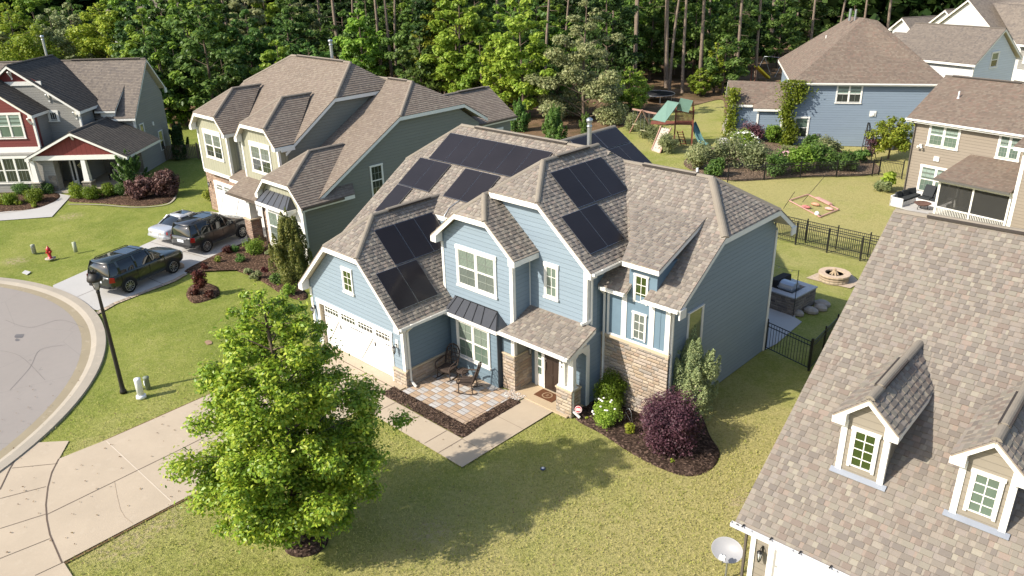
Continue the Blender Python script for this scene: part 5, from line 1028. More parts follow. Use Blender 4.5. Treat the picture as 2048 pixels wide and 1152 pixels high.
# leaf litter under the woods
g = NG('forest_floor', .98, .05); n = g.noise(.35, 5, .65); n2 = g.noise(6, 4, .7); c = g.ramp(n, [(.35, (.10, .075, .035)), (.5, (.20, .125, .075)), (.65, (.26, .175, .11))]); g.col(g.mix(g.math('MULTIPLY', n2, .5), c, (.06, .05, .03))); g.bump(n2, .08, .8)
ff = spline(L([(332, 235), (352, 250), (420, 235), (560, 215), (700, 215), (900, 235), (1000, 275), (1060, 290), (1180, 280), (1215, 262), (1265, 248), (1330, 228), (1400, 208), (1445, 200), (1450, 232), (1475, 232), (1500, 190)])+[(-40, 110), (-42, 200), (-260, 200), (-200, 60), (-110, 42)], 5)
sheet('forest_floor', ff, .02, g.m)
for pts in (L([(255, 745), (262, 736), (274, 734), (280, 742), (270, 752)]),): pass
BARE = M('bare_soil', (.30, .20, .13), .95, .05, var=.25)
q = G(417, 685); rr = random.Random(4); sheet('bare_patch', spline([(q.x+.26*math.cos(t)*rr.uniform(.6, 1.2), q.y+.18*math.sin(t)*rr.uniform(.6, 1.2)) for t in np.linspace(0, 6.28, 9)[:-1]], 3), -.008, BARE)
sheet('garden_soil', spline(L([(1378, 338), (1372, 318), (1420, 296), (1462, 282), (1470, 262), (1560, 285), (1640, 292), (1735, 318), (1752, 348), (1600, 354), (1460, 361)]), 4), .016, m_mulch('garden_mulch', (.19, .135, .095)))
TAR = M('tar_line', (.185, .165, .15), .8, .2, var=.2)
line('road_crack', spline(L([(10, 640), (60, 655), (120, 640), (168, 655)]), 5, False), .025, .006, TAR); line('road_crack', spline(L([(20, 780), (60, 735), (80, 700), (130, 690)]), 5, False), .02, .006, TAR); line('road_crack', spline(L([(-10, 700), (40, 712), (90, 760)]), 5, False), .018, .006, TAR)
for (px, py, rx, ry) in ((40, 672, .32, .2), (34, 680, .18, .1), (135, 600, .12, .08)): q = G(px, py); rr = random.Random(px); sheet('oil_stain', spline([(q.x+rx*math.cos(t)*rr.uniform(.6, 1.2), q.y+ry*math.sin(t)*rr.uniform(.6, 1.2)) for t in np.linspace(0, 6.28, 8)[:-1]], 3), .005, M('oil_stain', (.13, .12, .115), .6, .3, var=.2))
# ================================================================== plants
def leaves(rg, P, size, up=.5, asp=1.7, nrmdir=None):
    """one kite-shaped, slightly folded leaf per point"""
    n = len(P); N = rg.normal(size=(n, 3)); N /= np.linalg.norm(N, axis=1, keepdims=True); N[:, 2] = np.abs(N[:, 2])
    if nrmdir is not None: N = N + nrmdir*.8
    N[:, 2] += up; N /= np.linalg.norm(N, axis=1, keepdims=True)
    T = rg.normal(size=(n, 3)); T -= (T*N).sum(1, keepdims=True)*N; T /= np.linalg.norm(T, axis=1, keepdims=True); B = np.cross(N, T)
    s = (size*rg.uniform(.65, 1.3, n))[:, None]; w = s/asp
    V = np.stack([P-T*s*.5, P+B*w*.5+N*w*.12, P+T*s*.5-N*s*.08, P-B*w*.5+N*w*.12], 1).reshape(-1, 3)
    return V, np.arange(4*n).reshape(-1, 4)
BARK = m_bark('tree_bark', (.16, .12, .09)); BARKP = m_bark('pine_bark', (.24, .185, .14)); BARKG = m_bark('grey_bark', (.26, .24, .21))
LF_HERO = m_leaf('oak_leaf', [(.08, .145, .012), (.15, .24, .020), (.25, .35, .030), (.40, .45, .045), (.50, .47, .06)], .35, .42, .35)
LF_MID = m_leaf('mid_green_leaf', [(0.040, 0.090, 0.018), (0.082, 0.155, 0.033), (0.138, 0.229, 0.046), (0.220, 0.310, 0.074)])
LF_YEL = m_leaf('yellow_green_leaf', [(0.108, 0.162, 0.016), (0.203, 0.270, 0.027), (0.324, 0.365, 0.041), (0.432, 0.419, 0.054)])
LF_OLI = m_leaf('pale_olive_leaf', [(0.109, 0.146, 0.055), (0.218, 0.264, 0.109), (0.346, 0.373, 0.173), (0.473, 0.473, 0.237)])
LF_BRI = m_leaf('bright_green_leaf', [(0.086, 0.174, 0.017), (0.174, 0.287, 0.031), (0.278, 0.391, 0.052), (0.401, 0.487, 0.086)])
LF_DRK = m_leaf('dark_green_leaf', [(0.018, 0.043, 0.013), (0.033, 0.073, 0.018), (0.061, 0.107, 0.027), (0.091, 0.136, 0.030)])
LF_CYP = m_leaf('cypress_spray', [(0.077, 0.121, 0.027), (0.143, 0.188, 0.045), (0.242, 0.263, 0.055), (0.351, 0.329, 0.066)]); LF_JUN = m_leaf('juniper_spray', [(0.131, 0.186, 0.088), (0.242, 0.307, 0.142), (0.374, 0.428, 0.196), (0.527, 0.547, 0.242)])
LF_PUR = m_leaf('purple_leaf', [(0.034, 0.014, 0.021), (0.069, 0.025, 0.034), (0.115, 0.048, 0.060), (0.184, 0.092, 0.098)], .15); LF_MAR = m_leaf('maroon_brown_leaf', [(.05, .022, .018), (.10, .045, .036), (.16, .085, .07), (.24, .15, .12)], .2); LF_RED = m_leaf('dark_red_leaf', [(0.046, 0.011, 0.009), (0.086, 0.023, 0.016), (0.138, 0.040, 0.023)], .3)
LF_PIN = m_leaf('pine_needles', [(0.039, 0.065, 0.019), (0.078, 0.111, 0.039), (0.143, 0.169, 0.065)], .2); LF_BOX = m_leaf('box_leaf', [(0.078, 0.143, 0.010), (0.143, 0.221, 0.016), (0.234, 0.299, 0.026)])
LF_VIN = m_leaf('creeper_leaf', [(0.125, 0.175, 0.015), (0.213, 0.250, 0.025), (0.312, 0.325, 0.037)]); LF_GRS = m_leaf('feathery_grass', [(0.176, 0.209, 0.077), (0.264, 0.286, 0.121), (0.330, 0.341, 0.165)])
PET_W = M('white_petal', (.75, .73, .66), .7, .2); PET_P = M('pink_petal', (.55, .33, .35), .7, .2)
def clumped(rg, C, r, n, shell=.5, sq=1.0):
    """n points spread through clumps C (k,3) of radius r (k,), denser towards their skins"""
    k = len(C); w = r**2; idx = rg.choice(k, n, p=w/w.sum()); D = rg.normal(size=(n, 3)); D /= np.linalg.norm(D, axis=1, keepdims=True)
    q = rg.uniform(0, 1, n)**shell; P = C[idx] + D*(q*r[idx])[:, None]*np.array([1, 1, sq]); return P, D
def tree_meshes(name, H, prof, nl, nleaf, lsize, mat, seed, tr=.12, bark=None, z0=.12, rise=.35, cl=.42, lean=(0, 0), ncl=3, sq=.75, up=.5, crot=1.0, asp=1.7, shell=.5, stray=.0):
    """tapered trunk with limbs, and a crown of leaf clumps carried by them; prof(t) is the crown radius at height fraction t"""
    rg = np.random.default_rng(seed); b = MB(); lx, ly = lean
    ax = lambda t: Vector((lx*t + .06*H*.15*math.sin(t*5+seed), ly*t + .06*H*.15*math.cos(t*4+seed), H*t))
    b.tube([ax(i/9*.96) for i in range(10)], [tr*(1-i/9)**.8+.012 for i in range(10)], 8)
    C = []; Rr = []
    for i in range(nl):
        t = z0 + (.97-z0)*(i+.5)/nl + rg.uniform(-.02, .02); r = prof(t); az_ = i*2.399+rg.uniform(-.4, .4); L = r*rg.uniform(.70, 1.04)
        a = ax(max(.04, t-rise*L/H*.8)); e = Vector((ax(t).x+L*math.cos(az_), ax(t).y+L*math.sin(az_), H*t+rg.uniform(-.3, .3)*.3)); m = a.lerp(e, .5)+Vector((0, 0, .05*L))
        b.tube([a, m, e], [max(.012, tr*.38*(1-t*.6)), max(.01, tr*.22*(1-t*.5)), .006], 5, cap=False)
        for k in range(ncl):
            f = .35+.65*(k+1)/ncl; p = a.lerp(e, f); j = rg.normal(size=3)*.14*r; C.append((p.x+j[0], p.y+j[1], p.z+j[2]*.6)); Rr.append(max(.12, cl*r*rg.uniform(.55, 1.05)*(.75+.35*f)*.8))
    C.append(tuple(ax(.97))); Rr.append(max(.15, cl*prof(.93)))
    C, Rr = np.array(C), np.array(Rr); P, D = clumped(rg, C, Rr, nleaf, shell, sq); P = P + D*(rg.random(len(P)) < stray)[:, None]*rg.uniform(.05, .32, len(P))[:, None]; ok = P[:, 2] > .15; P, D = P[ok], D[ok]
    V, F = leaves(rg, P, lsize, up, asp, D); bm_ = bpy.data.meshes.new(name+'_trunk'); bm_.from_pydata(b.v, [], b.f); bm_.polygons.foreach_set('use_smooth', [True]*len(bm_.polygons)); bm_.materials.append(bark or BARK)
    return bm_, np_mesh(name+'_crown', V, F, [mat])
def plant(name, label, cat, loc, meshes, rz=0, sc=1.0, group=None, names=('trunk', 'crown')):
    t = thing(name, label, cat, loc, rz, group); t.scale = sc if hasattr(sc, '__len__') else (sc, sc, sc)
    for nm, me in zip(names, meshes): link(nm, me, t)
    return t
def shrub_mesh(name, w, d, h, n, ls, mat, seed, k=14, z0=.0, shell=.35, up=.35, rr=.42, asp=1.6):
    rg = np.random.default_rng(seed); C = []; Rr = []
    for i in range(k):
        u = rg.normal(size=3); u /= np.linalg.norm(u); q = rg.uniform(.28, .80); C.append((u[0]*w*.5*q, u[1]*d*.5*q, z0+h*.5+u[2]*h*.5*q)); Rr.append(rr*min(w, d, h)*rg.uniform(.5, .95))
    P, D = clumped(rg, np.array(C), np.array(Rr), n, shell); P = P + D*(rg.random(n) < .08)[:, None]*rg.uniform(.03, .13, n)[:, None]*min(w, h); P[:, 2] = np.abs(P[:, 2]-z0)+z0 if z0 == 0 else P[:, 2]; V, F = leaves(rg, P, ls, up, asp, D); return np_mesh(name, V, F, [mat])
def stem_mesh(h, n=5, r=.02, spread=.25, seed=0, bark=None):
    rg = random.Random(seed); b = MB()
    for i in range(n): a = rg.random()*6.28; b.tube([(0, 0, 0), (spread*.5*math.cos(a), spread*.5*math.sin(a), h*.4), (spread*math.cos(a), spread*math.sin(a), h*.8)], [r, r*.8, r*.3], 5, cap=False)
    me = bpy.data.meshes.new('stems'); me.from_pydata(b.v, [], b.f); me.materials.append(bark or BARK); return me
def shrub(name, label, cat, loc, w, d, h, n, ls, mat, seed, group=None, rz=0, **kw):
    return plant(name, label, cat, loc, (stem_mesh(h*.8, 5, max(.008, .02*w), w*.22, seed), shrub_mesh(name, w, d, h, n, ls, mat, seed, **kw)), rz, 1, group, ('stem', 'foliage'))
def flowers(parent, n, w, d, h, r, mat, seed, z0=0):
    rg = random.Random(seed); m = MB()
    for i in range(n):
        t = rg.random()*6.28; ph = rg.uniform(-.2, 1.4); c = Vector((w*.5*math.cos(t)*math.cos(ph), d*.5*math.sin(t)*math.cos(ph), z0+h*.5+h*.5*math.sin(ph))); m.lathe([(r*.2, -r*.4), (r, 0), (r*.75, r*.45), (.001, r*.55)], c, 6)
    m.build('blossom', mat, parent)
def interp(pts): xs_ = [p[0] for p in pts]; ys_ = [p[1] for p in pts]; return lambda t: float(np.interp(t, xs_, ys_))
# --- the big tree on the front lawn
hp = interp([(.08, .9), (.15, 1.75), (.24, 2.3), (.36, 2.55), (.46, 2.45), (.56, 2.2), (.66, 1.85), (.78, 1.5), (.88, 1.1), (.95, .7), (1, .3)])
b = G(603, 1083)
plant('oak_tree', 'large bright green tree standing in a mulch ring on the front lawn', 'tree', b, tree_meshes('oak', 8.3, hp, 92, 125000, .122, LF_HERO, 11, .13, z0=.12, rise=.55, cl=.29, ncl=5, sq=.62, up=.45, shell=.85, asp=1.9, stray=.07), rz=1.1)
# --- upright conifers
def conifer(seed, H, rw, n, ls, mat, plumes=26, z0=.02, spread=.5, pw=.16):
    """upright plumes of foliage round a hidden stem"""
    rg = np.random.default_rng(seed); PT = []; DN = []
    for i in range(plumes):
        t0 = rg.uniform(z0, .7); a = i*2.4+rg.uniform(-.3, .3); r0 = rw*(1-t0)**.75*rg.uniform(.35, 1.0); Lp = H*rg.uniform(.16, .34)*(1.15-t0*.5); m = n//plumes; q = rg.uniform(0, 1, m); w = pw*rw*(1-q)**.7*np.sin(np.clip(q*3+.35, 0, 1.57))+.015
        if i == 0: t0, r0, Lp = .45, 0, H*.55
        th = rg.uniform(0, 6.28, m); k = np.sqrt(rg.uniform(.3, 1, m)); out = r0*(1+spread*.5*q)
        x = out*math.cos(a)+w*k*np.cos(th); y = out*math.sin(a)+w*k*np.sin(th); z = H*t0+Lp*q; PT.append(np.stack([x, y, z], 1)); DN.append(np.stack([np.cos(th)*.6+math.cos(a)*.4, np.sin(th)*.6+math.sin(a)*.4, np.full(m, .5)], 1))
    m = n//3; t = rg.uniform(z0, .85, m); th = rg.uniform(0, 6.28, m); r = rw*(1-t)**.75*rg.uniform(.5, .85, m); PT.append(np.stack([r*np.cos(th), r*np.sin(th), t*H], 1)); DN.append(np.stack([np.cos(th), np.sin(th), th*0+.3], 1))
    P, D = np.concatenate(PT), np.concatenate(DN); V, F = leaves(rg, P, ls, .3, 2.2, D); b = MB().tube([(0, 0, 0), (0, 0, H*.8)], [.06*rw+.02, .01], 6); me = bpy.data.meshes.new('trunk'); me.from_pydata(b.v, [], b.f); me.materials.append(BARK); return me, np_mesh('conifer_crown', V, F, [mat])
plant('cypress_tree', 'tall dense green cypress at the front corner of the olive house', 'tree', G(590, 560), conifer(3, 4.1, 1.15, 26000, .11, LF_CYP, 84, pw=.24, spread=.35))
plant('juniper', 'pale green shaggy juniper standing at the corner of the stone wing', 'shrub', G(1376, 832), conifer(5, 3.75, 1.12, 21000, .08, LF_JUN, 52, z0=.03, spread=.6, pw=.22))
plant('arborvitae', 'slim dark conifer beside the grey side wall of the red and grey house', 'tree', G(362, 318), conifer(8, 3.4, .95, 5000, .22, LF_DRK, 20)); 
ar = plant('arborvitae', 'green cone-shaped conifer on bare ground behind the solar roof, left of the yellow one', 'tree', G(1108, 283), conifer(9, 3.4, 1.1, 7000, .2, LF_MID, 34, pw=.3))
copy_tree(ar, loc=G(1172, 268), sc=.62, rz=2, label='small yellowish cone-shaped conifer on bare ground, right of the taller green one'); copy_tree(ar, loc=G(1040, 262), sc=.95, rz=4, label='light green cone-shaped conifer beside the rear wing of the olive house')
# --- shrubs round the blue house
p = G(1335, 925)+Vector((-.38, .70, 0))
shrub('loropetalum', 'large round purple leaved shrub in the mulch bed before the stone wing', 'shrub', p, 2.45, 2.25, 2.3, 23000, .08, LF_PUR, 11, k=60, rr=.26)
for i in range(5): pass
shrub('box_shrub', 'rounded yellow green shrub against the stone wall next to the porch', 'shrub', G(1213, 822)+Vector((.05, .22, 0)), 1.3, 1.25, 1.5, 9500, .06, LF_BOX, 12, k=30, rr=.34)
rs = shrub('rose_bush', 'rose bush with white blooms in front of the rounded yellow green shrub', 'shrub', G(1207, 850)+Vector((-.02, .12, 0)), 1.15, .95, .95, 6000, .06, LF_BRI, 13, k=26, rr=.34); flowers(rs, 15, 1.0, .85, 1.0, .05, PET_W, 3, .03)
shrub('hosta', 'small lime green plant beside the purple shrub', 'plant', G(1258, 866), .42, .38, .36, 420, .11, LF_YEL, 14, k=12); shrub('seedling', 'tiny lime green seedling near the porch downspout', 'plant', G(1174, 838), .14, .14, .12, 40, .07, LF_YEL, 15, k=4)
shrub('weed', 'tiny bright green sprout under the front of the purple shrub', 'plant', G(1344, 925), .16, .16, .14, 50, .07, LF_YEL, 16, k=4)
# --- lawn and bed of the olive house
q = G(405, 592); shrub('dwarf_maple', 'small dark red dwarf maple in its own round mulch bed', 'shrub', q, .75, .75, 1.3, 2600, .09, LF_RED, 21, k=18, rr=.3, z0=.25)
shrub('low_red_shrub', 'low dark red mound at the foot of the dwarf maple, left side', 'shrub', q+Vector((-.35, -.25, 0)), .7, .6, .4, 700, .09, LF_RED, 22); shrub('low_red_shrub', 'low dark red mound at the foot of the dwarf maple, right side', 'shrub', q+Vector((.45, .2, 0)), .6, .6, .38, 600, .09, LF_RED, 23)
shrub('box_shrub', 'bright green rounded shrub in the bed by the brick pillar', 'shrub', G(511, 508), 1.35, 1.25, .95, 4500, .085, LF_BRI, 24, k=24)
bedp = [(455, 508, .7, .55, LF_RED, 'low red-brown shrub nearest the drive end of the long bed'), (437, 527, .4, .5, LF_YEL, 'thin yellow green seedling at the lower left of the long bed'), (480, 525, .8, .5, LF_MID, 'loose green clump below the rounded bright shrub'), (497, 548, .7, .4, LF_OLI, 'grey green ground plant in the middle of the long bed'), (470, 505, .6, .45, LF_MID, 'spiky green plant between the red shrub and the rounded bright shrub'), (541, 510, .6, .4, LF_OLI, 'pale spiky plant right of the rounded bright shrub'), (530, 545, .5, .35, LF_RED, 'rusty low plant in the long bed left of the cypress'), (555, 568, .9, .7, LF_MID, 'loose dark green shrub at the foot of the cypress'), (577, 590, 1.1, .7, LF_BRI, 'light green shrub beside the blue garage corner'), (515, 560, .8, .5, LF_OLI, 'straggling grey shrub at the lower edge of the long bed'), (410, 540, .5, .4, LF_RED, 'small dark red plant behind the stone urn')]
for i, (x, y, w, h, mt, lb) in enumerate(bedp): shrub('bed_plant', lb, 'plant', G(x, y), w, w*.9, h, int(900*w), .09, mt, 30+i, k=10, rr=.36)
# --- red and grey house
for i, (x, y, w, h, mt, lb) in enumerate([(155, 396, 1.5, 1.0, LF_BOX, 'clipped round shrub nearest the entrance path, first of the row'), (187, 399, 1.5, 1.0, LF_BOX, 'clipped round shrub, second of the row right of the entrance path'), (218, 392, 1.55, .95, LF_BOX, 'clipped round shrub, third of the row right of the entrance path'), (243, 391, .9, .8, LF_MID, 'small darker shrub at the end of the clipped row, touching the purple shrubs'), (72, 405, 1.6, 1.05, LF_BOX, 'clipped round shrub just left of the entrance path'), (26, 409, 1.3, .9, LF_BOX, 'clipped round shrub second to the left of the entrance path'), (-12, 408, 1.2, .9, LF_BOX, 'clipped round shrub cut by the left edge of the picture'), (90, 388, 1.6, .9, LF_MID, 'dark green shrub under the bay window, right one'), (45, 388, 1.6, .9, LF_MID, 'dark green shrub under the bay window, left one')]):
    shrub('round_shrub', lb, 'shrub', G(x, y), w, w, h, 3000, .10, mt, 50+i, k=26, rr=.42, shell=.25)
for i, (x, y, lb) in enumerate([(38, 411, 'small yellow perennial in front of the second round shrub'), (67, 415, 'small yellow perennial in front of the round shrub by the path'), (3, 411, 'small yellow perennial at the left edge of the picture')]): shrub('perennial', lb, 'plant', G(x, y), .55, .5, .4, 300, .12, LF_YEL, 70+i, k=8)
shrub('loropetalum', 'spreading purple shrub in front of the tall green juniper', 'shrub', G(268, 400)+Vector((0, .6, 0)), 2.4, 2.2, 1.7, 6500, .16, LF_MAR, 80, k=40, rr=.24); shrub('loropetalum', 'upright purple shrub at the corner of the edged bed', 'shrub', G(313, 397)+Vector((0, .8, 0)), 2.2, 2.2, 2.1, 6500, .16, LF_MAR, 81, k=40, rr=.22)
plant('juniper', 'bushy green juniper behind the purple shrubs beside the red porch', 'shrub', G(268, 385), conifer(12, 3.3, 1.3, 6000, .17, LF_MID, 30, spread=1.4)); shrub('low_shrub', 'yellow green bush against the brick side of the olive garage', 'shrub', G(421, 400), .9, .9, .9, 900, .12, LF_YEL, 82)
# --- garden of the pale blue house and creepers
gb = [(1394, 338, 2.0, 2.2, LF_OLI, 'loose olive green bush at the left end of the garden border'), (1452, 335, 2.6, 2.5, LF_OLI, 'tall olive green bush with red stems in the garden border'), (1430, 352, 1.6, 1.4, LF_MID, 'dark rounded bush by the dark fence, left part'), (1510, 338, 2.4, 2.3, LF_OLI, 'wide olive bush in front of the white rose'), (1548, 350, 2.0, 1.7, LF_MID, 'dark green bush against the fence below the purple shrub'), (1600, 345, 2.2, 2.2, LF_BRI, 'tall bright bush in the middle of the border'), (1640, 338, 2.4, 1.9, LF_MID, 'broad mid green bush right of the tall bright bush'), (1690, 340, 2.2, 1.5, LF_MID, 'low spreading bush beside the dark trellis'), (1655, 320, 2.6, 1.9, LF_OLI, 'feathery grey green shrub against the pale blue wall'), (1480, 290, 1.8, 1.3, LF_BRI, 'loose green bush by the garden wing'), (1548, 285, 1.7, 1.5, LF_BRI, 'yellow green bush right of the purple shrub'), (1575, 310, 1.5, .9, LF_OLI, 'low grey mound under the creeper'), (1620, 300, 1.4, 1.3, LF_MID, 'upright green bush under the ground floor window'), (1410, 322, 1.4, 1.2, LF_OLI, 'small olive bush nearest the play set'), (1720, 325, 1.4, 1.0, LF_MID, 'small green bush left of the dark trellis')]
for i, (x, y, w, h, mt, lb) in enumerate(gb): shrub('garden_bush', lb, 'shrub', G(x, y), w*1.1, w*1.1, h*1.1, 3400, .17, mt, 100+i, k=22, rr=.3, shell=.6)
shrub('purple_shrub', 'round dark purple shrub in the border by the pale blue garden wing', 'shrub', G(1508, 283), 2.6, 2.2, 1.6, 2600, .16, LF_PUR, 120, k=22)
rb = shrub('rose_bush', 'large white rose bush left of the round dark purple shrub', 'shrub', G(1487, 305), 2.4, 2.2, 1.7, 2600, .15, LF_BRI, 121, k=20); flowers(rb, 60, 2.4, 2.2, 1.75, .085, PET_W, 5)
rb = shrub('hydrangea', 'low pink flowering clump at the edge of the garden border', 'plant', G(1575, 322), 1.5, 1.2, .7, 900, .14, LF_MID, 122); flowers(rb, 26, 1.4, 1.1, .75, .09, PET_P, 6)
rb = shrub('hydrangea', 'small pink flowering clump in the middle of the garden border', 'plant', G(1640, 325), 1.3, 1.1, .8, 800, .14, LF_MID, 123); flowers(rb, 22, 1.2, 1.1, .85, .09, PET_P, 7)
plant('young_tree', 'small bright green tree between the trellis and the tan house', 'tree', G(1776, 318), tree_meshes('ytree', 3.3, interp([(0, .5), (.3, 1.4), (.6, 1.7), (.85, 1.1), (1, .3)]), 26, 6000, .2, LF_YEL, 31, .07, ncl=3, z0=.3, cl=.42))
pm = G(1776, 380); shrub('banana_plant', 'small bushy plant with broad leaves on the lawn by the tan house', 'plant', pm, .9, .9, 1.3, 260, .42, LF_BRI, 124, k=6, z0=.25); shrub('grass_clump', 'clump of upright greyish grass left of the broad leaved plant', 'plant', G(1763, 382), 1.3, 1.0, .9, 700, .3, LF_OLI, 125, k=10, asp=4)
rg = np.random.default_rng(9)
def creeper(H_, label, fn, n, seed, ls=.19):
    rg = np.random.default_rng(seed); P = np.array([fn(rg) for _ in range(n)]); V, F = leaves(rg, P, ls, .2, 1.4); o = link('creeper', np_mesh('creeper', V, F, [LF_VIN])); o.location = H_.W((0, 0, 0)); o.rotation_euler = (0, 0, H_.phi); tag(o, label, 'creeper'); return o
def cr1(r): z = r.uniform(0, 5.5); w = .55 if z < 3.6 else 1.0+.2*math.sin(z*3); return (8.35+r.normal()*w*.5+(.25*math.sin(z*1.7)), 70.35+r.normal()*.22, z)
creeper(BH, 'thick yellow green creeper climbing the left front corner of the pale blue house', cr1, 5200, 4); creeper(BH, 'yellow green creeper on the far end of the low garden wing', lambda r: (3.75+r.normal()*.28, 73.0+r.normal()*.3, r.uniform(0, 4.4)), 2200, 5)
cr2 = MB(); rr = random.Random(4); tx = thing('trellis', 'dark leaning garden obelisk with a climbing plant near the pale blue wall', 'trellis', G(1735, 322))
for a, b_ in ((-.5, -.5), (.5, -.5), (.5, .5), (-.5, .5)): MB().bar((a, b_, 0), (a*.1-.35, b_*.1, 3.0), .05).build('post', BLACK, tx)
for z in (.6, 1.2, 1.8, 2.4):
    w = .5*(1-z/3.0*.9); o_ = -.35*z/3; cr2.bar((o_-w, -w, z), (o_+w, -w, z), .03).bar((o_+w, -w, z), (o_+w, w, z), .03).bar((o_+w, w, z), (o_-w, w, z), .03).bar((o_-w, w, z), (o_-w, -w, z), .03)
cr2.build('rung', BLACK, tx); link('foliage', shrub_mesh('vine', .9, .9, 2.4, 700, .13, LF_PUR, 44, k=12, z0=.1), tx)
tall = [(1262, 262), (1285, 275), (1310, 290), (1335, 305)]
for i, (x, y) in enumerate(tall): shrub('pampas_grass', ['feathery tall grass clump by the swing frame, first from the left', 'feathery tall grass clump, second from the swing frame', 'feathery tall grass clump below the climbing ramp', 'feathery tall grass clump closest to the right solar roof edge'][i], 'plant', G(x, y), 1.7, 1.7, 1.9, 1500, .34, LF_GRS, 130+i, k=14, asp=6, up=.0, shell=.8)
# --- woods behind the houses
def broad(seed, H_, w, mat, n=7000, ls=.44, z0=.14, bark=None, cone=False):
    pr = interp([(0, w*.5), (.15, w*.8), (.35, w), (.6, w*.95), (.8, w*.7), (1, w*.15)]) if not cone else interp([(0, w*.9), (.15, w), (.4, w*.8), (.7, w*.45), (1, .15)])
    return tree_meshes('tree%d' % seed, H_, pr, 26, n, ls, mat, seed, .16, bark=bark, z0=z0, rise=.5, cl=.40, ncl=3, sq=.6, up=.5, shell=.6)
var = [broad(200, 11, 2.9, LF_MID), broad(201, 13, 3.2, LF_BRI), broad(202, 9, 2.6, LF_BRI), broad(203, 12, 3.0, LF_MID), broad(204, 10, 2.7, LF_YEL), broad(205, 14, 3.3, LF_DRK), broad(206, 7, 2.3, LF_MID, 3600), broad(207, 12, 2.9, LF_OLI)]
protos = []
for k, ms in enumerate(var): protos.append(ms)
plant('broadleaf_tree', 'large pale olive green tree, broadest at the base, before the dark woods', 'tree', G(1168, 246), broad(210, 13.0, 4.7, LF_OLI, 24000, .27, .08, cone=True))
plant('broadleaf_tree', 'light green tree with a curved pale trunk rising behind the olive house', 'tree', G(885, 196), broad(211, 11.5, 3.2, LF_YEL, 8500, .33, .28), group=None)
plant('broadleaf_tree', 'bright yellow green tree with a thick forked trunk behind the red and grey house', 'tree', G(232, 176), broad(212, 11.0, 4.4, LF_YEL, 10000, .36, .45), group=None)
plant('broadleaf_tree', 'yellow green tree at the left behind the dark roof gable', 'tree', G(60, 190), broad(213, 11.5, 4.8, LF_YEL, 9500, .36, .3)); plant('broadleaf_tree', 'grey green tree between the two yellow green trees behind the red and grey house', 'tree', G(135, 178), broad(214, 10.5, 3.4, LF_OLI, 8000, .34, .3))
plant('round_bush', 'dark round bush beside the trampoline at the edge of the woods', 'shrub', G(1258, 222), broad(215, 4.6, 2.2, LF_BRI, 7000, .26, .12)); plant('round_bush', 'rounded bright bush right of the trampoline', 'shrub', G(1398, 192), broad(216, 3.2, 1.25, LF_YEL, 4500, .24, .12)); plant('round_bush', 'slender bright sapling next to the rounded bush right of the trampoline', 'tree', G(1428, 186), broad(217, 6.0, 1.2, LF_YEL, 3000, .26, .12))
plant('round_bush', 'yellow green bush behind the main roof of the olive house', 'shrub', G(757, 165), broad(218, 4.5, 2.4, LF_YEL, 4500, .28, .12))
rr = random.Random(12); GL = ['leafy green tree among the dense woods behind the houses', 'leafy tree among the woods behind the houses']
kinds = {0: 'medium green leafy tree in the woods behind the houses', 1: 'tall bright green leafy tree in the woods behind the houses', 2: 'shorter bright green leafy tree in the woods behind the houses', 3: 'medium green bushy tree deep in the woods behind the houses', 4: 'yellow green leafy tree in the woods behind the houses', 5: 'very dark green tree in the woods behind the houses', 6: 'low green understory tree in the woods behind the houses', 7: 'greyish olive leafy tree in the woods behind the houses'}
cat_g = {k: 'woodland trees of one kind, ' + v.split(' in the')[0] for k, v in kinds.items()}
first = {}
def wood(k, x, y, sc=1.0):
    if 1478 < x < 1562 and y > 140: return
    p_ = G(x, y); s_ = sc*rr.uniform(.85, 1.2); rz = rr.random()*6.28
    if k not in first: first[k] = plant('woodland_tree', kinds[k], 'tree', p_, protos[k], rz, s_, cat_g[k])
    else: copy_tree(first[k], loc=p_, rz=rz, sc=s_)
rows = [(252, [(345, 6), (385, 2), (430, 3), (350, 0)]), (225, [(330, 1), (400, 0), (470, 6), (560, 2), (640, 6)]), (205, [(310, 5), (360, 3), (430, 1), (505, 0), (590, 3), (850, 6), (930, 1), (985, 2), (1040, 0), (1085, 6)]),
        (190, [(300, 0), (385, 5), (470, 3), (545, 2), (830, 3), (905, 5), (950, 4), (1015, 1), (1075, 3), (1120, 2), (1215, 5), (1440, 6), (1495, 3)]),
        (165, [(280, 3), (345, 1), (430, 5), (510, 7), (600, 0), (690, 6), (735, 3), (815, 1), (870, 0), (965, 3), (1040, 5), (1100, 1), (1225, 0), (1470, 0), (1540, 1)]),
        (140, [(10, 3), (100, 5), (180, 0), (270, 1), (320, 5), (395, 0), (460, 3), (540, 1), (620, 7), (700, 5), (760, 0), (840, 5), (900, 3), (990, 0), (1060, 1), (1130, 5), (1200, 3), (1290, 0), (1350, 5), (1420, 3), (1500, 5), (1560, 0)]),
        (112, [(0, 5), (80, 1), (170, 3), (250, 5), (340, 0), (420, 1), (500, 5), (580, 3), (660, 0), (740, 5), (820, 3), (890, 1), (960, 5), (1030, 3), (1110, 0), (1180, 5), (1250, 3), (1330, 5), (1400, 1), (1480, 3), (1540, 5), (1600, 3)]),
        (84, [(-20, 5), (60, 3), (150, 5), (240, 0), (330, 5), (410, 3), (490, 5), (570, 0), (650, 5), (730, 1), (810, 5), (880, 3), (950, 5), (1020, 5), (1100, 3), (1170, 5), (1240, 5), (1320, 3), (1400, 5), (1470, 5), (1550, 3), (1620, 5), (1690, 3)]),
        (58, [(0, 3), (90, 5), (190, 5), (290, 3), (380, 5), (470, 5), (560, 3), (650, 5), (740, 5), (830, 5), (920, 5), (1010, 3), (1100, 5), (1200, 5), (1290, 5), (1380, 3), (1470, 5), (1560, 5), (1650, 3), (1740, 1), (1830, 4)])]
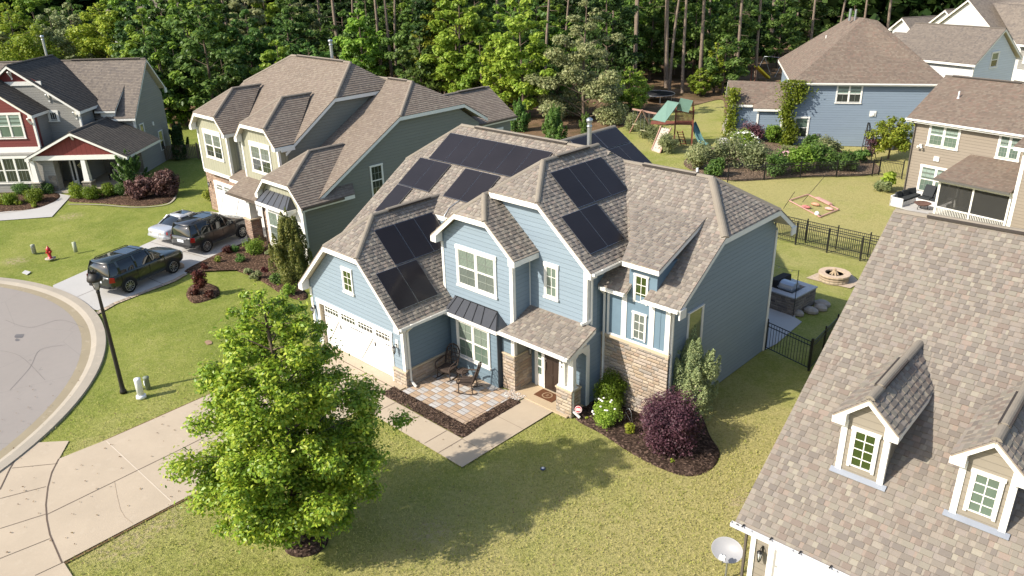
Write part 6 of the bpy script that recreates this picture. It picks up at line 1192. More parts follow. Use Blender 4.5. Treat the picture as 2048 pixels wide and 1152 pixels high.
for y, L_ in rows:
    for x, k in L_: wood(k, x+rr.uniform(-12, 12), y+rr.uniform(-6, 6))
for x, y, k in ((20, 160, 4), (100, 158, 1), (170, 160, 7), (285, 168, 1), (190, 150, 4), (0, 175, 7), (300, 190, 0)): wood(k, x, y, .95)
for x, y, k in ((1300, 160, 3), (1345, 150, 1), (1385, 158, 0), (1330, 135, 1), (1250, 150, 1), (925, 212, 1), (965, 222, 2), (1005, 235, 4), (1045, 240, 1), (730, 185, 2), (400, 215, 1)): wood(k, x, y, .95)
# tall bare-stemmed pines
def pine(seed, H_=24, tr=.24, lean=(.6, 0)):
    rg = np.random.default_rng(seed); b = MB(); n = 14
    ax = lambda t: Vector((lean[0]*t+.15*math.sin(t*6+seed), lean[1]*t+.12*math.cos(t*5+seed), H_*t)); b.tube([ax(i/n) for i in range(n+1)], [tr*(1-.75*i/n) for i in range(n+1)], 9)
    C = []; Rr = []
    for i in range(26):
        t = .60+.40*i/26; L_ = (1-t)*7.5+.9; a = i*2.4; p0 = ax(t); e = p0+Vector((L_*math.cos(a), L_*math.sin(a), .5)); b.tube([p0, e], [.05, .01], 4, cap=False); C += [tuple(p0.lerp(e, .6)), tuple(e)]; Rr += [.55, .75]
    for i in range(5): t = .25+.3*rg.random(); a = rg.random()*6.28; p0 = ax(t); b.tube([p0, p0+Vector((1.3*math.cos(a), 1.3*math.sin(a), -.1))], [.03, .008], 4, cap=False)
    P, D = clumped(rg, np.array(C), np.array(Rr), 3600, .8, .5); V, F = leaves(rg, P, .42, .6, 4, D); me = bpy.data.meshes.new('pine_trunk'); me.from_pydata(b.v, [], b.f); me.polygons.foreach_set('use_smooth', [True]*len(me.polygons)); me.materials.append(BARKP); return me, np_mesh('pine_crown', V, F, [LF_PIN])
pv_ = [pine(1), pine(2, 26, .28, (-.8, .3)), pine(3, 22, .2, (1.2, .2)), pine(4, 25, .22, (-1.2, 0))]
pl_ = [(686, 168, 1), (714, 165, 2), (768, 175, 3), (783, 172, 0), (795, 170, 2), (733, 150, 3), (998, 178, 0), (1091, 208, 2), (1209, 168, 1), (1266, 174, 0), (1272, 182, 3), (1331, 175, 1), (1339, 180, 2), (1367, 186, 3), (1396, 168, 0), (1465, 165, 2), (1228, 172, 3), (1613, 130, 0), (1670, 120, 2), (1770, 100, 1), (1513, 162, 3), (1466, 178, 0), (885, 150, 1), (930, 140, 3), (1050, 130, 0), (1130, 145, 2), (1300, 140, 1), (1415, 140, 3), (1540, 120, 1), (1590, 110, 3), (1720, 90, 0), (2010, 75, 1), (1840, 70, 3), (470, 150, 0), (520, 130, 2), (600, 140, 3), (650, 120, 1), (835, 130, 2)]
fp = {}
pk = ['tall straight bare-stemmed pine in the woods behind the houses', 'thick bare-stemmed pine in the woods behind the houses', 'slim bare-stemmed pine in the woods behind the houses', 'tall pine leaning slightly left in the woods behind the houses']
for x, y, k in pl_:
    if k not in fp: fp[k] = plant('pine_tree', pk[k], 'tree', G(x, y), pv_[k], 0, 1, 'bare-stemmed pines, '+pk[k].split(' in the')[0])
    else: copy_tree(fp[k], loc=G(x, y), rz=rr.uniform(-.5, .5), sc=rr.uniform(.85, 1.1))
# the far wood that closes the view, one mass
rg = np.random.default_rng(77); n = 46000; a = rg.uniform(R(86), R(172), n); d = rg.uniform(150, 190, n); hgt = rg.uniform(0, 1, n)**.8*(24+4*np.sin(a*40)); cl = rg.normal(size=(n, 3))*1.2
P = np.stack([np.cos(a)*d, np.sin(a)*d, hgt], 1)+cl; P[:, 2] = np.abs(P[:, 2]); V, F = leaves(rg, P, 2.4, .3, 1.4); o = link('far_woodland', np_mesh('far_woodland', V, F, [LF_DRK])); tag(o, kind='stuff')
# low undergrowth along the wood edge
rg = np.random.default_rng(5); Pp = []
for i in range(210):
    x, y = rg.uniform(280, 1560), rg.uniform(60, 205)
    if 1180 < x < 1560 and y > 125: continue
    q = G(x, y); m = 70; Pp.append(np.stack([q.x+rg.normal(size=m)*1.1, q.y+rg.normal(size=m)*1.1, np.abs(rg.normal(size=m)*.6)], 1))
V, F = leaves(rg, np.concatenate(Pp), .34, .5); o = link('undergrowth', np_mesh('undergrowth', V, F, [LF_MID])); tag(o, kind='stuff')
# ================================================================== vehicles
RUB = M('tyre_rubber', (.018, .018, .018), .85, .2); ALLOY = M('alloy', (.42, .42, .40), .3, .5, .85); CGL = NG('car_glass', .03, .6); CGL.col((.012, .015, .016)); CGL.b.inputs['Coat Weight'].default_value = .5; CGL = CGL.m
TAIL = M('tail_lamp', (.35, .012, .012), .15, .6, var=.02); HEADL = M('head_lamp', (.45, .45, .44), .1, .7, var=.02); PLATE = M('number_plate', (.62, .64, .66), .5, .3, var=.02); CHR = M('bright_trim', (.5, .5, .5), .2, .5, .9, var=.02); PLA = M('black_plastic', (.02, .02, .021), .6, .3)
def paint(name, c, metal=0.0, rough=.28):
    g = NG(name, rough, .5, metal); g.col(c); g.b.inputs['Coat Weight'].default_value = .9; g.b.inputs['Coat Roughness'].default_value = .04; return g.m
def loft(secs, close=True):
    """secs: list of (x, [(y, z) ...]) half outlines from bottom centre round to top centre"""
    vs = []; fs = []; n = len(secs[0][1])
    for x, o in secs:
        for y, z in o: vs.append((x, y, z))
        for y, z in reversed(o[1:-1]): vs.append((x, -y, z))
    m = 2*n-2
    for i in range(len(secs)-1):
        for k in range(m): fs.append((i*m+k, i*m+(k+1) % m, (i+1)*m+(k+1) % m, (i+1)*m+k))
    fs.append(tuple(range(m))[::-1] if True else 0); fs.append(tuple(range((len(secs)-1)*m, len(secs)*m))); return vs, fs
def body_section(x, w, zb, zt, sh=.72, crown=.03):
    return (x, [(0, zb), (w*.86, zb), (w*.97, zb+.08), (w, zb+.22), (w, sh), (w*.985, zt-.06), (w*.93, zt-.005), (w*.6, zt+crown*.6), (0, zt+crown)])
def car(name, label, cat, loc, rz, mat, suv=True, sc=(1, 1, 1), group=None, rim=.23):
    t = thing(name, label, cat, loc, rz, group); t.scale = sc
    if suv: S = [(-2.26, .70, .50, .98), (-2.22, .86, .42, 1.04), (-2.05, .93, .36, 1.07), (-1.3, .955, .30, 1.08), (0, .955, .28, 1.07), (.85, .955, .28, 1.06), (1.05, .95, .30, 1.09), (1.6, .945, .33, 1.07), (1.98, .92, .37, 1.02), (2.17, .84, .42, .93), (2.25, .70, .47, .80)]; ws, wr, wx = .365, .235, (-1.33, 1.33)
    else: S = [(-2.40, .60, .45, .80), (-2.36, .80, .38, .92), (-2.15, .89, .32, .97), (-1.5, .925, .27, .98), (-.3, .93, .25, .95), (.9, .925, .25, .92), (1.5, .915, .27, .87), (2.05, .88, .30, .78), (2.3, .76, .33, .68), (2.40, .58, .37, .58)]; ws, wr, wx = .335, .225, (-1.42, 1.42)
    vs, fs = loft([body_section(x, w, zb, zt, .66 if suv else .58) for x, w, zb, zt in S]); bd = MB().mesh(vs, fs, None, True).build('body', mat, t); sub = bd.modifiers.new('s', 'SUBSURF'); sub.levels = 1; sub.render_levels = 1
    if suv: B0, B1 = (-2.16, 1.02, .87, 1.05), (-1.98, .18, .67, 1.66); mid = (-2.12, .62, .80, 1.38)
    else: B0, B1 = (-1.62, .92, .80, .93), (-.82, .12, .58, 1.38); mid = (-1.2, .55, .71, 1.19)
    def ringp(xa, xb, w, z, nn=0): return [(xa, -w*.90, z), (xa+.06, -w, z), (xb-.25, -w, z), (xb, -w*.80, z), (xb+.04, 0, z), (xb, w*.80, z), (xb-.25, w, z), (xa+.06, w, z), (xa, w*.90, z), (xa-.03, 0, z)]
    R0, R1, R2 = ringp(*B0), ringp(*mid), ringp(*B1); n = 10; gm = MB().mesh(R0+R1+R2, [(j*n+k, j*n+(k+1) % n, (j+1)*n+(k+1) % n, (j+1)*n+k) for j in (0, 1) for k in range(n)] + [tuple(range(2*n, 3*n))], None, True).build('glass', CGL, t)
    rz_ = B1[3]; rf = MB(); R3 = [(x*1.0, y*.92, rz_+.055) for x, y, z in R2]; R2b = [(x+(.02 if x > 0 else -.05), y*1.03, rz_-.02) for x, y, z in R2]; rf.mesh(R2b+R3, [(k, (k+1) % n, n+(k+1) % n, n+k) for k in range(n)] + [tuple(range(n, 2*n))], None, True); rfo = rf.build('roof', mat, t)
    sr = MB()
    if suv: sr.slab([(-.85, -.5, rz_+.06), (-.15, -.5, rz_+.06), (-.15, .5, rz_+.06), (-.85, .5, rz_+.06)], (0, 0, .012)).slab([(-.08, -.48, rz_+.06), (.15, -.45, rz_+.055), (.15, .45, rz_+.055), (-.08, .48, rz_+.06)], (0, 0, .012))
    else: sr.slab([(-.55, -.36, rz_+.052), (-.05, -.36, rz_+.052), (-.05, .36, rz_+.052), (-.55, .36, rz_+.052)], (0, 0, .012))
    sr.build('sunroof', CGL, rfo)
    def pil(xa, xb, w0, w1, z0, z1, th=.07):
        zm, wm = (1.38, .80) if suv else (1.19, .71); zq = (zm-z0)/(z1-z0); xm_ = xa+(xb-xa)*zq; wq = wm*(.5*(w0+w1))/(.5*(B0[2]+B1[2]))+.012
        for s_ in (-1, 1): MB().bar((xa, s_*w0, z0), (xm_, s_*wq, zm), th, .03, up=(0, s_, .3)).bar((xm_, s_*wq, zm-.01), (xb, s_*w1, z1), th, .03, up=(0, s_, .3)).build('pillar', mat, t)
    if suv:
        pil(1.0, .16, .78, .60, 1.06, 1.68, .08); pil(.28, .12, .872, .69, 1.07, 1.66, .07); pil(-.68, -.72, .876, .695, 1.07, 1.66, .09); pil(-1.62, -1.66, .875, .69, 1.07, 1.66, .12); pil(-2.14, -1.99, .80, .62, 1.05, 1.68, .11)
    else: pil(.9, .1, .72, .52, .94, 1.40, .07); pil(-.28, -.34, .80, .60, .95, 1.38, .07); pil(-1.25, -.92, .80, .60, .95, 1.38, .11); pil(-1.62, -.86, .72, .52, .94, 1.40, .08)
    for s_ in (-1, 1):
        for x in wx:
            w = S[4][1]; wl = MB(); wl.lathe([(ws*.62, -.11), (ws*.97, -.11), (ws, -.06), (ws, .06), (ws*.97, .10), (ws*.66, .10)], (0, 0, 0), 22); o = wl.build('wheel', RUB, t); o.location = (x, s_*(w-.070), ws); o.rotation_euler = (-s_*R(90), 0, 0)
            r_ = MB().lathe([(ws*.67, .05), (ws*.69, .108), (ws*.64, .105), (ws*.62, .06)], (0, 0, 0), 22); r_.lathe([(.05, .11), (.001, .115)], (0, 0, 0), 10)
            for k in range(10): a = k*math.pi/5; r_.bar((.03*math.cos(a), .03*math.sin(a), .098), (ws*.66*math.cos(a), ws*.66*math.sin(a), .092), .032, .02)
            r_.build('rim', ALLOY, o); MB().lathe([(ws*.64, .03), (.001, .03)], (0, 0, 0), 16).build('brake_shadow', BLACK, o)
            a_ = MB(); q = [(x+(ws+.075)*math.cos(tt), s_*(w+.004), ws+(ws+.075)*math.sin(tt)) for tt in np.linspace(-.35, math.pi+.35, 15)]; a_.slab(q, (0, -s_*.10, 0)); a_.build('wheel_arch', PLA, t)
        tl = MB(); hl = MB(); mr = MB(); hd = MB()
        if suv:
            tl.slab([(-2.235, s_*.80, .80), (-2.03, s_*.955, .78), (-2.03, s_*.95, 1.02), (-2.20, s_*.83, 1.04)], (-.03, s_*.015, 0)); hl.slab([(2.20, s_*.62, .78), (2.02, s_*.90, .80), (2.0, s_*.90, .95), (2.16, s_*.62, .92)], (.04, s_*.02, 0))
            mr.box((.72, s_*1.03, 1.14), (.14, .18, .15)); hd.b2((-.55, s_*.955, .90), (-.35, s_*.975, .93)).b2((.45, s_*.955, .90), (.65, s_*.975, .93))
        else:
            tl.slab([(-2.375, s_*.42, .70), (-2.20, s_*.88, .70), (-2.18, s_*.87, .86), (-2.36, s_*.42, .84)], (-.03, s_*.012, 0)); hl.slab([(2.33, s_*.45, .52), (2.1, s_*.84, .55), (2.06, s_*.83, .68), (2.28, s_*.45, .62)], (.04, s_*.02, 0))
            mr.box((.62, s_*.98, 1.0), (.13, .16, .12)); hd.b2((-.65, s_*.93, .78), (-.45, s_*.945, .81)).b2((.35, s_*.93, .78), (.55, s_*.945, .81))
        tl.build('tail_light', TAIL, t); hl.build('headlight', HEADL, t); mr.build('mirror', mat, t); hd.build('door_handle', mat, t)
    dl_ = MB(); w = S[4][1]
    for x in ((.92, -.02, -.72, -1.62) if suv else (.85, -.05, -.95)):
        for s_ in (-1, 1): dl_.b2((x-.006, s_*(w-.02), .42), (x+.006, s_*(w+.003), .98 if suv else .88))
    dl_.build('door_seam', BLACK, t)
    e = -2.265 if suv else -2.405; z = .82 if suv else .66; MB().b2((e-.012, -.26, z-.075), (e+.04, .26, z+.075)).build('number_plate', PLATE, t)
    bb = MB(); bb.slab([(e-.03, -.72, .50), (e-.03, .72, .50), (e+.2, .93, .50), (e+.2, -.93, .50)], (0, 0, .10)); bb.build('bumper', PLA if suv else mat, t); gr = MB(); f = 2.25 if suv else 2.4; gr.slab([(f-.03, -.42, .58 if suv else .42), (f-.03, .42, .58 if suv else .42), (f-.06, .42, .82 if suv else .62), (f-.06, -.42, .82 if suv else .62)], (.05, 0, 0)); gr.build('grille', PLA, t)
    if suv:
        for s_ in (-1, 1): MB().tube([(-1.8, s_*.60, 1.715), (-1.7, s_*.60, 1.76), (0, s_*.60, 1.765), (.12, s_*.60, 1.71)], .018, 6).build('roof_rail', PLA, t)
        MB().b2((e-.03, -.55, .94), (e+.02, .55, .98)).build('tailgate_strip', CHR, t)
    return t
car('parked_car', 'very dark green off-road car parked nearest the street on the pale driveway', 'car', (-42.02, 14.55, .02), R(108), paint('dark_green_paint', (.012, .018, .013)), True, (1.09, 1.0, 1.09), 'cars parked at the olive house')
car('parked_car', 'dark grey off-road car parked close to the brick pillar', 'car', (-44.55, 20.15, .02), R(105), paint('dark_grey_paint', (.022, .023, .024)), True, (1.05, 1.0, 1.09), 'cars parked at the olive house')
car('parked_car', 'silver saloon car parked on the far side of the dark grey car', 'car', (-47.45, 20.0, .02), R(103), paint('silver_paint', (.50, .51, .53), .35, .3), False, (1.0, 1.0, 1.02), 'cars parked at the olive house')
# ================================================================== street furniture and lawn objects
p = G(247, 785); lp = thing('street_lamp', 'black fluted street lamp with a domed lantern at the edge of the lawn', 'street lamp', p)
DB = M('dark_bronze', (.018, .015, .012), .5, .4)
m = MB(); m.lathe([(.14, 0), (.13, .10), (.095, .16), (.085, .5), (.075, 2.6), (.055, 4.35), (.07, 4.40), (.07, 4.46), (.04, 4.5)], n=14); m.build('pole', DB, lp)
m = MB()
for k in range(4): a = k*math.pi/2+.5; m.tube([(.05*math.cos(a), .05*math.sin(a), 4.46), (.14*math.cos(a), .14*math.sin(a), 4.62), (.21*math.cos(a), .21*math.sin(a), 4.95)], .014, 6)
m.build('lantern_frame', DB, lp); m = MB(); m.lathe([(.27, 4.90), (.285, 4.95), (.27, 5.03), (.20, 5.15), (.10, 5.20), (.06, 5.22)], n=18)
for k in range(10): a = k*.628; m.bar((.09*math.cos(a), .09*math.sin(a), 5.19), (.12*math.cos(a), .12*math.sin(a), 5.30), .03)
m.lathe([(.06, 5.2), (.05, 5.28), (.02, 5.33), (.001, 5.36)], n=8); m.build('lamp_hood', DB, lp); MB().lathe([(.06, 4.52), (.12, 4.62), (.16, 4.9), (.10, 4.93)], n=12).build('lamp_glass', M('lamp_glass', (.35, .33, .30), .1, .6), lp)
pd = G(283, 795); t = thing('utility_pedestal', 'tall white cylindrical utility pedestal beside the street lamp', 'utility pedestal', pd); MB().lathe([(.20, 0), (.20, .10), (.16, .12), (.155, .14)], n=8).build('base', PIPE, t); MB().lathe([(.13, .13), (.13, .82), (.125, .86), (.001, .875)], n=20).build('cover', PIPE, t)
t = thing('utility_pedestal', 'short grey green utility post behind the white pedestal', 'utility pedestal', G(297, 778)); GP = M('pedestal_green', (.20, .23, .17), .7); MB().lathe([(.10, 0), (.10, .48), (.12, .50), (.12, .56), (.001, .58)], n=14).build('cover', GP, t); MB().b2((-.03, -.125, .22), (.05, -.10, .42)).build('notice', PLATE, t)
t = thing('utility_pedestal', 'pale green utility post on the lawn right of the hydrant', 'utility pedestal', G(152, 504)); MB().lathe([(.11, 0), (.11, .62), (.001, .64)], n=14).build('cover', M('pale_green_plastic', (.36, .38, .26), .7), t)
t = thing('utility_pedestal', 'grey utility post with an open box, left of the hydrant', 'utility pedestal', G(69, 506)); MB().lathe([(.12, 0), (.12, .50), (.13, .52), (.001, .55)], n=14).build('cover', M('pale_grey_green', (.34, .35, .28), .7), t); MB().b2((.06, -.14, .04), (.18, .0, .42)).build('box', GALV, t)
t = thing('fire_hydrant', 'red fire hydrant on the lawn near the turning circle', 'hydrant', G(101, 517), R(20)); HR = M('hydrant_red', (.42, .018, .022), .35, .5); m = MB(); m.lathe([(.16, 0), (.16, .04), (.10, .05), (.10, .50), (.13, .52), (.13, .57), (.115, .62), (.07, .70), (.03, .73), (.03, .78), (.001, .785)], n=16); m.build('body', HR, t)
for a in (0, 90, 180): MB().tube([(0, 0, .42), (.17*math.cos(R(a-90)), .17*math.sin(R(a-90)), .42)], .055 if a != 90 else .07, 10).build('outlet', HR, t)
MB().lathe([(.30, 0), (.30, .03), (.001, .035)], n=14).build('footing', CURB, t)
sheet('valve_cover', [(q.x, q.y) for q in (G(44, 546), G(54, 550), G(62, 544), G(50, 541))], .02, M('cover_grey', (.45, .44, .42), .7), None, label='pale grey rectangular valve cover set in the lawn by the kerb', cat='valve cover', thick=.02)
t = thing('urn_planter', 'pale stone urn planter with pink flowers at the driveway edge', 'planter', G(342, 543)); MB().lathe([(.16, 0), (.16, .05), (.07, .10), (.06, .16), (.12, .22), (.19, .36), (.20, .50), (.23, .56), (.23, .59), (.001, .58)], n=16).build('pot', M('urn_stone', (.45, .36, .30), .8), t); link('plant', shrub_mesh('urnplant', .5, .5, .28, 220, .07, LF_RED, 3, k=8, z0=.55), t)
MB().b2((-.2, -.2, 0), (.2, .2, .04)).build('plinth', CURB, t)
rk = MB(); rk.lathe([(.001, -.05), (.22, 0), (.25, .12), (.16, .24), (.001, .28)], (0, 0, 0), 9, sx=1.2); o = rk.build('rock', M('tan_rock', (.36, .27, .20), .9, .2, var=.2)); o.location = G(360, 535); tag(o, 'rounded tan rock beside the stone urn planter', 'rock')
t = thing('lawn_light', 'small round blue and white disc light set in the front lawn', 'light', G(1086, 938)); MB().lathe([(.09, 0), (.09, .035), (.055, .045)], n=16).build('rim', M('blue_plastic', (.03, .05, .12), .4), t); MB().lathe([(.055, .04), (.04, .06), (.001, .062)], n=14).build('lens', PET_W, t)
# yard sign and garden ornament
t = thing('yard_sign', 'small round red and white sign on a stake by the porch downspout', 'sign', G(1157, 836), R(25)); MB().b2((-.012, -.012, 0), (.012, .012, .35)).build('stake', GALV, t); RW = M('sign_red', (.55, .03, .04), .5); m = MB(); m.lathe([(.15, 0), (.15, .012)], (0, 0, 0), 8); o = m.build('panel', RW, t); o.location = (0, -.02, .38); o.rotation_euler = (R(75), 0, 0)
i_ = MB().lathe([(.135, .0), (.135, .0135), (.120, .0135), (.120, 0)], (0, 0, 0), 16).b2((-.09, -.05, .012), (.09, -.03, .0145)).b2((-.08, .03, .012), (.08, .05, .0145)).b2((-.10, -.012, .012), (.10, .014, .0145)).build('lettering_bar', PWHITE, o)
t = thing('garden_ornament', 'thin metal loop ornament standing behind the lime green plant', 'ornament', G(1256, 846)); m = MB(); m.tube([(-.14, 0, 0), (-.15, 0, .35), (-.10, 0, .55), (.02, 0, .62), (.12, 0, .5), (.15, 0, .3), (.2, 0, .1)], .008, 6); m.build('hoop', GALV, t); MB().tube([(-.12, 0, .42), (.14, .02, .05)], .007, 5).build('brace', GALV, t)
# door mat
t = thing('doormat', 'brown doormat with a pale wreath and a letter, before the front door', 'doormat', (-17.40, 19.88, .062)); MB().b2((-.46, -.28, 0), (.46, .28, .018)).build('mat', M('coir', (.12, .055, .03), .95, .05, var=.2, scale=12), t); rg_ = MB()
for k in range(26): a = k*.2417; rg_.box((.19*math.cos(a), .19*math.sin(a), .0205), (.05, .028, .004), rz=a+.6)
rg_.build('wreath_print', M('mat_print', (.36, .26, .16), .95), t); tx_ = text('letter', 'B', .2, (0, 0, .0195), (0, 0, 0), M('mat_print_dark', (.30, .2, .12), .95), t, .001)
# rocking chairs and table on the patio
WK = NG('brown_wicker', .8, .2); uvv, uu_, vv_ = WK.uv(); wv = WK.math('MULTIPLY', WK.math('SINE', WK.math('MULTIPLY', uu_, 160)), WK.math('SINE', WK.math('MULTIPLY', vv_, 160))); WK.col(WK.mix(WK.math('ADD', WK.math('MULTIPLY', wv, .5), .5), (.028, .020, .016), (.085, .062, .050))); WK = WK.m
def rocker(label, loc, rz):
    t = thing('rocking_chair', label, 'rocking chair', loc, rz, 'rocking chairs on the patio'); m = MB().b2((-.26, -.25, .38), (.26, .25, .43)); m.b2((-.27, -.26, .33), (.27, -.24, .43)); m.build('seat', WK, t, .012)
    bk = MB(); n = 9; pr = [(-.27, .43), (-.29, .7), (-.27, .95), (-.17, 1.10), (0, 1.16), (.17, 1.10), (.27, .95), (.29, .7), (.27, .43)]; P = [Vector((x, .25+.26*(z-.43)/.73 - .05*(1-abs(x)/.29), z)) for x, z in pr]; bk.tube(P, .026, 8)
    for k in range(-3, 4):
        x = k*.072; zt = 1.14-abs(x)*.9; bk.tube([(x, .235, .43), (x, .25+.26*(zt-.43)/.73-.04, zt)], .012, 5)
    for z in (.58, .72, .86, 1.0): w_ = .27 if z < .95 else .2; y = .24+.26*(z-.43)/.73-.03; bk.tube([(-w_, y+.02, z), (0, y, z), (w_, y+.02, z)], .014, 5)
    bk.build('backrest', WK, t)
    for s_ in (-1, 1):
        a = MB(); a.tube([(s_*.29, .26, .70), (s_*.34, .05, .66), (s_*.34, -.22, .64), (s_*.31, -.30, .56), (s_*.29, -.28, .40)], .03, 7); a.build('armrest', WK, t); MB().tube([(s_*.27, -.24, .40), (s_*.28, -.25, .06)], .02, 6).build('leg', WK, t); MB().tube([(s_*.26, .22, .40), (s_*.27, .26, .06)], .02, 6).build('leg', WK, t)
        MB().tube([(s_*.28, -.42, .085), (s_*.28, -.2, .03), (s_*.28, .05, .015), (s_*.28, .3, .05), (s_*.28, .46, .12)], .018, 6).build('rocker', WK, t)
    return t
rocker('brown wicker rocking chair in the patio corner, facing the walk', (-21.45, 18.35, .035), R(12)).scale = (1.12, 1.12, 1.12); rocker('brown wicker rocking chair on the right of the patio, turned sideways', (-20.05, 18.15, .035), R(-62)).scale = (1.12, 1.12, 1.12)
t = thing('side_table', 'small round wicker table between the two rocking chairs', 'table', (-20.75, 18.55, .035)); MB().lathe([(.001, .45), (.24, .45), (.25, .47), (.24, .49), (.001, .49)], n=18).build('table_top', WK, t)
for k in range(3): a = k*2.09; MB().tube([(.17*math.cos(a), .17*math.sin(a), .45), (.2*math.cos(a), .2*math.sin(a), 0)], .016, 6).build('leg', WK, t)
# ================================================================== fences
def fence(label, pts, h=1.22, mat=BLACK, post=.06, gap=.11, sp=1.8, name='fence', pick=.016, rails=(.10, .82, .95), cat='fence'):
    o0 = Vector((*pts[0][:2], 0)); t = thing(name, label, cat, o0); P = [Vector((*p[:2], 0))-o0 for p in pts]; pk = MB()
    for a, b in zip(P[:-1], P[1:]):
        d = b-a; L_ = d.length; n = max(1, round(L_/sp))
        for i in range(n+(1 if b == P[-1] else 0)):
            c = a+d*i/n; MB().box((c.x, c.y, (h+.05)/2), (post, post, h+.05), rz=math.atan2(d.y, d.x)).lathe([(post*.75, h+.05), (post*.4, h+.09), (.001, h+.10)], (c.x, c.y, 0), 8).build('post', mat, t)
        for r_ in rails: MB().bar(a+Vector((0, 0, h*r_)), b+Vector((0, 0, h*r_)), .028, .035).build('rail', mat, t)
        k = int(L_/gap)
        for i in range(k): c = a+d*(i+.5)/k; pk.box((c.x, c.y, h*.525), (pick, pick, h*.85))
    pk.build('pickets', mat, t); return t
fence('black metal fence behind the fire pit, nearer of the two parallel runs', [(-19.6, 42.2), (-17.66, 42.0), (-12.0, 41.7), (-8, 41.6)], 1.35); fence('black metal fence behind the fire pit, farther of the two parallel runs', [(-19.4, 42.9), (-17.4, 42.75), (-12, 42.6), (-8, 42.5)], 1.35, sp=1.9)
fence('black metal gate fence closing the side yard beside the blue house', [(-12.93, 28.95), (-10.75, 28.40)], 1.38, sp=2.2, gap=.14); fence('black metal fence running back from the side gate', [(-10.72, 28.42), (-10.9, 31.3), (-10.9, 41.5)], 1.38, gap=.12)
fence('low dark fence in front of the flower garden', [tuple(G(1455, 364)), tuple(G(1600, 356)), tuple(G(1744, 352)), tuple(G(1757, 350))], 1.2, BLACK, sp=2.6); fence('dark fence joining the garden to the tan house', [tuple(G(1757, 350)), tuple(G(1803, 358))], 1.3, sp=1.6)
fence('weathered wooden picket fence between the olive house and the red house', [tuple(G(330, 322)), tuple(G(398, 318)), tuple(G(420, 318))], 1.35, M('weathered_wood', (.17, .13, .09), .9, .1, var=.2), .1, .13, 2.2, pick=.07)
# ================================================================== back yards
t = thing('fire_pit', 'round stone fire pit with stacked logs on a paved pad', 'fire pit', G(1667, 560)); ring_ = MB(); PS = m_stone('fire_pit_block', [(.42, .32, .22), (.5, .40, .28), (.36, .27, .19)], w=.25, hgt=.12)
ring_.lathe([(.52, .0), (.74, .0), (.72, .34), (.52, .34)], n=20, smooth=False); ring_.build('wall', PS, t); MB().lathe([(.46, .34), (.78, .34), (.78, .42), (.46, .42), (.46, .34)], n=20, smooth=False).build('coping', M('pale_coping', (.50, .38, .27), .85, var=.12, scale=6), t); MB().lathe([(.52, .06), (.001, .06)], n=16).build('ash', M('ash', (.03, .028, .025), .95), t)
for k in range(7): a = k*.9; o = MB().tube([(.38*math.cos(a), .38*math.sin(a), .1), (-.05*math.cos(a), -.05*math.sin(a), .62)], .05, 7).build('log', M('split_log', (.40, .30, .19), .9, var=.2), None); o.location = G(1667, 560); tag(o, 'split log stacked in the round stone fire pit', 'log', 'logs in the fire pit')
kf = Vector((-13.52, 32.85, 0)); ka = R(84)
t = thing('outdoor_kitchen', 'grey stone outdoor cooking counter with pale worktop behind the house', 'counter', kf, ka-R(90)); m = MB(); m.b2((-1.5, 0, 0), (0, 1.9, .88)); m.build('base', m_stone('grey_counter_stone', [(.20, .17, .145), (.27, .23, .19), (.15, .13, .115), (.23, .19, .15)]), t); MB().b2((-1.56, -.05, .88), (.05, .75, .94)).b2((-.35, .75, .88), (.05, 1.95, .94)).b2((-1.56, 1.55, .88), (-.35, 1.95, .94)).build('worktop', M('granite', (.36, .36, .36), .4, .5, var=.2, scale=25), t)
rkb = [(.35, 1.0, .45), (.5, 1.6, .4), (.3, 2.1, .5), (.15, .3, .3)]
for i, (x, y, s_) in enumerate(rkb): o = MB().lathe([(.001, 0), (s_*.6, .02), (s_*.62, .14), (s_*.35, .24), (.001, .25)], n=8, sx=1.3, smooth=False).build('rock', M('grey_rock', (.30, .27, .23), .9, var=.2)); o.location = t.matrix_world @ Vector((0, 0, 0)) if False else kf+Vector((math.cos(ka-R(90))*x-math.sin(ka-R(90))*y, math.sin(ka-R(90))*x+math.cos(ka-R(90))*y, 0)); tag(o, ['flat grey rock by the near part of the cooking counter', 'flat grey rock in the middle of the counter side', 'pale rock at the far corner of the cooking counter', 'low rock at the near corner of the cooking counter'][i], 'rock')
g_ = thing('grill', 'stainless steel grill with a domed lid set in the cooking counter', 'grill', kf+Vector((-.75, .85, .88)), ka-R(90)); SSX = M('stainless', (.42, .44, .47), .3, .5, .85); m = MB(); prof = [(-.36, .08), (-.36, .2), (-.28, .34), (-.1, .42), (.12, .42), (.3, .34), (.36, .1)]; m.slab([(-.4, y, z) for y, z in prof], (.8, 0, 0)); m.build('lid', SSX, g_); MB().b2((-.5, -.42, 0), (.5, .4, .08)).build('firebox', BLACK, g_); MB().bar((-.33, -.40, .18), (.33, -.40, .18), .03).build('handle', GALV, g_)
bc = thing('grill_cover', 'black covered cooker between the counter and the house wall', 'cooker', kf+Vector((-1.25, 1.1, 0)), ka-R(90)); MB().slab([(-.3, -.6, .7), (.25, -.6, .7), (.2, -.6, 1.35), (-.25, -.6, 1.3)], (0, 1.2, 0)).build('cover', M('black_cover', (.015, .015, .016), .8), bc, .03)
t = thing('light_pole', 'thin pole with a string of garden bulbs at the cooking counter', 'pole', kf+Vector((.05, -.06, 0))); MB().tube([(0, 0, 0), (0, 0, 2.35)], .018, 8).build('post', BLACK, t); w_ = MB().tube([Vector((0, 0, 2.3)).lerp(Vector((-3.2, 1.5, 2.5)), k/8)-Vector((0, 0, .35*math.sin(math.pi*k/8))) for k in range(9)], .008, 5); w_.build('cable', BLACK, t)
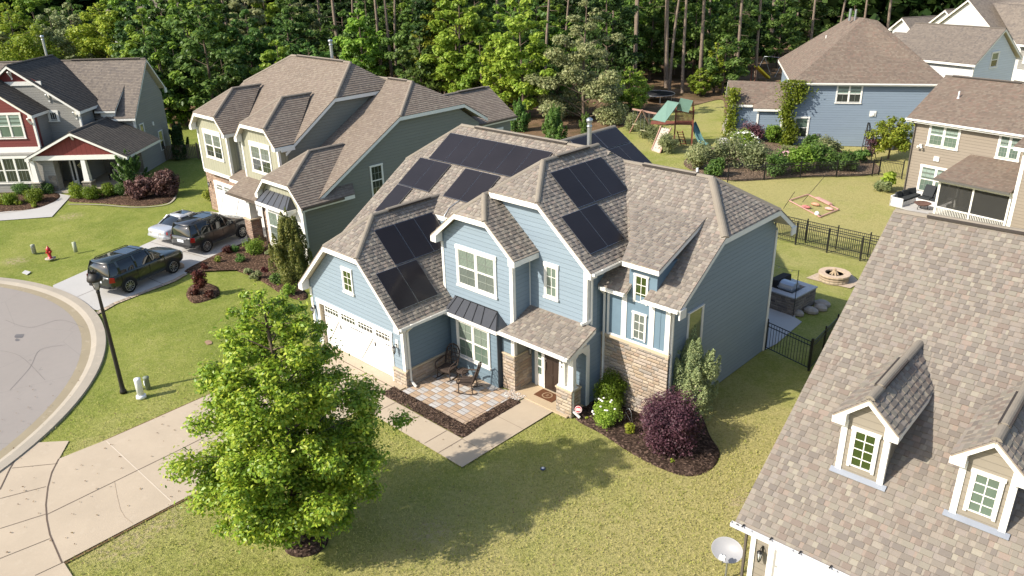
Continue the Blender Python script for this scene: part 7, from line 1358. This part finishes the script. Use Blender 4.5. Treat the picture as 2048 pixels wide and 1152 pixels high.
for k in range(1, 8, 2): q = Vector((0, 0, 2.3)).lerp(Vector((-3.2, 1.5, 2.5)), k/8)-Vector((0, 0, .35*math.sin(math.pi*k/8)+.06)); MB().lathe([(.01, .05), (.028, 0), (.001, -.04)], q, 8).build('bulb', M('bulb_glass', (.5, .45, .35), .15, .6), t)
fn = thing('toy_net', 'fallen pink edged play net with two leaning poles on the yellow lawn', 'net', (-19.9, 49.5, 0)); PK = M('faded_pink', (.50, .28, .24), .8); c4 = [G(1578, 402), G(1616, 390), G(1677, 420), G(1640, 435)]; b0 = Vector((-19.9, 49.5, 0))
for a, b in zip(c4, c4[1:]+c4[:1]): MB().bar(a-b0+Vector((0, 0, .05)), b-b0+Vector((0, 0, .05)), .07, .05).build('tape', PK, fn)
MB().bar(c4[1].lerp(c4[2], .3)-b0+Vector((0, 0, .12)), c4[1].lerp(c4[2], .75)-b0+Vector((0, 0, .12)), .22, .12).build('rolled_net', PK, fn)
for a, e in ((G(1567, 417), Vector((.75, -.3, 1.35))), (G(1605, 404), Vector((1.3, .1, 2.1)))): MB().tube([a-b0, a-b0+e], .018, 6).build('pole', BLACK, fn)
for (px, py), s_, c_, lb, nm in (((1612, 416), .42, (.45, .16, .14), 'reddish toy inside the net frame, left one', 'toy'), ((1631, 411), .4, (.50, .25, .16), 'orange toy in the middle of the net frame', 'toy'), ((1658, 420), .4, (.55, .32, .28), 'pink toy at the right corner of the net frame', 'toy')): o = MB().lathe([(.001, 0), (s_*.5, .03), (s_*.55, .12), (s_*.3, .18), (.001, .2)], n=10, sx=1.4, sy=.6).build(nm, M(nm+str(px), c_, .6)); o.location = G(px, py); tag(o, lb, 'toy')
o = MB().lathe([(.001, -.15), (.075, -.13), (.13, -.075), (.15, 0), (.13, .075), (.075, .13), (.001, .15)], n=14).build('ball', PWHITE); o.location = G(1634, 427, .15); tag(o, 'white ball lying in the net frame', 'ball')
# corner sofa and fire bowl on the tan house's terrace
TF = lambda u, v, z=0: TH.W((u, v, z))
o = MB().slab([(-25.2, 49.2, .0), (-22.3, 49.0, .0), (-22.3, 51.9, .0), (-25.6, 51.9, .0)], (0, 0, .04)).build('terrace', CONCG); o.location = TH.W((0, 0, 0)); o.rotation_euler = (0, 0, TH.phi); o['kind'] = 'structure'
s_ = thing('corner_sofa', 'white framed corner sofa with charcoal cushions beside the screened porch', 'sofa', TF(-24.3, 50.6, .04), TH.phi); SW = M('sofa_frame_white', (.62, .60, .57), .6); DK = M('charcoal_cushion', (.035, .038, .040), .9, .1)
MB().b2((-.95, -1.3, 0), (-.85, 1.1, .62)).b2((-.95, -1.3, 0), (-.1, -1.22, .55)).b2((-.85, -1.2, 0), (-.15, 1.1, .3)).b2((-.15, .35, 0), (1.9, 1.1, .3)).b2((-.9, 1.02, .3), (1.9, 1.1, .6)).build('frame', SW, s_)
for i in range(3): MB().b2((-.84, -1.15+i*.75, .30), (-.14, -.42+i*.75, .44)).build('seat_cushion', DK, s_, .04)
for i in range(2): MB().b2((.0+i*.8, .36, .30), (.76+i*.8, 1.0, .43)).build('seat_cushion', DK, s_, .04); o = MB().box((0, 0, 0), (.72, .14, .78)).build('back_cushion', DK, s_, .04); o.location = (.4+i*.8, .98, .78); o.rotation_euler = (R(-25), 0, R(4 if i else -3))
for i in range(3): o = MB().box((0, 0, 0), (.14, .62, .42)).build('back_cushion', DK, s_, .05); o.location = (-.74+.05*i, -.7+i*.72, .6); o.rotation_euler = (0, R(-22+8*i), R(-12*i))
t = thing('fire_bowl', 'rusty shallow fire bowl on legs in front of the corner sofa', 'fire bowl', TF(-23.4, 49.9, .04)); MB().lathe([(.001, .20), (.30, .26), (.48, .38), (.52, .40), (.50, .42), (.30, .33), (.001, .27)], n=20).build('bowl', M('rusty_steel', (.16, .09, .07), .6, .3, .4, var=.2), t)
for k in range(3): a = k*2.09; MB().tube([(.3*math.cos(a), .3*math.sin(a), .28), (.36*math.cos(a), .36*math.sin(a), 0)], .02, 6).build('leg', BLACK, t)
# play set
A = G(1383, 291); pa = R(212); t = thing('play_set', 'wooden play tower with green canvas roof, climbing ramp and swing beam', 'play set', A, pa); WD = M('red_stained_wood', (.20, .07, .045), .7, .2, var=.2); WDP = M('pinkish_wood', (.36, .22, .17), .8, .2, var=.15); GT = M('green_canvas', (.13, .22, .18), .7, .2, var=.08); S = 1.5
for x, y in ((0, 0), (S, 0), (0, -S), (S, -S)): MB().b2((x-.06, y-.06, 0), (x+.06, y+.06, 3.1)).build('post', WD, t)
MB().b2((0, -S, 1.78), (S, 0, 1.86)).build('platform', WD, t); w_ = MB()
for k in range(14): w_.b2((.04+k*.105, .0, 1.9), (.11+k*.105, .04, 2.95)); w_.b2((-.04, -.04-k*.105, 1.9), (0, -.11-k*.105, 2.95))
w_.b2((0, -.02, 1.88), (S, .05, 1.98)); w_.b2((0, -.02, 2.88), (S, .05, 2.98)); w_.b2((-.05, -S, 1.88), (.02, 0, 1.98)); w_.b2((-.05, -S, 2.88), (.02, 0, 2.98)); w_.build('railing', WD, t)
inv = Matrix.Rotation(-pa, 3, 'Z'); LP = lambda v: inv @ (Vector(v)-A)
for Q4 in (((1335, 202, 3.9), (1358, 206, 3.8), (1330, 245, 2.3), (1304, 239, 2.35)), ((1361, 197, 4.2), (1386, 202, 4.1), (1377, 225, 3.05), (1353, 220, 3.1))): MB().slab([LP(G(*q)) for q in Q4], (0, 0, .04)).build('canvas_roof', GT, t)
MB().bar(LP(G(1386, 202, 4.08)), (0, -.4, 2.0), .09).build('ridge_post', WD, t)
inv = Matrix.Rotation(-pa, 3, 'Z'); LP = lambda v: inv @ (Vector(v)-A)
r0, r1, r2, r3 = LP(G(1303, 300)), LP(G(1320, 306)), LP(G(1342, 259, 1.75)), LP(G(1322, 255, 1.75))
MB().slab([r0, r1, r2, r3], (0, 0, -.06)).build('climbing_ramp', M('pale_board', (.42, .36, .30), .8, var=.1), t); h_ = MB(); rr = random.Random(2)
for k in range(26): a, b = rr.random(), rr.random(); q = r0.lerp(r1, a).lerp(r3.lerp(r2, a), b); h_.box(q+Vector((0, 0, .03)), (.1, .1, .05), rz=a)
h_.build('hand_hold', M('grey_holds', (.5, .47, .44), .7), t)
for a, b in ((r0, r3), (r1, r2)): MB().bar(a, b+Vector((0, 0, .15)), .09, .1).build('ramp_side', WDP, t)
MB().b2((1.2, -1.3, 1.78), (3.6, .0, 1.84)).build('bridge', WD, t)
bm0, bm1 = LP(G(1322, 229, 2.45)), LP(G(1265, 218, 2.75)); ap_ = LP(G(1284, 222, 2.7)); MB().bar(bm0, bm1, .10, .14).build('swing_beam', WDP, t)
for q in (G(1259, 266), G(1311, 273)): MB().bar(LP(q), ap_+Vector((0, 0, .1)), .09).build('leg', WDP, t)
for f_, L_ in ((.15, 1.7), (.32, 1.8), (.5, 1.7), (.62, 1.7), (.9, 1.3)):
    q = bm0.lerp(bm1, f_); c = MB()
    for e in (-.2, .2): d_ = (bm1-bm0).normalized()*e; c.bar(q+d_, q+d_-Vector((0, 0, L_)), .02)
    c.build('chain', GALV, t); MB().box(q-Vector((0, 0, L_)), (.42, .18, .03), rz=math.atan2((bm1-bm0).y, (bm1-bm0).x)).build('swing_seat', M('swing_yellow', (.45, .42, .25), .6), t)
ld = MB(); l0, l1 = LP(G(1362, 289)), LP(G(1354, 262, 1.8))
for e in (0, .45): ld.bar(l0+Vector((-e, 0, 0)), l1+Vector((-e, 0, 0)), .07)
for k in range(6): q = l0.lerp(l1, (k+.5)/6); ld.bar(q, q+Vector((-.45, 0, 0)), .05)
ld.build('ladder', WD, t); sl_ = MB(); P = [Vector((-.0, -.8, 1.8)), Vector((-.25, -.5, 1.35)), Vector((-.55, -.1, .75)), Vector((-.85, .3, .30)), Vector((-1.2, .6, .18))]
for a, b in zip(P[:-1], P[1:]): sl_.bar(a, b, .5, .04); n_ = Vector((-(b-a).y, (b-a).x, 0)).normalized()*.26; sl_.bar(a+n_+Vector((0, 0, .07)), b+n_+Vector((0, 0, .07)), .05, .16); sl_.bar(a-n_+Vector((0, 0, .07)), b-n_+Vector((0, 0, .07)), .05, .16)
sl_.build('slide', M('teal_plastic', (.10, .20, .19), .4), t)
o = MB().lathe([(.28, -.45), (.3, -.42), (.3, .42), (.28, .45)], n=16).build('drum', M('blue_drum', (.01, .05, .28), .35)); o.location = G(1339, 283, .5); o.rotation_euler = (R(70), 0, R(30)); tag(o, 'blue plastic drum tilted beside the climbing ramp', 'drum')
o = MB().lathe([(.001, 0), (.45, .02), (.55, .22), (.5, .24), (.4, .1), (.001, .08)], n=18, sx=1.5).build('paddling_pool', M('teal_pool', (.20, .42, .40), .4)); o.location = G(1410, 305); tag(o, 'teal plastic paddling pool on the grass by the bushes', 'paddling pool')
tm = thing('trampoline', 'round black trampoline on thin legs at the edge of the woods', 'trampoline', G(1313, 203)); MB().lathe([(1.95, .88), (2.0, .93), (2.02, .90), (1.97, .86)], n=36).build('rim', GALV, tm); MB().lathe([(1.95, .90), (.001, .88)], n=36).build('jumping_mat', M('black_mat', (.012, .013, .016), .6), tm)
for k in range(8): a = k*.785; MB().tube([(1.95*math.cos(a), 1.95*math.sin(a), .9), (1.95*math.cos(a), 1.95*math.sin(a), 0)], .03, 6).build('leg', GALV, tm)
t = thing('slide', 'bright yellow slide in the shade at the back of the woods clearing', 'slide', G(1528, 160), R(0)); m = MB(); YL = M('yellow_plastic', (.62, .52, .03), .4); q0, q1 = G(1512, 134, 2.0)-G(1528, 160), G(1536, 157, .3)-G(1528, 160)
m.bar(q0, q1, .55, .05); d_ = (q1-q0); n_ = Vector((-d_.y, d_.x, 0)).normalized()*.28; m.bar(q0+n_+Vector((0, 0, .1)), q1+n_+Vector((0, 0, .1)), .06, .2); m.bar(q0-n_+Vector((0, 0, .1)), q1-n_+Vector((0, 0, .1)), .06, .2); m.build('chute', YL, t); fr_ = MB(); fr_.bar(q0, (q0.x, q0.y, 0), .08).bar(q0+n_*2, (q0.x+n_.x*2, q0.y+n_.y*2, 0), .08); fr_.build('support', WD, t)
t = thing('swing_frame', 'dark metal swing frame behind the yellow slide', 'swing', G(1545, 152)); m = MB()
for s2 in (-1, 1): m.tube([(s2*1.4-.7, -.8, 0), (s2*1.4, 0, 2.4)], .04, 6).tube([(s2*1.4+.7, .8, 0), (s2*1.4, 0, 2.4)], .04, 6)
m.tube([(-1.4, 0, 2.4), (1.4, 0, 2.4)], .04, 6); m.build('frame', GALV, t); MB().b2((-.2, -.1, .5), (.2, .1, .55)).bar((-.2, 0, .5), (-.2, 0, 2.4), .015).bar((.2, 0, .5), (.2, 0, 2.4), .015).build('seat', BLACK, t)
for i, (x, y, s3) in enumerate([(1363+0, 0, 0)][:0]): pass
st_ = [(1458, 268, .5), (1447, 288, .55), (1449, 295, .4)]
for i, (x, y, s3) in enumerate(st_): o = MB().lathe([(.001, 0), (s3, .03), (s3*1.05, .3), (s3*.5, .5), (.001, .52)], n=9, smooth=False).build('garden_stone', M('white_stone', (.55, .52, .48), .85, var=.15)); o.location = G(x, y); tag(o, ['pale stone farthest along the garden border edge', 'white rounded stone beside the large white rose', 'smaller pale stone nearest the loose olive bush'][i], 'stone')
sheet('garden_wall', [tuple(G(1443, 262)[:2]), tuple(G(1452, 262)[:2]), tuple(G(1462, 232)[:2]), tuple(G(1456, 230)[:2])], .4, CURB, None, label='low pale retaining wall at the end of the garden border', cat='wall', thick=.4)
# satellite dish and plant at the nearest house
t = thing('satellite_dish', 'grey oval satellite dish beside the nearest garage', 'satellite dish', (-7.46, 15.85, 0)); DG = M('dish_grey', (.27, .27, .28), .45, .3, var=.03); MB().tube([(0, .05, 0), (0, .05, .85)], .03, 8).build('mast', GALV, t)
n_ = Vector((.12, -.62, .75)).normalized(); prof = [(k/10*.42, .10*(k/10)**2) for k in range(11)]; d = MB(); d.lathe([(.001, 0)]+prof[1:]+[(.425, .10), (.415, .09)], n=30, sx=1.0, sy=.80); dd = d.build('reflector', DG, t); dd.location = (0, 0, 1.0); dd.rotation_euler = n_.to_track_quat('Z', 'Y').to_euler()
tw = text('dish_lettering', 'DIRECTV', .085, (0, .17, .042), (R(17), 0, 0), M('faint_white', (.58, .58, .59), .5, var=0), dd, .002)
for x in (-.05, .06): MB().lathe([(.008, .0), (.008, .015)], (x, -.02, .002), 8).build('bolt', BLACK, dd)
a_ = Vector((0, 0, 1.0))+n_*.05; arm = MB(); arm.tube([(0, -.0, .92), (.06, -.36, .82), (.12, -.52, 1.12)], .018, 7); arm.build('feed_arm', GALV, t); MB().box((.12, -.52, 1.18), (.16, .10, .09), rz=.2).lathe([(.035, 0), (.04, .05)], (.08, -.50, 1.2), 8).lathe([(.035, 0), (.04, .05)], (.16, -.48, 1.2), 8).build('receiver', PIPE, t)
shrub('ornamental_grass', 'green and yellow upright plant at the nearest garage corner', 'plant', (-6.35, 15.25, 0), .75, .5, .95, 900, .12, LF_YEL, 150, k=14, asp=3.5, shell=.7); shrub('ornamental_grass', 'small dark plant to the right of the upright plant at the nearest garage', 'plant', (-5.75, 15.35, 0), .4, .3, .8, 300, .1, LF_DRK, 151, k=8, asp=3.5)
# ================================================================== grass blades and litter near the camera
def inpoly(X_, Y_, poly):
    c = np.zeros(len(X_), bool); n = len(poly)
    for i in range(n):
        x1, y1 = poly[i][0], poly[i][1]; x2, y2 = poly[i-1][0], poly[i-1][1]
        if y1 == y2: continue
        k = ((y1 > Y_) != (y2 > Y_)) & (X_ < (x2-x1)*(Y_-y1)/(y2-y1)+x1); c ^= k
    return c
bedq = spline(L([(1150, 835), (1205, 868), (1262, 905), (1320, 935), (1375, 952), (1420, 940), (1440, 905), (1420, 870), (1395, 815), (1330, 770), (1230, 762), (1165, 800)]), 6)
walk = [(-24.8, 14.6), (-16.58, 14.55), (-16.55, 19.3), (-18.0, 19.3), (-18.0, 19.3), (-22.5, 19.3), (-22.5, 16.7), (-24.8, 16.7)]
rg = np.random.default_rng(21); n = 130000; U = rg.uniform(0, 1, (n, 2)); X_ = -33+U[:, 0]*27; Y_ = 2+U[:, 1]*24
keep = ~(inpoly(X_, Y_, drv) | inpoly(X_, Y_, ap) | inpoly(X_, Y_, walk) | inpoly(X_, Y_, bedq)); keep &= ~((X_ > -28.5) & (X_ < -12.95) & (Y_ > 16.7) & ~((X_ > -16.5) & (Y_ < 19.2))); keep &= ~((X_ > -7.0) & (Y_ > 15.2)); keep &= np.hypot(X_-CC.x, Y_-CC.y) > RA+1.05; keep &= np.hypot(X_-tr_c.x, Y_-tr_c.y) > .95; keep &= ~((X_ > -15.9) & (Y_ > 19.2) & (X_ < -12.9))
keep &= rg.random(n) < np.clip((X_+31.5)/7, 0, 1)*np.clip((25-Y_)/5, 0, 1)*np.clip((Y_-2)/2, 0, 1)
X_, Y_ = X_[keep], Y_[keep]; n = len(X_); P = np.stack([X_, Y_, np.full(n, .018)], 1)
N = rg.normal(size=(n, 3)); N[:, 2] *= .5; N /= np.linalg.norm(N, axis=1, keepdims=True); T = rg.normal(size=(n, 3))*.55; T[:, 2] = 1; T -= (T*N).sum(1, keepdims=True)*N; T /= np.linalg.norm(T, axis=1, keepdims=True); B_ = np.cross(N, T); h_ = rg.uniform(.018, .05, n)[:, None]; w_ = rg.uniform(.006, .016, n)[:, None]
V = np.stack([P-B_*w_-T*.03, P+B_*w_-T*.03, P+T*h_+B_*w_*.3, P+T*h_-B_*w_*.3], 1).reshape(-1, 3)
LF_LAWN = m_leaf('grass_blade', [(.17, .215, .035), (.26, .28, .06), (.35, .335, .10), (.42, .37, .15), (.48, .41, .21)], .3, .8, .1)
o = link('grass', np_mesh('grass', V, np.arange(4*n).reshape(-1, 4), [LF_LAWN])); o['kind'] = 'stuff'
n = 700; X_ = rg.uniform(-34, -7, n); Y_ = rg.uniform(2, 20, n); k = ~(((X_ > -28.5) & (Y_ > 16.5)) | (X_ > -8)); X_, Y_ = X_[k], Y_[k]; V, F = leaves(rg, np.stack([X_, Y_, np.full(len(X_), .045)], 1), .075, 3.0); o = link('fallen_leaves', np_mesh('fallen_leaves', V, F, [m_leaf('dry_leaf', [(.10, .06, .03), (.22, .14, .07), (.33, .25, .12)], .1)])); o['kind'] = 'stuff'
